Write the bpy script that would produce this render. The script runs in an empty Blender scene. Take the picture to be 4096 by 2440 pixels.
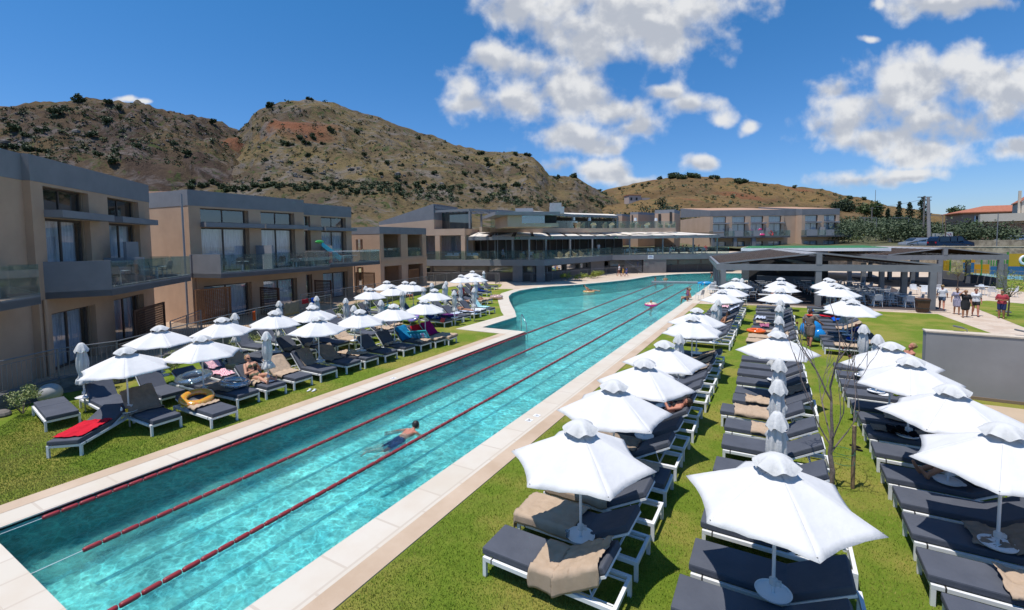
import bpy, bmesh, math, random
from math import sin, cos, pi, radians, sqrt, atan2
from mathutils import Vector, Matrix, noise
from mathutils.geometry import tessellate_polygon
SC = bpy.context.scene
COL = SC.collection
random.seed(7)
# ------------------------------------------------------------------ camera
EYE = Vector((0, 0, 4.9)); FPX = 460.0
YAW, PITCH, ROLL = radians(29.8), radians(3.42), 0.012
FW = Vector((-sin(YAW)*cos(PITCH), cos(YAW)*cos(PITCH), -sin(PITCH)))
RT0 = Vector((cos(YAW), sin(YAW), 0)); UP0 = RT0.cross(FW)
RT = cos(ROLL)*RT0 - sin(ROLL)*UP0; UP = cos(ROLL)*UP0 + sin(ROLL)*RT0
cam_d = bpy.data.cameras.new('camera'); cam = bpy.data.objects.new('camera', cam_d); COL.objects.link(cam)
cam_d.sensor_width = 36; cam_d.lens = FPX/1024*36; cam_d.shift_y = -(305-269)/1024
cam_d.clip_start = 0.1; cam_d.clip_end = 20000
M = Matrix.Identity(4)
for i in range(3): M[i][0] = RT[i]; M[i][1] = UP[i]; M[i][2] = -FW[i]; M[i][3] = EYE[i]
cam.matrix_world = M
SC.camera = cam
SC.view_settings.view_transform = 'Standard'; SC.view_settings.look = 'None'
SC.view_settings.exposure = EXPOSURE = 0.0; SC.view_settings.gamma = 1
def ray(x, y):                      # direction seen at a picture position given in 1024-wide units
    return FW + RT*((x-512)/FPX) - UP*((y-269)/FPX)
def azel(x, y):
    r = ray(x, y); return atan2(r.x, r.y), r.z/math.hypot(r.x, r.y)
# ------------------------------------------------------------------ sun and sky
SUN_TO = Vector((0.27, 0.45, -1.72)).normalized()
SKY_STRENGTH = 0.145
sd = bpy.data.lights.new('sun', 'SUN'); so = bpy.data.objects.new('sun', sd); COL.objects.link(so)
sd.energy = 4.7; sd.angle = radians(0.53); sd.color = (1.0, 0.955, 0.89)
so.rotation_euler = SUN_TO.to_track_quat('-Z', 'Y').to_euler(); so.location = (0, 0, 60)
W = bpy.data.worlds.new('World'); SC.world = W; W.use_nodes = True
nt = W.node_tree; nt.nodes.clear()
def N(t, typ, **kw):
    n = t.nodes.new(typ)
    for k, v in kw.items():
        if k == 'ins':
            for a, b in v.items(): n.inputs[a].default_value = b
        else: setattr(n, k, v)
    return n
sky = N(nt, 'ShaderNodeTexSky', sky_type='NISHITA', sun_disc=False)
sky.sun_elevation = math.asin(-SUN_TO.z); sky.sun_rotation = atan2(-SUN_TO.x, -SUN_TO.y)
sky.air_density = 1.0; sky.dust_density = 0.3; sky.ozone_density = 1.6; sky.altitude = 50
hs = N(nt, 'ShaderNodeHueSaturation', ins={'Hue': .497, 'Saturation': 1.22, 'Value': .93}); nt.links.new(sky.outputs[0], hs.inputs['Color'])
tint = N(nt, 'ShaderNodeMix', data_type='RGBA', blend_type='MULTIPLY', ins={'Factor': 1.0, 'B': (.46, .80, 1.0, 1)}); nt.links.new(hs.outputs[0], tint.inputs['A']); tcol = N(nt, 'ShaderNodeMix', data_type='RGBA', ins={'A': (.56, .66, .98, 1), 'B': (.44, .80, 1.02, 1)}); SKYCOL = (tcol, tint)
bg = N(nt, 'ShaderNodeBackground', ins={'Strength': SKY_STRENGTH}); nt.links.new(tint.outputs['Result'], bg.inputs[0])
tc = N(nt, 'ShaderNodeTexCoord')
def vm(op, a, b=None, c=None):
    n = N(nt, 'ShaderNodeVectorMath', operation=op)
    for i, q in enumerate((a, b, c)):
        if q is None: continue
        if isinstance(q, (tuple, Vector)): n.inputs[i].default_value = q
        else: nt.links.new(q, n.inputs[i])
    return n.outputs['Value'] if op in ('DOT_PRODUCT', 'LENGTH') else n.outputs[0]
def mt(op, a, b=None, c=None, cl=False, tree=None):
    t = tree or nt
    n = N(t, 'ShaderNodeMath', operation=op); n.use_clamp = cl
    for i, q in enumerate((a, b, c)):
        if q is None: continue
        if isinstance(q, (int, float)): n.inputs[i].default_value = q
        else: t.links.new(q, n.inputs[i])
    return n.outputs[0]
D_ = tc.outputs['Generated']
zr_ = N(nt, 'ShaderNodeMapRange', ins={'From Min': 0.0, 'From Max': .42}); nt.links.new(vm('DOT_PRODUCT', D_, Vector((0, 0, 1))), zr_.inputs['Value']); nt.links.new(zr_.outputs[0], SKYCOL[0].inputs['Factor']); nt.links.new(SKYCOL[0].outputs['Result'], SKYCOL[1].inputs['B'])
FH = Vector((-sin(YAW), cos(YAW), 0))
den = mt('MAXIMUM', vm('DOT_PRODUCT', D_, FH), 0.02)
cu = mt('DIVIDE', vm('DOT_PRODUCT', D_, RT0), den); cv = mt('DIVIDE', vm('DOT_PRODUCT', D_, Vector((0, 0, 1))), den)
comb = N(nt, 'ShaderNodeCombineXYZ'); nt.links.new(cu, comb.inputs[0]); nt.links.new(cv, comb.inputs[1])
P_ = comb.outputs[0]
def fbm(vec, scale, detail=6, rough=.55, dist=0.0, tree=None):
    t = tree or nt
    n = N(t, 'ShaderNodeTexNoise', ins={'Scale': scale, 'Detail': detail, 'Roughness': rough, 'Distortion': dist}); t.links.new(vec, n.inputs['Vector']); return n
CLOUDS = [(555,8,62,34),(630,12,85,44),(705,6,46,22),(517,4,36,22),(600,44,62,24),(655,50,24,14),(498,54,24,12),(540,66,40,12),
 (515,97,42,20),(570,92,56,26),(468,88,16,18),(618,112,36,14),(470,102,20,8),(580,136,50,17),(632,127,26,9),(600,146,26,8),
 (556,164,18,9),(598,172,36,12),(636,183,22,6),(664,92,18,9),(690,106,24,11),(716,119,13,9),(746,124,9,6),(701,165,18,8),
 (915,82,58,26),(980,82,62,28),(1042,90,60,32),(880,108,52,24),(945,118,74,22),(1000,112,44,20),(868,140,46,15),(918,150,44,13),(862,176,44,8),(905,174,30,6),
 (838,84,24,10),(930,4,48,16),(985,3,22,8),(882,2,10,7),(870,41,11,4),(1018,146,18,10),(126,100,14,3),(140,102,8,3)]
wn = fbm(P_, 9.0, 3, .5)
P2 = vm('MULTIPLY_ADD', wn.outputs['Color'], (0.07, 0.05, 0), vm('ADD', P_, (-0.035, -0.025, 0)))
best = None; best2 = None
for (x, y, rx, ry) in CLOUDS:
    r = ray(x, y); d = r.dot(FH); u0, v0 = r.dot(RT0)/d, r.z/d
    sx, sy = FPX/(rx*1.26), FPX/(ry*1.3)
    L = vm('LENGTH', vm('MULTIPLY_ADD', P2, (sx, sy, 0), (-u0*sx, -v0*sy, 0)))
    best = L if best is None else mt('SMOOTH_MIN', best, L, 0.25)
    if rx > 15: L2 = vm('LENGTH', vm('MULTIPLY_ADD', P2, (sx*.92, sy*1.25, 0), (-u0*sx*.92, -(v0-.42*ry/FPX)*sy*1.25, 0))); best2 = L2 if best2 is None else mt('SMOOTH_MIN', best2, L2, 0.2)
f1 = fbm(P_, 10.0, 9, .53, .1)
fine = mt('MULTIPLY', mt('SUBTRACT', f1.outputs['Fac'], .5), 3.1)
dens = mt('ADD', mt('SUBTRACT', 1.0, best), fine)
al = N(nt, 'ShaderNodeMapRange', interpolation_type='SMOOTHSTEP', ins={'From Min': -0.15, 'From Max': 0.75}); nt.links.new(dens, al.inputs['Value'])
f3 = fbm(P_, 12.0, 5, .5, .15); f2 = fbm(vm('ADD', P_, (0.008, 0.022, 0.0)), 12.0, 5, .5, .15)
relief = mt('MULTIPLY', mt('SUBTRACT', f3.outputs['Fac'], f2.outputs['Fac']), 2.2)
core = N(nt, 'ShaderNodeMapRange', interpolation_type='SMOOTHSTEP', ins={'From Min': -0.05, 'From Max': .95}); nt.links.new(mt('ADD', mt('SUBTRACT', 1.0, best2), mt('MULTIPLY', relief, -1.6)), core.inputs['Value'])
cr = N(nt, 'ShaderNodeMix', data_type='RGBA', ins={'A': (0.93, 0.94, 0.955, 1), 'B': (0.57, 0.61, 0.69, 1)}); nt.links.new(core.outputs[0], cr.inputs['Factor'])
cb = N(nt, 'ShaderNodeBackground', ins={'Strength': 0.86}); nt.links.new(cr.outputs['Result'], cb.inputs[0])
mxs = N(nt, 'ShaderNodeMixShader'); nt.links.new(mt('MULTIPLY', al.outputs[0], .97), mxs.inputs[0]); nt.links.new(bg.outputs[0], mxs.inputs[1]); nt.links.new(cb.outputs[0], mxs.inputs[2])
wo = N(nt, 'ShaderNodeOutputWorld'); nt.links.new(mxs.outputs[0], wo.inputs[0])
# ------------------------------------------------------------------ materials
MATS = {}
def mat(name, col, rough=.7, col2=None, scale=4.0, bump=0.0, bscale=None, metal=0.0, spec=.5, trans=0, alpha=1, detail=4, stretch=(1,1,1), emit=None, coat=0, thin=None, lo=.35, hi=.65):
    if name in MATS: return MATS[name]
    m = bpy.data.materials.new(name); m.use_nodes = True; t = m.node_tree; b = t.nodes['Principled BSDF']
    b.inputs['Base Color'].default_value = (*col, 1); b.inputs['Roughness'].default_value = rough; b.inputs['Metallic'].default_value = metal
    b.inputs['Specular IOR Level'].default_value = spec; b.inputs['Alpha'].default_value = alpha
    b.inputs['Transmission Weight'].default_value = trans; b.inputs['Coat Weight'].default_value = coat
    tcn = N(t, 'ShaderNodeTexCoord'); mp = N(t, 'ShaderNodeMapping', ins={'Scale': stretch}); t.links.new(tcn.outputs['Object'], mp.inputs[0])
    c2 = col2 or tuple(c*.86 for c in col)
    n = fbm(mp.outputs[0], scale, detail, .6, tree=t)
    mr = N(t, 'ShaderNodeMapRange', ins={'From Min': lo, 'From Max': hi}); t.links.new(n.outputs['Fac'], mr.inputs['Value'])
    mx = N(t, 'ShaderNodeMix', data_type='RGBA', ins={'A': (*col, 1), 'B': (*c2, 1)}); t.links.new(mr.outputs[0], mx.inputs['Factor']); t.links.new(mx.outputs['Result'], b.inputs['Base Color'])
    if bump:
        n2 = fbm(mp.outputs[0], bscale or scale*4, 4, .6, tree=t); bp = N(t, 'ShaderNodeBump', ins={'Strength': bump, 'Distance': .02}); t.links.new(n2.outputs['Fac'], bp.inputs['Height']); t.links.new(bp.outputs[0], b.inputs['Normal'])
    MATS[name] = m; return m
def glass(name, tint, refl=.12, rough=.02, op=.25, fk=.75):
    m = bpy.data.materials.new(name); m.use_nodes = True; t = m.node_tree; t.nodes.clear()
    tr = N(t, 'ShaderNodeBsdfTransparent', ins={'Color': (*tint, 1)}); gl = N(t, 'ShaderNodeBsdfGlossy', ins={'Color': (1, 1, 1, 1), 'Roughness': rough})
    lw = N(t, 'ShaderNodeFresnel', ins={'IOR': 1.5}); a = mt('MULTIPLY_ADD', lw.outputs[0], fk, refl, cl=True, tree=t)
    df = N(t, 'ShaderNodeBsdfDiffuse', ins={'Color': (tint[0]*.6, tint[1]*.7, tint[2]*.7, 1)}); m1 = N(t, 'ShaderNodeMixShader', ins={0: op}); t.links.new(tr.outputs[0], m1.inputs[1]); t.links.new(df.outputs[0], m1.inputs[2])
    m2 = N(t, 'ShaderNodeMixShader'); t.links.new(a, m2.inputs[0]); t.links.new(m1.outputs[0], m2.inputs[1]); t.links.new(gl.outputs[0], m2.inputs[2])
    o = N(t, 'ShaderNodeOutputMaterial'); t.links.new(m2.outputs[0], o.inputs[0]); MATS[name] = m; return m
TAN = mat('tan_plaster', (.50, .335, .225), .9, (.43, .285, .19), .7, .25, 40, detail=8)
TANL = mat('tan_plaster_pale', (.56, .395, .285), .9, (.51, .355, .25), .6, .2, 40)
GREY = mat('grey_plaster', (.215, .22, .235), .85, (.185, .19, .205), 1.2, .2, 40)
GREYL = mat('light_grey_plaster', (.30, .305, .32), .85, (.26, .265, .28), 1.0, .2, 40)
ALU = mat('grey_metal', (.22, .225, .235), .5, (.19, .195, .205), 2, spec=.5)
FRAME = mat('bronze_frame', (.075, .055, .045), .5)
WHITE = mat('white_paint', (.80, .80, .80), .45, (.74, .74, .74), 3)
CANVAS = mat('white_canvas', (.70, .69, .675), .85, (.64, .63, .62), 1.6, .5, 7)
VENT = mat('vent_canvas', (.63, .625, .61), .9, (.55, .545, .53), 5, .5, 20)
CHAR = mat('charcoal_fabric', (.088, .096, .120), .85, (.072, .079, .100), 2.2, .6, 6, spec=.3)
CHAR2 = mat('grey_fabric', (.105, .112, .128), .85, (.09, .096, .11), 3, .3, 60, spec=.3)
CURT = mat('white_curtain', (.78, .80, .84), .9, (.48, .51, .57), 6, stretch=(5, 1, .15), lo=.4, hi=.6)
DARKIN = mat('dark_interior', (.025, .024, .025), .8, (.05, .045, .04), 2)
WINGL = glass('window_glass', (.84, .90, .94), .12, .02, .02)
RAILGL = glass('railing_glass', (.78, .87, .86), .012, .02, .04, .3)
WOOD = mat('brown_lattice', (.10, .045, .025), .6, (.075, .033, .02), 8)
WOODL = mat('orange_wood', (.30, .14, .055), .6, (.23, .10, .04), 8)
STONE = mat('travertine', (.66, .565, .455), .75, (.56, .46, .35), 1.3, .25, 25, detail=8)
RAIL = mat('railing_metal', (.20, .20, .205), .45, metal=.3)
PLANT = mat('shrub_leaves', (.10, .15, .03), .55, (.045, .085, .02), 9)
PLANTY = mat('yellow_leaves', (.33, .34, .035), .55, (.17, .24, .03), 9)
OLIVE = mat('olive_leaves', (.085, .115, .05), .65, (.045, .068, .028), .35, lo=.4, hi=.6)
DKGR = mat('dark_leaves', (.034, .056, .018), .65, (.018, .034, .012), .6)
PINE = mat('pine_leaves', (.085, .12, .025), .65, (.035, .06, .018), .8)
BARK = mat('bark', (.13, .095, .075), .9, (.08, .06, .05), 14, .6, 30)
TOWEL = mat('tan_towel', (.50, .375, .27), .95, (.44, .325, .23), 5, .4, 220, spec=.1)
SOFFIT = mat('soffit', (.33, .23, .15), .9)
TILE = mat('roof_tile', (.50, .30, .19), .85, (.38, .22, .14), 3)
WICKER = mat('wicker', (.48, .37, .22), .8, (.36, .27, .15), 30)
CREAM = mat('cream_awning', (.70, .64, .56), .85, (.64, .58, .50), 1)
# ------------------------------------------------------------------ mesh builder
class MB:
    def __init__(s): s.v = []; s.f = []; s.mi = []; s.cur = 0
    def add(s, vs, fs):
        o = len(s.v); s.v.extend(tuple(v) for v in vs); s.f.extend(tuple(i+o for i in f) for f in fs); s.mi.extend([s.cur]*len(fs)); return s
    def box(s, x0, x1, y0, y1, z0, z1):
        vs = [(x, y, z) for z in (z0, z1) for (x, y) in ((x0, y0), (x1, y0), (x1, y1), (x0, y1))]
        return s.add(vs, [(3,2,1,0), (4,5,6,7), (0,1,5,4), (1,2,6,5), (2,3,7,6), (3,0,4,7)])
    def hexa(s, b, t): return s.add(list(b)+list(t), [(3,2,1,0), (4,5,6,7), (0,1,5,4), (1,2,6,5), (2,3,7,6), (3,0,4,7)])
    def bar(s, p, q, w, h=None, up=(0, 0, 1)):
        p, q = Vector(p), Vector(q); h = h or w; d = (q-p).normalized(); u = Vector(up)
        if abs(d.dot(u)) > .98: u = Vector((1, 0, 0))
        a = d.cross(u).normalized()*w/2; b = a.cross(d).normalized()*h/2
        return s.hexa([p-a-b, p+a-b, p+a+b, p-a+b], [q-a-b, q+a-b, q+a+b, q-a+b])
    def tube(s, p, q, r0, r1=None, n=8, cap=True):
        p, q = Vector(p), Vector(q); r1 = r0 if r1 is None else r1; d = (q-p).normalized()
        u = Vector((0, 0, 1)) if abs(d.z) < .95 else Vector((1, 0, 0)); a = d.cross(u).normalized(); b = d.cross(a)
        vs = [p+(a*cos(2*pi*i/n)+b*sin(2*pi*i/n))*r0 for i in range(n)]+[q+(a*cos(2*pi*i/n)+b*sin(2*pi*i/n))*r1 for i in range(n)]
        fs = [(i, (i+1) % n, n+(i+1) % n, n+i) for i in range(n)]
        if cap: fs += [tuple(range(n-1, -1, -1)), tuple(range(n, 2*n))]
        return s.add(vs, fs)
    def path(s, pts, r, n=6, closed=False):
        pts = [Vector(p) for p in pts]; m = len(pts); rr = r if isinstance(r, (list, tuple)) else [r]*m; rings = []
        for i, p in enumerate(pts):
            a0 = pts[(i-1) % m] if (closed or i > 0) else p; b0 = pts[(i+1) % m] if (closed or i < m-1) else p
            d = (b0-a0).normalized(); u = Vector((0, 0, 1)) if abs(d.z) < .9 else Vector((1, 0, 0)); a = d.cross(u).normalized(); b = a.cross(d)
            rings.append([p+(a*cos(2*pi*k/n)+b*sin(2*pi*k/n))*rr[i] for k in range(n)])
        vs = [v for g in rings for v in g]; fs = []
        for i in range(m if closed else m-1):
            j = (i+1) % m
            for k in range(n): fs.append((i*n+k, i*n+(k+1) % n, j*n+(k+1) % n, j*n+k))
        if not closed: fs += [tuple(range(n-1, -1, -1)), tuple((m-1)*n+k for k in range(n))]
        return s.add(vs, fs)
    def lathe(s, prof, c=(0, 0, 0), n=16, sx=1, sy=1, wob=None):
        vs = []; fs = []; m = len(prof)
        for j, (r, z) in enumerate(prof):
            for i in range(n):
                a = 2*pi*i/n; rr = r*(1+(wob(j, a) if wob else 0)); vs.append((c[0]+rr*cos(a)*sx, c[1]+rr*sin(a)*sy, c[2]+z))
        for j in range(m-1):
            for i in range(n): fs.append((j*n+i, j*n+(i+1) % n, (j+1)*n+(i+1) % n, (j+1)*n+i))
        fs += [tuple(range(n-1, -1, -1)), tuple((m-1)*n+i for i in range(n))]
        return s.add(vs, fs)
    def ball(s, c, r, sx=1, sy=1, sz=1, n=12, m=8):
        return s.lathe([(max(1e-4, r*sin(pi*j/m)), -r*cos(pi*j/m)*sz) for j in range(m+1)], c, n, sx, sy)
    def torus(s, c, R, r, n=28, m=10, sz=1):
        pts = []; fs = []
        for i in range(n):
            a = 2*pi*i/n
            for k in range(m):
                b = 2*pi*k/m; pts.append((c[0]+(R+r*cos(b))*cos(a), c[1]+(R+r*cos(b))*sin(a), c[2]+r*sin(b)*sz))
        for i in range(n):
            for k in range(m): fs.append((i*m+k, ((i+1) % n)*m+k, ((i+1) % n)*m+(k+1) % m, i*m+(k+1) % m))
        return s.add(pts, fs)
    def poly(s, pts, z, holes=(), z0=None):            # flat sheet; with z0 a slab from z0 up to z
        loops = [[Vector((x, y, 0)) for x, y in pts]]+[[Vector((x, y, 0)) for x, y in h] for h in holes]
        tri = tessellate_polygon(loops); flat = [p for l in loops for p in l]; fs = []
        for t in tri:
            a, b, c = (flat[i] for i in t); fs.append(tuple(t) if (b-a).cross(c-a).z > 0 else tuple(reversed(t)))
        s.add([(p.x, p.y, z) for p in flat], fs)
        if z0 is not None:
            for li, l in enumerate(loops):
                m = len(l); area = sum(l[i].x*l[(i+1) % m].y-l[(i+1) % m].x*l[i].y for i in range(m)); ccw = area > 0
                if li > 0: ccw = not ccw
                for i in range(m):
                    a, b = l[i], l[(i+1) % m]
                    if not ccw: a, b = b, a
                    s.add([(a.x, a.y, z0), (b.x, b.y, z0), (b.x, b.y, z), (a.x, a.y, z)], [(0, 1, 2, 3)])
        return s
    def wall(s, L, z0, z1, opens, th, y=0.0):          # wall in the XZ plane from y to y+th with openings (u0,u1,z0,z1)
        us = sorted({0.0, L, *[o[0] for o in opens], *[o[1] for o in opens]}); zs = sorted({z0, z1, *[o[2] for o in opens], *[o[3] for o in opens]})
        us = [u for u in us if 0 <= u <= L]; zs = [z for z in zs if z0 <= z <= z1]
        def op(i, j):
            if i < 0 or j < 0 or i >= len(us)-1 or j >= len(zs)-1: return True
            cu_, cz_ = (us[i]+us[i+1])/2, (zs[j]+zs[j+1])/2
            return any(o[0] < cu_ < o[1] and o[2] < cz_ < o[3] for o in opens)
        for i in range(len(us)-1):
            for j in range(len(zs)-1):
                if op(i, j): continue
                a, b, c, d = us[i], us[i+1], zs[j], zs[j+1]; y1 = y+th
                s.add([(a, y, c), (b, y, c), (b, y, d), (a, y, d)], [(0, 1, 2, 3)]); s.add([(a, y1, c), (b, y1, c), (b, y1, d), (a, y1, d)], [(3, 2, 1, 0)])
                if op(i-1, j): s.add([(a, y, c), (a, y1, c), (a, y1, d), (a, y, d)], [(3, 2, 1, 0)])
                if op(i+1, j): s.add([(b, y, c), (b, y1, c), (b, y1, d), (b, y, d)], [(0, 1, 2, 3)])
                if op(i, j-1): s.add([(a, y, c), (b, y, c), (b, y1, c), (a, y1, c)], [(3, 2, 1, 0)])
                if op(i, j+1): s.add([(a, y, d), (b, y, d), (b, y1, d), (a, y1, d)], [(0, 1, 2, 3)])
        return s
    def mesh(s, name, mats, bevel=0, weld=False):
        me = bpy.data.meshes.new(name); me.from_pydata(s.v, [], s.f)
        for m in (mats if isinstance(mats, (list, tuple)) else [mats]): me.materials.append(m)
        if any(s.mi): me.polygons.foreach_set('material_index', s.mi)
        if bevel:
            bm = bmesh.new(); bm.from_mesh(me); bmesh.ops.remove_doubles(bm, verts=bm.verts, dist=1e-5) if weld else None
            ed = [e for e in bm.edges if len(e.link_faces) == 2 and e.calc_face_angle(0) > .5]
            bmesh.ops.bevel(bm, geom=ed, offset=bevel, segments=2, profile=.6, affect='EDGES'); bm.to_mesh(me); bm.free()
        me.update(); return me
    def build(s, name, m, parent=None, smooth=False, bevel=0, loc=None, rz=None, **tags):
        me = s.mesh(name, m, bevel)
        o = bpy.data.objects.new(name, me); COL.objects.link(o)
        if smooth: me.polygons.foreach_set('use_smooth', [True]*len(me.polygons))
        if parent is not None: o.parent = parent
        if loc is not None: o.location = loc
        if rz is not None: o.rotation_euler = (0, 0, rz)
        tag(o, **tags); return o
    def split(s, name, m, parent=None, **k):              # each connected piece becomes an object of its own
        par = list(range(len(s.v)))
        def fi(a):
            while par[a] != a: par[a] = par[par[a]]; a = par[a]
            return a
        for f in s.f:
            r = fi(f[0])
            for q in f[1:]: par[fi(q)] = r
        gr = {}
        for f in s.f: gr.setdefault(fi(f[0]), []).append(f)
        out = []
        for fs in gr.values():
            ids = sorted({i for f in fs for i in f}); mp = {a: b for b, a in enumerate(ids)}; b = MB(); b.add([s.v[i] for i in ids], [tuple(mp[i] for i in f) for f in fs]); out.append(b.build(name, m, parent, **k))
        return out
def tag(o, label=None, cat=None, group=None, kind=None):
    if label: o['label'] = label
    if cat: o['category'] = cat
    if group: o['group'] = group
    if kind: o['kind'] = kind
    return o
KIDS = {}
def thing(name, label, cat, loc=(0, 0, 0), rz=0, group=None):
    o = bpy.data.objects.new(name, None); COL.objects.link(o); o.empty_display_size = .2
    o.location = loc; o.rotation_euler = (0, 0, rz); return tag(o, label, cat, group)
def kids(o): return [c for c in bpy.data.objects if c.parent is o]
def snap(o):                                            # remembers a thing's tree for fast copies
    return (o, [(c, [g for g in kids(c)]) for c in kids(o)])
def dup(tree, loc, rz=0, label=None, cat=None, group=None, scale=None, skip=()):
    r0, ch = tree; r = r0.copy(); COL.objects.link(r); r.location = loc; r.rotation_euler = (0, 0, rz)
    if scale: r.scale = (scale,)*3 if isinstance(scale, (int, float)) else scale
    tag(r, label, cat, group)
    for c, gs in ch:
        if c.name.split('.')[0] in skip: continue
        d = c.copy(); COL.objects.link(d); d.parent = r
        for g in gs: e = g.copy(); COL.objects.link(e); e.parent = d
    return r
def nth(i): return ['first','second','third','fourth','fifth','sixth','seventh','eighth','ninth','tenth','eleventh','twelfth','thirteenth','fourteenth','fifteenth','sixteenth','seventeenth','eighteenth','nineteenth','twentieth','twenty-first','twenty-second','twenty-third','twenty-fourth','twenty-fifth','twenty-sixth','twenty-seventh','twenty-eighth','twenty-ninth','thirtieth','thirty-first','thirty-second'][i]
_t = ['', '', 'twenty', 'thirty', 'forty', 'fifty', 'sixty', 'seventy', 'eighty', 'ninety']; _u = ['first','second','third','fourth','fifth','sixth','seventh','eighth','ninth']
def nth(i):
    i += 1; L = ['tenth','eleventh','twelfth','thirteenth','fourteenth','fifteenth','sixteenth','seventeenth','eighteenth','nineteenth']
    if i < 10: return _u[i-1]
    if i < 20: return L[i-10]
    return (_t[i//10][:-1]+'ieth') if i % 10 == 0 else _t[i//10]+'-'+_u[i % 10-1]
def rnd(a, b): return random.uniform(a, b)
# ------------------------------------------------------------------ ground, pool, paving
POOL = [(-11.68,2.13),(-6.1,2.13),(-6.1,56.2),(-4.6,57.5),(-2.2,61.5),(-1.2,66.5),(-1.4,70.6),(-3.6,72.8),(-7.9,72.4),(-11.8,68.6),(-14.4,63.6),(-15.7,56.3),(-17.4,51.6),(-19.3,47.6),(-20.9,45.2),(-21.9,42.6),(-22.1,40.0),(-21.6,37.6),(-20.6,35.3),(-19.0,32.7),(-17.4,30.3),(-15.9,28.1),(-14.55,25.9),(-14.5,21.8),(-11.68,21.8)]
def offset_poly(pts, d):
    m = len(pts); out = []
    for i in range(m):
        a, b, c = Vector(pts[i-1]), Vector(pts[i]), Vector(pts[(i+1) % m])
        n1 = Vector(((b-a).y, -(b-a).x)).normalized(); n2 = Vector(((c-b).y, -(c-b).x)).normalized()
        k = (n1+n2); k = k/max(.35, k.dot(n1)) if k.length > 1e-6 else n1
        out.append((b.x+k.x*d, b.y+k.y*d))
    return out
DRYG = mat('dry_ground', (.30, .235, .13), .95, (.20, .19, .07), .12, detail=9)
def flag_mat(name, c1, c2, c3, scale, mortar=(.42, .35, .28), turn=False):
    m = bpy.data.materials.new(name); m.use_nodes = True; t = m.node_tree; b = t.nodes['Principled BSDF']; b.inputs['Roughness'].default_value = .8
    tcn = N(t, 'ShaderNodeTexCoord'); br = N(t, 'ShaderNodeTexBrick', ins={'Color1': (*c1, 1), 'Color2': (*c2, 1), 'Mortar': (*mortar, 1), 'Scale': scale, 'Mortar Size': .012, 'Bias': 0.0, 'Brick Width': .62, 'Row Height': .38}); mp_ = N(t, 'ShaderNodeMapping', ins={'Rotation': (0, 0, pi/2 if turn else 0), 'Location': (0, -.02, 0)}); t.links.new(tcn.outputs['Object'], mp_.inputs[0]); t.links.new(mp_.outputs[0], br.inputs['Vector'])
    n = fbm(tcn.outputs['Object'], .9, 8, .6, tree=t); mr = N(t, 'ShaderNodeMapRange', ins={'From Min': .42, 'From Max': .62}); t.links.new(n.outputs['Fac'], mr.inputs['Value'])
    mx = N(t, 'ShaderNodeMix', data_type='RGBA', ins={'B': (*c3, 1)}); t.links.new(br.outputs['Color'], mx.inputs['A']); t.links.new(mt('MULTIPLY', mr.outputs[0], .45, tree=t), mx.inputs['Factor']); t.links.new(mx.outputs['Result'], b.inputs['Base Color'])
    MATS[name] = m; return m
PAVE = flag_mat('flagstone', (.60, .48, .37), (.50, .37, .27), (.62, .53, .43), 1.1)
COPE = flag_mat('coping_stone', (.62, .56, .475), (.59, .53, .44), (.55, .455, .35), .55, (.52, .45, .37), True)
COPT = mat('outer_stone', (.56, .43, .315), .8, (.46, .335, .23), .8, .3, 20, detail=8)
big = [(-900,-200),(900,-200),(900,1500),(-900,1500)]
OUT1 = offset_poly(POOL, .05)
MB().poly(big, -.016, [OUT1]).build('ground', DRYG, kind='structure')
PAVEA = [(-40,-3),(-5,-3),(12,-3),(16,12),(30,40),(34,70),(34,100),(-6,100),(-30,84),(-48,62),(-50,30),(-40,12),(-30,4)]
MB().poly(PAVEA, -.008, [OUT1]).build('pavement', PAVE, kind='structure')
# pool shell
def pool_mat():
    m = bpy.data.materials.new('pool_tile'); m.use_nodes = True; t = m.node_tree; b = t.nodes['Principled BSDF']; b.inputs['Roughness'].default_value = .5
    tcn = N(t, 'ShaderNodeTexCoord'); br = N(t, 'ShaderNodeTexBrick', ins={'Color1': (.07, .36, .38, 1), 'Color2': (.17, .55, .54, 1), 'Mortar': (.08, .36, .38, 1), 'Scale': 1.0, 'Mortar Size': .008, 'Brick Width': .6, 'Row Height': .3}); t.links.new(tcn.outputs['Object'], br.inputs['Vector'])
    n = fbm(tcn.outputs['Object'], 1.1, 8, .65, .6, tree=t); mr = N(t, 'ShaderNodeMapRange', ins={'From Min': .40, 'From Max': .62}); t.links.new(n.outputs['Fac'], mr.inputs['Value'])
    mx = N(t, 'ShaderNodeMix', data_type='RGBA', ins={'B': (.33, .66, .58, 1)}); t.links.new(br.outputs['Color'], mx.inputs['A']); t.links.new(mt('MULTIPLY', mr.outputs[0], .7, tree=t), mx.inputs['Factor']); t.links.new(mx.outputs['Result'], b.inputs['Base Color']); return m
PT = pool_mat()
sh = MB().poly(POOL, -1.32); m_ = len(POOL)
for i in range(m_):
    a, b = POOL[i], POOL[(i+1) % m_]; sh.add([(a[0], a[1], -1.32), (b[0], b[1], -1.32), (b[0], b[1], -.012), (a[0], a[1], -.012)], [(3, 2, 1, 0)])
sh2 = MB(); sh2.v = sh.v; nf = len(sh.f)-m_; sh2.f = sh.f; sh2.mi = [0]*nf+[1]*m_; sh2.build('pool_basin', [PT, mat('pool_wall_shade_tile', (.05, .27, .27), .5, (.035, .21, .22), 1.5)], kind='structure')  # wall tile darker than the floor, shade on the walls put into its colour
LINE = mat('lane_line_tile', (.03, .17, .22), .5)
lm = MB()
for x in (-10.75, -8.8, -6.95): lm.box(x-.06, x+.06, 3.2, 52.5, -1.318, -1.312)
lm.build('lane_marking', LINE, kind='structure')
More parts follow.
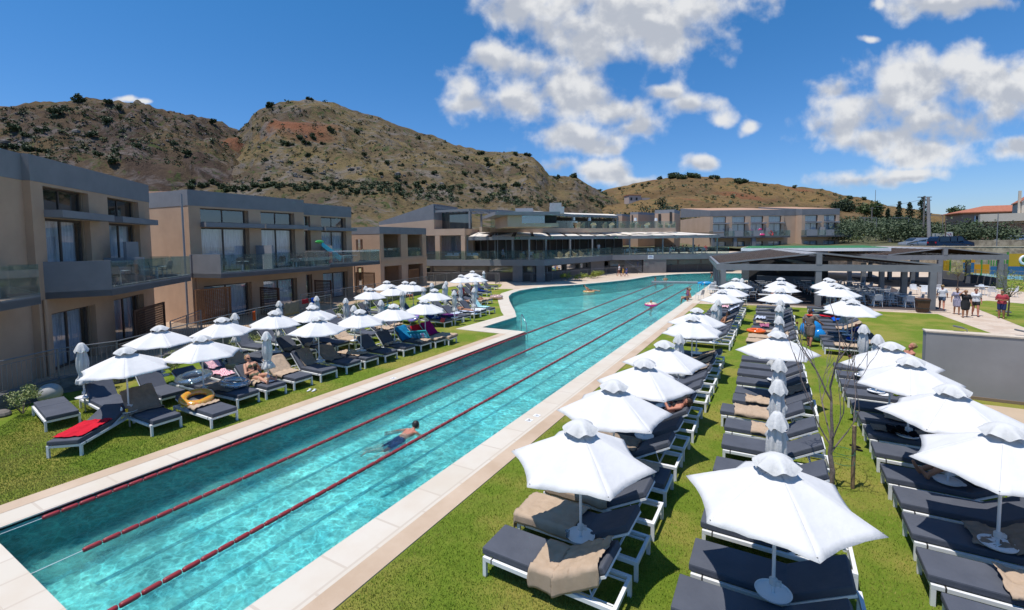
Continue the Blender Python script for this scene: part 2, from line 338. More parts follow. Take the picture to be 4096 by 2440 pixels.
# water: clear, slightly green, rippled; caustic lines and light mottling are painted into its transparent colour
def water_mat():
    m = bpy.data.materials.new('pool_water'); m.use_nodes = True; t = m.node_tree; t.nodes.clear()
    tcn = N(t, 'ShaderNodeTexCoord'); mp = N(t, 'ShaderNodeMapping', ins={'Rotation': (0, 0, .5), 'Scale': (1, 1.25, 1)}); t.links.new(tcn.outputs['Object'], mp.inputs[0])
    wv = fbm(mp.outputs[0], 1.3, 5, .6, tree=t); wp = N(t, 'ShaderNodeVectorMath', operation='MULTIPLY_ADD'); t.links.new(wv.outputs['Color'], wp.inputs[0]); wp.inputs[1].default_value = (.9, .9, .2); t.links.new(mp.outputs[0], wp.inputs[2])
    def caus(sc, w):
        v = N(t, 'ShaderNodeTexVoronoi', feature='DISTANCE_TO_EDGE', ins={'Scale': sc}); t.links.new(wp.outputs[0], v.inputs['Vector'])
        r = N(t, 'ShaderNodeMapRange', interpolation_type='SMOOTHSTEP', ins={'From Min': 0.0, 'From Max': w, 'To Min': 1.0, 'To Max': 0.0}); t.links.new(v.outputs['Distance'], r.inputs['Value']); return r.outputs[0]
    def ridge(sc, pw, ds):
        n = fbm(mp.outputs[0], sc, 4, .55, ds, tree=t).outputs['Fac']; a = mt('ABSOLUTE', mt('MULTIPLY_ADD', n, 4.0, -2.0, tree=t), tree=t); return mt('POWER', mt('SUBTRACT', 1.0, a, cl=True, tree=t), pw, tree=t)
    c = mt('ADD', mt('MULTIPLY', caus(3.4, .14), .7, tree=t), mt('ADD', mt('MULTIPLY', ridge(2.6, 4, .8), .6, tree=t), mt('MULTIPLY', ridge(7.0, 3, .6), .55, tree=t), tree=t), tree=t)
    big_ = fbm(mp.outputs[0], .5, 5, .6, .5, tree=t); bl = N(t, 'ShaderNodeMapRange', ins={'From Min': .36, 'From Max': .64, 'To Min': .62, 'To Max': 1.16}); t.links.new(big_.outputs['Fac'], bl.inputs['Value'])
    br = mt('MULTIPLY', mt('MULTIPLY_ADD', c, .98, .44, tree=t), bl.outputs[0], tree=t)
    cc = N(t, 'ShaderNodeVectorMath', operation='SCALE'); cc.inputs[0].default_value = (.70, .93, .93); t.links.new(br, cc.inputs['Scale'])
    tr = N(t, 'ShaderNodeBsdfTransparent'); t.links.new(cc.outputs[0], tr.inputs[0])
    n1 = fbm(mp.outputs[0], 2.6, 6, .6, .5, tree=t); bp = N(t, 'ShaderNodeBump', ins={'Strength': .75, 'Distance': .05}); t.links.new(n1.outputs['Fac'], bp.inputs['Height'])
    rf = N(t, 'ShaderNodeBsdfRefraction', ins={'Color': (.80, 1.0, 1.0, 1), 'Roughness': .0, 'IOR': 1.2}); t.links.new(bp.outputs[0], rf.inputs['Normal']); mr_ = N(t, 'ShaderNodeMixShader', ins={0: .42}); t.links.new(tr.outputs[0], mr_.inputs[1]); t.links.new(rf.outputs[0], mr_.inputs[2])
    gl = N(t, 'ShaderNodeBsdfGlossy', ins={'Roughness': .03, 'Color': (.9, .95, 1, 1)}); t.links.new(bp.outputs[0], gl.inputs['Normal'])
    fr = N(t, 'ShaderNodeFresnel', ins={'IOR': 1.30}); t.links.new(bp.outputs[0], fr.inputs['Normal'])
    mx = N(t, 'ShaderNodeMixShader'); t.links.new(mt('MULTIPLY', fr.outputs[0], .8, cl=True, tree=t), mx.inputs[0]); t.links.new(mr_.outputs[0], mx.inputs[1]); t.links.new(gl.outputs[0], mx.inputs[2])
    o = N(t, 'ShaderNodeOutputMaterial'); t.links.new(mx.outputs[0], o.inputs[0]); return m
WL = -.11
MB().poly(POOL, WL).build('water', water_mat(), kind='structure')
# coping
CO = [(-12.68,-3),(-5.04,-3),(-5.04,37.3),(-5.04,39.5),(-4.2,56.6),(-3.6,57.0),(-1.3,61.2),(-.3,66.4),(-.5,71.0),(-3.3,73.7),(-8.2,73.3),(-12.5,69.1),(-15.1,63.9),(-16.4,56.6),(-18.1,52.0),(-20.0,48.1),(-21.6,45.7),(-22.8,42.9),(-23.0,39.9),(-22.5,37.2),(-21.4,34.8),(-19.8,32.2),(-18.2,29.8),(-16.6,27.4),(-15.55,26.0),(-15.6,20.75),(-12.68,20.75)]
cp = MB().poly(CO, .014, [POOL], -.05); cp.build('coping', COPE, kind='structure')
MB().poly([(-12.68,-3),(-12.28,-3),(-12.28,20.75),(-12.68,20.75)], .018).poly([(-5.42,-3),(-5.04,-3),(-5.04,37.3),(-5.42,37.3)], .018).build('coping_border', COPT, kind='structure')
# lawns
def lawn_mat():
    m = bpy.data.materials.new('lawn'); m.use_nodes = True; t = m.node_tree; b = t.nodes['Principled BSDF']; b.inputs['Roughness'].default_value = .9; b.inputs['Specular IOR Level'].default_value = .15
    tcn = N(t, 'ShaderNodeTexCoord'); O = tcn.outputs['Object']
    n1 = fbm(O, .5, 6, .6, tree=t); n2 = fbm(O, 9, 5, .65, tree=t); n3 = fbm(O, 70, 3, .6, tree=t)
    a = N(t, 'ShaderNodeMapRange', ins={'From Min': .45, 'From Max': .60}); t.links.new(n1.outputs['Fac'], a.inputs['Value'])
    mx = N(t, 'ShaderNodeMix', data_type='RGBA', ins={'A': (.125, .195, .018, 1), 'B': (.29, .25, .060, 1)}); t.links.new(a.outputs[0], mx.inputs['Factor'])
    a2 = N(t, 'ShaderNodeMapRange', ins={'From Min': .35, 'From Max': .70}); t.links.new(n2.outputs['Fac'], a2.inputs['Value'])
    mx2 = N(t, 'ShaderNodeMix', data_type='RGBA', ins={'B': (.215, .27, .032, 1)}); t.links.new(mx.outputs['Result'], mx2.inputs['A']); t.links.new(mt('MULTIPLY', a2.outputs[0], .6, tree=t), mx2.inputs['Factor'])
    mm = N(t, 'ShaderNodeVectorMath', operation='SCALE'); t.links.new(mx2.outputs['Result'], mm.inputs[0]); t.links.new(mt('MULTIPLY_ADD', n3.outputs['Fac'], 1.3, .35, tree=t), mm.inputs['Scale']); t.links.new(mm.outputs[0], b.inputs['Base Color'])
    bp = N(t, 'ShaderNodeBump', ins={'Strength': .9, 'Distance': .03}); t.links.new(n3.outputs['Fac'], bp.inputs['Height']); t.links.new(bp.outputs[0], b.inputs['Normal']); return m
LAWN = lawn_mat()
WALLP = [(-17.2, -.6), (-19.55,3.0), (-20.75,5.6), (-20.4,7.1), (-22.2,10.6), (-24.0,14.4), (-25.7,20.5), (-28.4,29.5), (-29.3,34.0), (-31.2,39.8)]
LL = [(-12.66,-.6)]+[(-12.66,20.73),(-15.62,20.73),(-15.57,26.02),(-16.62,27.42),(-18.22,29.82),(-19.82,32.22),(-21.42,34.82),(-22.52,37.22),(-22.9,39.0),(-23.3,41.0),(-25.6,40.6),(-25.7,42.3),(-27.2,45.2),(-29.6,45.0),(-31.0,40.4)]+WALLP[::-1][1:]
MB().poly(LL, -.002).build('lawn', LAWN, kind='structure')
MB().poly([(-5.06,-3),(4.0,-3),(4.0,12.0),(5.0,18.2),(12,18.2),(16,24),(9.6,31),(9.0,38.4),(-1.3,38.0),(-5.06,37.2)], -.002).build('lawn', LAWN, kind='structure')
MB().poly([(11.6,34.5),(18,27),(26,30),(18,45),(14.0,48),(12.0,45.5)], -.002).build('lawn', LAWN, kind='structure')
MB().poly([(16.5,62),(20,54),(60,60),(60,110),(19,110),(19,84),(17,66)], -.002).build('lawn', LAWN, kind='structure')
MB().poly([(4.05,9),(10,9),(14,18.2),(5.05,18.2)], .001).build('terrace', mat('beige_deck', (.50,.38,.26), .8, (.46,.35,.24), 2), kind='structure')
# grass blades near the camera
def blades(name, n, area, h, seed):
    rg = random.Random(seed); vs = []; fs = []
    for _ in range(n):
        x, y = area(rg); a = rg.uniform(0, 2*pi); w = rg.uniform(.004, .008); hh = h*rg.uniform(.5, 1.25); l = rg.uniform(-.6, .6)*hh; l2 = rg.uniform(-.6, .6)*hh; o = len(vs)
        vs += [(x-w*cos(a), y-w*sin(a), -.003), (x+w*cos(a), y+w*sin(a), -.003), (x+l, y+l2, hh)]; fs.append((o, o+1, o+2))
    me = bpy.data.meshes.new(name); me.from_pydata(vs, [], fs); me.materials.append(GRB); o = bpy.data.objects.new(name, me); COL.objects.link(o); return tag(o, 'short green grass blades on the lawn', 'grass', kind='stuff')
GRB = mat('grass_blade', (.18, .255, .026), .7, (.33, .30, .08), .55, spec=.2, detail=6, lo=.45, hi=.62)
def areaR(rg):
    while True:
        y = 3.0-5.0*math.log(max(1e-3, rg.random())); x = rg.uniform(-5.0, 5)
        if x < .2*y+3 and x > -5.02 and y < 34: return x, y
def areaL(rg):
    while True:
        y = 2.2-5.0*math.log(max(1e-3, rg.random())); x = rg.uniform(-19.5, -12.72)
        if x > -14-(y-1)*1.6 and x > -19.2 and y < 20: return x, y
blades('grass', 150000, areaR, .032, 1); blades('grass', 90000, areaL, .032, 2)
# ------------------------------------------------------------------ hills
def hill_mat(name, grass, soil, rock, green, rust=None, rockamt=.5, sc=1.0):
    m = bpy.data.materials.new(name); m.use_nodes = True; t = m.node_tree; b = t.nodes['Principled BSDF']; b.inputs['Roughness'].default_value = .95; b.inputs['Specular IOR Level'].default_value = .1
    tcn = N(t, 'ShaderNodeTexCoord'); O = tcn.outputs['Object']
    def m2(A, B, fac, lo, hi, amt=1.0):
        r = N(t, 'ShaderNodeMapRange', ins={'From Min': lo, 'From Max': hi, 'To Max': amt}); t.links.new(fac, r.inputs['Value'])
        x = N(t, 'ShaderNodeMix', data_type='RGBA'); t.links.new(r.outputs[0], x.inputs['Factor'])
        for k, q in (('A', A), ('B', B)):
            if isinstance(q, tuple): x.inputs[k].default_value = (*q, 1)
            else: t.links.new(q, x.inputs[k])
        return x.outputs['Result']
    a = fbm(O, .022*sc, 8, .62, .5, tree=t).outputs['Fac']; c = fbm(O, .09*sc, 9, .68, .8, tree=t).outputs['Fac']; d = fbm(O, .35*sc, 6, .7, tree=t).outputs['Fac']; e = fbm(O, .16*sc, 8, .7, 1.5, tree=t).outputs['Fac']
    q = m2(grass, soil, a, .42, .60); q = m2(q, rock, c, .50, .58+.1*(1-rockamt), .85); q = m2(q, green, e, .55, .62, .9); q = m2(q, tuple(x*.45 for x in soil), d, .52, .68, .75)
    gm_ = N(t, 'ShaderNodeNewGeometry'); sx_ = N(t, 'ShaderNodeSeparateXYZ'); t.links.new(gm_.outputs['True Normal'], sx_.inputs[0]); steep = mt('ADD', mt('SUBTRACT', 1.0, sx_.outputs['Z'], tree=t), mt('MULTIPLY', mt('SUBTRACT', c, .5, tree=t), .9, tree=t), tree=t); q = m2(q, tuple(x*.72 for x in rock), steep, .42, .56, .75)
    if rust:
        for (p, rad) in rust:
            dist = N(t, 'ShaderNodeVectorMath', operation='DISTANCE'); t.links.new(O, dist.inputs[0]); dist.inputs[1].default_value = p
            dd = mt('ADD', dist.outputs['Value'], mt('MULTIPLY', c, rad*1.2, tree=t), tree=t)
            inv = mt('SUBTRACT', rad*1.6, dd, tree=t); q = m2(q, (.21, .085, .045), inv, 0, rad*.6, .7)
    t.links.new(q, b.inputs['Base Color'])
    bp = N(t, 'ShaderNodeBump', ins={'Strength': 1.0, 'Distance': 2.2}); t.links.new(mt('ADD', c, mt('MULTIPLY', d, .5, tree=t), tree=t), bp.inputs['Height']); t.links.new(bp.outputs[0], b.inputs['Normal']); return m
def interp(pts, x):
    if x <= pts[0][0]: return pts[0][1]
    for (a, b), (c, d) in zip(pts, pts[1:]):
        if x <= c: return b+(d-b)*(x-a)/(c-a)
    return pts[-1][1]
class Hill:
    def __init__(s, sky, D, F, z0, amp, pw=1.15, seed=0, cliffs=()):
        s.sky = [azel(x, y) for x, y in sky]; s.D = D; s.F = F; s.z0 = z0; s.amp = amp; s.pw = pw; s.sd = seed; s.cl = cliffs
    def z(s, az, r):
        top = EYE.z+s.D*interp(s.sky, az); t = (r-s.F)/(s.D-s.F)
        if t > 1: return top-(r-s.D)*.55
        t = max(t, 0); x, y = r*sin(az), r*cos(az); e = t**s.pw
        for (c, w, t0, t1, A_) in s.cl:                 # rock step: the slope climbs quickly between t0 and t1
            k = math.exp(-((az-c)/w)**2); tt = t+.03*noise.noise(Vector((az*40, t*6, s.sd))); st = min(1, max(0, (tt-t0)/(t1-t0))); e += k*A_*st*(1-t)/(1-t1*.9)
        n = noise.fractal(Vector((x*.012+s.sd, y*.012, 0)), 1.0, 2.1, 5)+.5*noise.ridged_multi_fractal(Vector((x*.03, y*.03+s.sd, 0)), 1, 2.2, 4, 1.0, 2.0)-.5
        n2 = noise.fractal(Vector((x*.09, y*.09, s.sd)), 1.0, 2, 3)
        return s.z0+(top-s.z0)*e+n*s.amp*min(1, sin(pi*min(1, t))*1.4)*(.35+t)*.85+n2*s.amp*.16*min(1, t*5)
    def mesh(s, name, m, nx=260, nr=90, a0=None, a1=None):
        a0 = s.sky[0][0] if a0 is None else a0; a1 = s.sky[-1][0] if a1 is None else a1; vs = []; fs = []
        for j in range(nr+1):
            r = s.F+(s.D-s.F)*(j/(nr-8)) if j <= nr-8 else s.D+(j-nr+8)*(s.D*.06)
            for i in range(nx+1):
                a = a0+(a1-a0)*i/nx; vs.append((r*sin(a), r*cos(a), s.z(a, r)))
        for j in range(nr):
            for i in range(nx): k = j*(nx+1)+i; fs.append((k, k+1, k+nx+2, k+nx+1))
        b = MB(); b.add(vs, fs); return b.build(name, m, smooth=True, kind='structure')
def dpx(l): return [(x*.41107, y*.41107) for x, y in l]
H1 = Hill(dpx([(-500,330),(-250,285),(0,263),(60,258),(100,254),(150,252),(200,246),(240,247),(270,250),(300,252),(350,259),(400,271),(430,276),(470,287),(500,293),(530,303),(560,311),(600,328),(640,350),(700,390)]), 430, 120, 1, 17, 1.05, 3)
H2 = Hill(dpx([(150,500),(300,430),(420,380),(520,335),(575,322),(592,306),(604,296),(612,282),(626,270),(640,262),(655,255),(680,250),(710,246),(745,243),(780,244),(810,249),(850,264),(880,274),(920,287),(960,300),(1000,316),(1050,330),(1100,349),(1160,366),(1200,372),(1240,374),(1280,378),(1300,388),(1318,408),(1335,430),(1352,433),(1372,428),(1400,430),(1420,442),(1440,456),(1460,468),(1480,482),(1520,500),(1600,530)]), 360, 95, 2, 10, 1.1, 9)
H3 = Hill(dpx([(1380,520),(1440,476),(1475,460),(1530,450),(1560,444),(1600,436),(1650,428),(1700,428),(1740,431),(1780,433),(1800,438),(1850,445),(1900,452),(1950,456),(2000,460),(2020,466),(2050,478),(2080,483),(2120,489),(2160,502),(2250,520),(2400,536)]), 420, 110, 3, 6, 1.2, 21)
H4 = Hill(dpx([(2050,540),(2200,535),(2290,531),(2330,524),(2370,519),(2400,518),(2440,520),(2500,522),(2560,528),(2700,545)]), 2600, 1800, 0, 15, 1.0, 33)
H1.cl = [(azel(195, 130)[0], .10, .45, .53, .05), (azel(60, 125)[0], .12, .50, .58, .04)]; H2.cl = [(azel(284, 118)[0], .05, .60, .67, .06), (azel(545, 172)[0], .035, .55, .63, .07), (azel(420, 150)[0], .09, .45, .52, .03)]
def wp(H, x, y, r):
    a, e = azel(x, y); return (r*sin(a), r*cos(a), EYE.z+r*e)
def hp(H, x, y):                                       # the place where a sight line at this bearing meets the hill
    a, e = azel(x, y); r = H.F*1.01
    while r < H.D and H.z(a, r) < EYE.z+r*e: r += 1.5
    return (r*sin(a), r*cos(a), H.z(a, r)), r
rA, _ = hp(H2, 300, 126); rB, _ = hp(H2, 288, 122); rC, _ = hp(H2, 540, 170); rD, _ = hp(H1, 235, 140); rE, _ = hp(H1, 160, 128)
GRS, SOI, ROK, GRN = (.165, .122, .058), (.098, .072, .048), (.175, .155, .14), (.055, .075, .025)
H1.mesh('hill', hill_mat('hill_far_left', (.118, .083, .045), (.072, .05, .038), (.15, .127, .118), GRN, [(rD, 12)], .6))
H2.mesh('hill', hill_mat('hill_middle', GRS, SOI, ROK, GRN, [(rA, 22), (rB, 12)], .45), 340, 110)
r5, _ = hp(H3, 745, 197); r6, _ = hp(H3, 690, 200); r7, _ = hp(H3, 655, 178); r8, _ = hp(H3, 800, 190)
H3.mesh('hill', hill_mat('hill_right', (.20, .13, .055), (.125, .08, .038), (.19, .125, .07), (.10, .10, .04), [(r5, 20), (r6, 14), (r7, 8), (r8, 10)], .1), 240, 80)
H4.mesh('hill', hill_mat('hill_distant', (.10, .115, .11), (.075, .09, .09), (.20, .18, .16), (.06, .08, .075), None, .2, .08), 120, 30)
# ------------------------------------------------------------------ foliage
def leafball(mb, c, r, n, ls, rg, sz=1.0, flat=.0):
    for _ in range(n):
        d = Vector((rg.gauss(0, 1), rg.gauss(0, 1), rg.gauss(0, 1))).normalized()*(r*rg.random()**.42)
        if d.z < 0: d.z *= .75
        p = Vector((c[0]+d.x, c[1]+d.y, c[2]+d.z*sz)); a = Vector((rg.gauss(0, 1), rg.gauss(0, 1), rg.gauss(0, .7))).normalized(); b = a.cross(Vector((rg.gauss(0, 1), rg.gauss(0, 1), rg.gauss(0, 1)))).normalized(); l = ls*rg.uniform(.6, 1.3)
        mb.add([p-a*l*.5, p+b*l*.32, p+a*l*.5, p-b*l*.32], [(0, 1, 2, 3)])
def clumpy(mb, c, R, k, n, ls, rg, sz=.8):
    for _ in range(k):
        d = Vector((rg.gauss(0, 1), rg.gauss(0, 1), rg.gauss(0, .8))).normalized()*R*rg.uniform(.35, .8)
        leafball(mb, (c[0]+d.x, c[1]+d.y, c[2]+d.z*sz), R*rg.uniform(.3, .52), n, ls, rg, .85)
rg = random.Random(5)
HGR = mat('hill_leaves', (.05, .078, .022), .65, (.025, .042, .014), .5)
# scattered scrub on the hills (uncountable)
sc = MB(); sc.cur = 0
for H, x0, x1, y0, y1, n in ((H1, -20, 245, 105, 165, 900), (H2, 140, 640, 100, 215, 2600), (H3, 590, 870, 178, 212, 420)):
    for _ in range(n):
        x, y = rg.uniform(x0, x1), rg.uniform(y0, y1); a, e = azel(x, y)
        if e > interp(H.sky, a)-.002: continue
        p, r = hp(H, x, y)
        if r >= H.D-2: continue
        R = rg.uniform(.3, 1.15)*(1.6 if rg.random() < .15 else 1)*r/300*1.2; leafball(sc, (p[0], p[1], p[2]+R*.15), R, 24, R*.6, rg, .7)
for _ in range(700):                                   # greener belt at the foot of the slope
    x = rg.uniform(330, 620); y = rg.uniform(181, 196)+(x-330)*.055; p, r = hp(H2, x, y)
    if noise.noise(Vector((x*.05, y*.1, 4))) < -.1: continue
    R = rg.uniform(.5, 1.2); leafball(sc, (p[0], p[1], p[2]+R*.4), R, 30, R*.6, rg, .8)
sc.build('hillside_scrub', HGR, label='low dark scrub dotted over the rocky hillsides', cat='scrub', kind='stuff')
# rocks
rk = MB()
for _ in range(650):
    H = H2 if rg.random() < .6 else H1
    x, y = (rg.uniform(215, 560), rg.uniform(135, 190)) if H is H2 else (rg.uniform(0, 250), rg.uniform(112, 150))
    if noise.noise(Vector((x*.03, y*.05, 9))) < 0.02: continue
    p, r = hp(H, x, y)
    if r >= H.D-4: continue
    R = rg.uniform(.25, .8)*(2.0 if rg.random() < .06 else 1); q = [(Vector((cos(a)*R*rg.uniform(.7, 1.2), sin(a)*R*rg.uniform(.7, 1.2), z*R)) ) for z in (-.3, .45) for a in (0, 1.2, 2.3, 3.5, 4.8)]
    q = [Vector(p)+v for v in q]+[Vector(p)+Vector((rg.uniform(-.2, .2)*R, rg.uniform(-.2, .2)*R, R*.8))]
    rk.add(q, [(0, 1, 6, 5), (1, 2, 7, 6), (2, 3, 8, 7), (3, 4, 9, 8), (4, 0, 5, 9), (5, 6, 10), (6, 7, 10), (7, 8, 10), (8, 9, 10), (9, 5, 10)])
rk.build('hillside_rocks', mat('limestone', (.20, .18, .165), .95, (.10, .088, .08), .5, .5, 2), label='pale limestone boulders strewn over the slope', cat='rocks', kind='stuff')
# countable trees
def make_tree(name, H, R, k, n, ls, m, label, cat, loc=(0, 0, 0), trunk=.25, sz=.85, group=None, seed=1, lean=0):
    g = random.Random(seed); t = thing(name, label, cat, loc, 0, group)
    c = MB(); clumpy(c, (lean, 0, H-R*sz), R, k, n, ls, g, sz); c.build('crown', m, t)
    b = MB(); b.path([(0, 0, -.3), (lean*.3, 0, H*.3), (lean*.8, 0, H*.62)], [trunk, trunk*.75, trunk*.4], 7)
    for i in range(4): a = g.uniform(0, 6.28); b.path([(lean*.5, 0, H*.45), (lean+cos(a)*R*.5, sin(a)*R*.5, H*.72)], [trunk*.4, trunk*.15], 5)
    b.build('trunk', BARK, t); return t
ev = [snap(make_tree('hill_tree', 2.6+.5*i, 2.2+.3*i, 10, 60, .75, HGR, 'dark evergreen tree growing on the rocky hillside', 'tree', (0, 0, -500), seed=i+40, sz=.7, group='trees on the hillside')) for i in range(3)]
spots = [(x*.9630*.41107, 380/4+y*.9630/4) for x, y in []]
hs_ = [(530,96,H2),(610,152,H2)]
ht = []
for (zx, zy, H) in [(450,40,H1),(500,68,H1),(175,145,H1),(385,172,H1),(445,112,H1),(880,105,H1),(720,205,H1),(570,212,H1),(330,25,H1),(280,60,H1),(230,72,H1),(60,150,H1),(110,165,H1),(60,220,H1),(110,225,H1),(150,235,H1),(30,215,H1),(200,240,H1),
        (1000,180,H2),(945,220,H2),(1272,200,H2),(1292,168,H2),(1205,208,H2),(1342,203,H2),(1482,157,H2),(1375,142,H2),(1275,252,H2),(1510,255,H2),(1607,290,H2),(1665,290,H2),(1805,325,H2),(1740,180,H2),(1890,235,H2),(1940,265,H2),(1990,245,H2),(2020,270,H2),(2035,292,H2),(2000,352,H2),(2135,287,H2),(1975,318,H2),(1208,282,H2),(1282,322,H2),(1108,350,H2),(1585,325,H2),(1930,330,H2),(1652,350,H2),(2000,240,H2),(1100,275,H2),(775,243,H1),(650,275,H2),(470,285,H1),(2070,375,H2),(2100,380,H2),(2040,385,H2),(2010,372,H2),(1740,385,H2),(1700,385,H2),(1650,375,H2),(1180,205,H2),(1245,178,H2),(1300,185,H2),(410,245,H1),(480,235,H1),(2310,345,H2),(2385,340,H2),(2140,245,H2),(2190,252,H2),(1285,20,H2),(1120,45,H2)]:
    x, y = zx*2400/2492/4, (380+zy*520/540)/4; ht.append((x, y, H))
for i in range(52): ht.append((175+i*3.4+rg.uniform(-2, 2), 188+rg.uniform(-3, 3)-(4 if i < 14 else 0), H2))
for i in range(22): ht.append((352+i*8+rg.uniform(-4, 4), 186+rg.uniform(-3, 9), H2))
ht.sort(key=lambda q: (0 if q[2] is H1 else (1 if q[1] < 180 else 2), q[0])); zc = {}
for i, (x, y, H) in enumerate(ht):
    zn = 'on the far left hill' if H is H1 else ('on the upper slope of the middle hill' if y < 180 else 'in the green belt below the middle hill'); zc[zn] = zc.get(zn, 0)+1; lb = 'dark green tree %s, %s from left' % (zn, nth(zc[zn]-1))
    a, e = azel(x, y+1.2)
    e = min(e, interp(H.sky, a)-.0005); r = H.F*1.01
    while r < H.D-1 and H.z(a, r) < EYE.z+r*e: r += 1.5
    s = (r/300)*rg.uniform(.75, 1.25)*(1.0 if y < 180 else .95)
    if i < 3: o = ev[i][0]; o.location = (r*sin(a), r*cos(a), H.z(a, r)-.5*s); o.scale = (s,)*3; tag(o, lb)
    else: dup(ev[i % 3], (r*sin(a), r*cos(a), H.z(a, r)-.5*s), rg.uniform(0, 6), lb, scale=s)
# right ridge trees
for x, y, s in [(356,148,1),(361,146,1.3),(378,148,1.1),(399,150,1)]: pass
rj = 0
for zx, zy, s in sorted([(865,120,1.5),(890,118,1.6),(920,122,1.2),(950,125,1.3),(1000,115,1.4),(1025,115,1.3),(1050,120,1.1),(785,128,.9),(1150,125,1.0),(1190,125,1.0),(1330,150,1.0),(1360,158,1.0),(1390,155,.9),(1345,140,.8),(590,185,.6),(655,175,.6),(700,165,.6),(495,200,.6),(170,118,.8),(280,190,.8),(1742,187,.6),(2235,277,.6),(2130,272,.7),(350,225,1.0),(380,250,1.2),(2100,310,1.1),(1525,180,.4)]):
    rj += 1
    x, y = (2200+zx*.5618)/4, (640+zy*.5618)/4; H = H3 if x > 585 else H2; a, e = azel(x, y+1.5); e = min(e, interp(H.sky, a)-.0002); r = H.F*1.01
    while r < H.D-1 and H.z(a, r) < EYE.z+r*e: r += 1.5
    dup(ev[1], (r*sin(a), r*cos(a), H.z(a, r)-.6*s), rg.uniform(0, 6), scale=s*1.15, label='dark green tree on the dry right hill, %s from left' % nth(rj-1), group='trees on the right hill')
# olive grove behind the car park (uncountable mass)
def groundz(r): return 2.6+max(0, r-78)*.012 if r > 78 else 0
def terr(a, r):
    base = 3.4+max(0, r-95)*.045*(1 if math.degrees(a) < 10 else max(0, 1-(math.degrees(a)-10)/5))
    return base
OLZ = MB(); vs = []; fs = []; nx, nr = 60, 30
for j in range(nr+1):
    r = 88+j*10.5
    for i in range(nx+1): a = radians(-40+64*i/nx); vs.append((r*sin(a), r*cos(a), terr(a, r)+.3*noise.noise(Vector((r*.05, a*20, 0)))))
for j in range(nr):
    for i in range(nx): k = j*(nx+1)+i; fs.append((k, k+1, k+nx+2, k+nx+1))
OLZ.add(vs, fs); OLZ.build('hillside', mat('grove_floor', (.12, .11, .05), .95, (.07, .075, .03), .15, detail=8), smooth=True, kind='structure')
og = MB()
for _ in range(760):
    a = radians(rg.uniform(-24, 17.5)); r = 104+rg.random()**1.6*170
    if a < radians(-4) and r < 135: continue
    R = rg.uniform(1.9, 3.0); z = terr(a, r); c = (r*sin(a), r*cos(a), z+.5+R*.55)
    for _k in range(5):
        d = Vector((rg.gauss(0, 1), rg.gauss(0, 1), rg.gauss(0, .6))).normalized()*R*.6
        leafball(og, (c[0]+d.x, c[1]+d.y, c[2]+d.z*.7), R*.6, 62 if r < 150 else 30, .34 if r < 150 else .7, rg, .9)
og.build('olive_grove', OLIVE, label='dense grey green olive grove covering the slope behind the parking', cat='olive grove', kind='stuff')
# ------------------------------------------------------------------ buildings
def U(x, y, z):                        # photograph position (4096 wide) -> the point at height z on that sight line
    r = ray(x/4, y/4); t = (z-EYE.z)/r.z; return Vector((r.x*t, r.y*t, z))
def m1(x, y): return (1700+x*.26954, 780+y*.26954)
def m2(x, y): return (2250+x*.26954, 780+y*.26954)
def z6(x, y): return (2600+x*.4043, 750+y*.4043)
def z7(x, y): return (3300+x*.4381, 700+y*.4381)
def window(parent, u0, u1, z0, z1, y=.26, n=2, curtain=True, name='window', fr=.06, gl=None):
    b = MB(); d = .07
    b.box(u0, u1, y, y+d, z0, z0+fr); b.box(u0, u1, y, y+d, z1-fr, z1)
    for i in range(n+1):
        c = u0+(u1-u0)*i/n; w = fr if 0 < i < n else fr; a = min(max(c-w/2, u0), u1-w); b.box(a, a+w, y+.003, y+d-.003, z0+fr, z1-fr)
    f = b.build(name, FRAME, parent)
    MB().add([(u0+fr, y+.035, z0+fr), (u1-fr, y+.035, z0+fr), (u1-fr, y+.035, z1-fr), (u0+fr, y+.035, z1-fr)], [(0, 1, 2, 3)]).build('pane', gl or WINGL, f)
    if curtain:
        c = MB(); k = int((u1-u0)*14); vs = []
        for i in range(k+1):
            u = u0+(u1-u0)*i/k; w = .04*sin(i*1.9)+.02*sin(i*.7); vs += [(u, y+.22+w, z0), (u, y+.22+w*.6, z1)]
        c.add(vs, [(2*i, 2*i+2, 2*i+3, 2*i+1) for i in range(k)]); c.build('curtain', CURT, f, smooth=True)
    return f
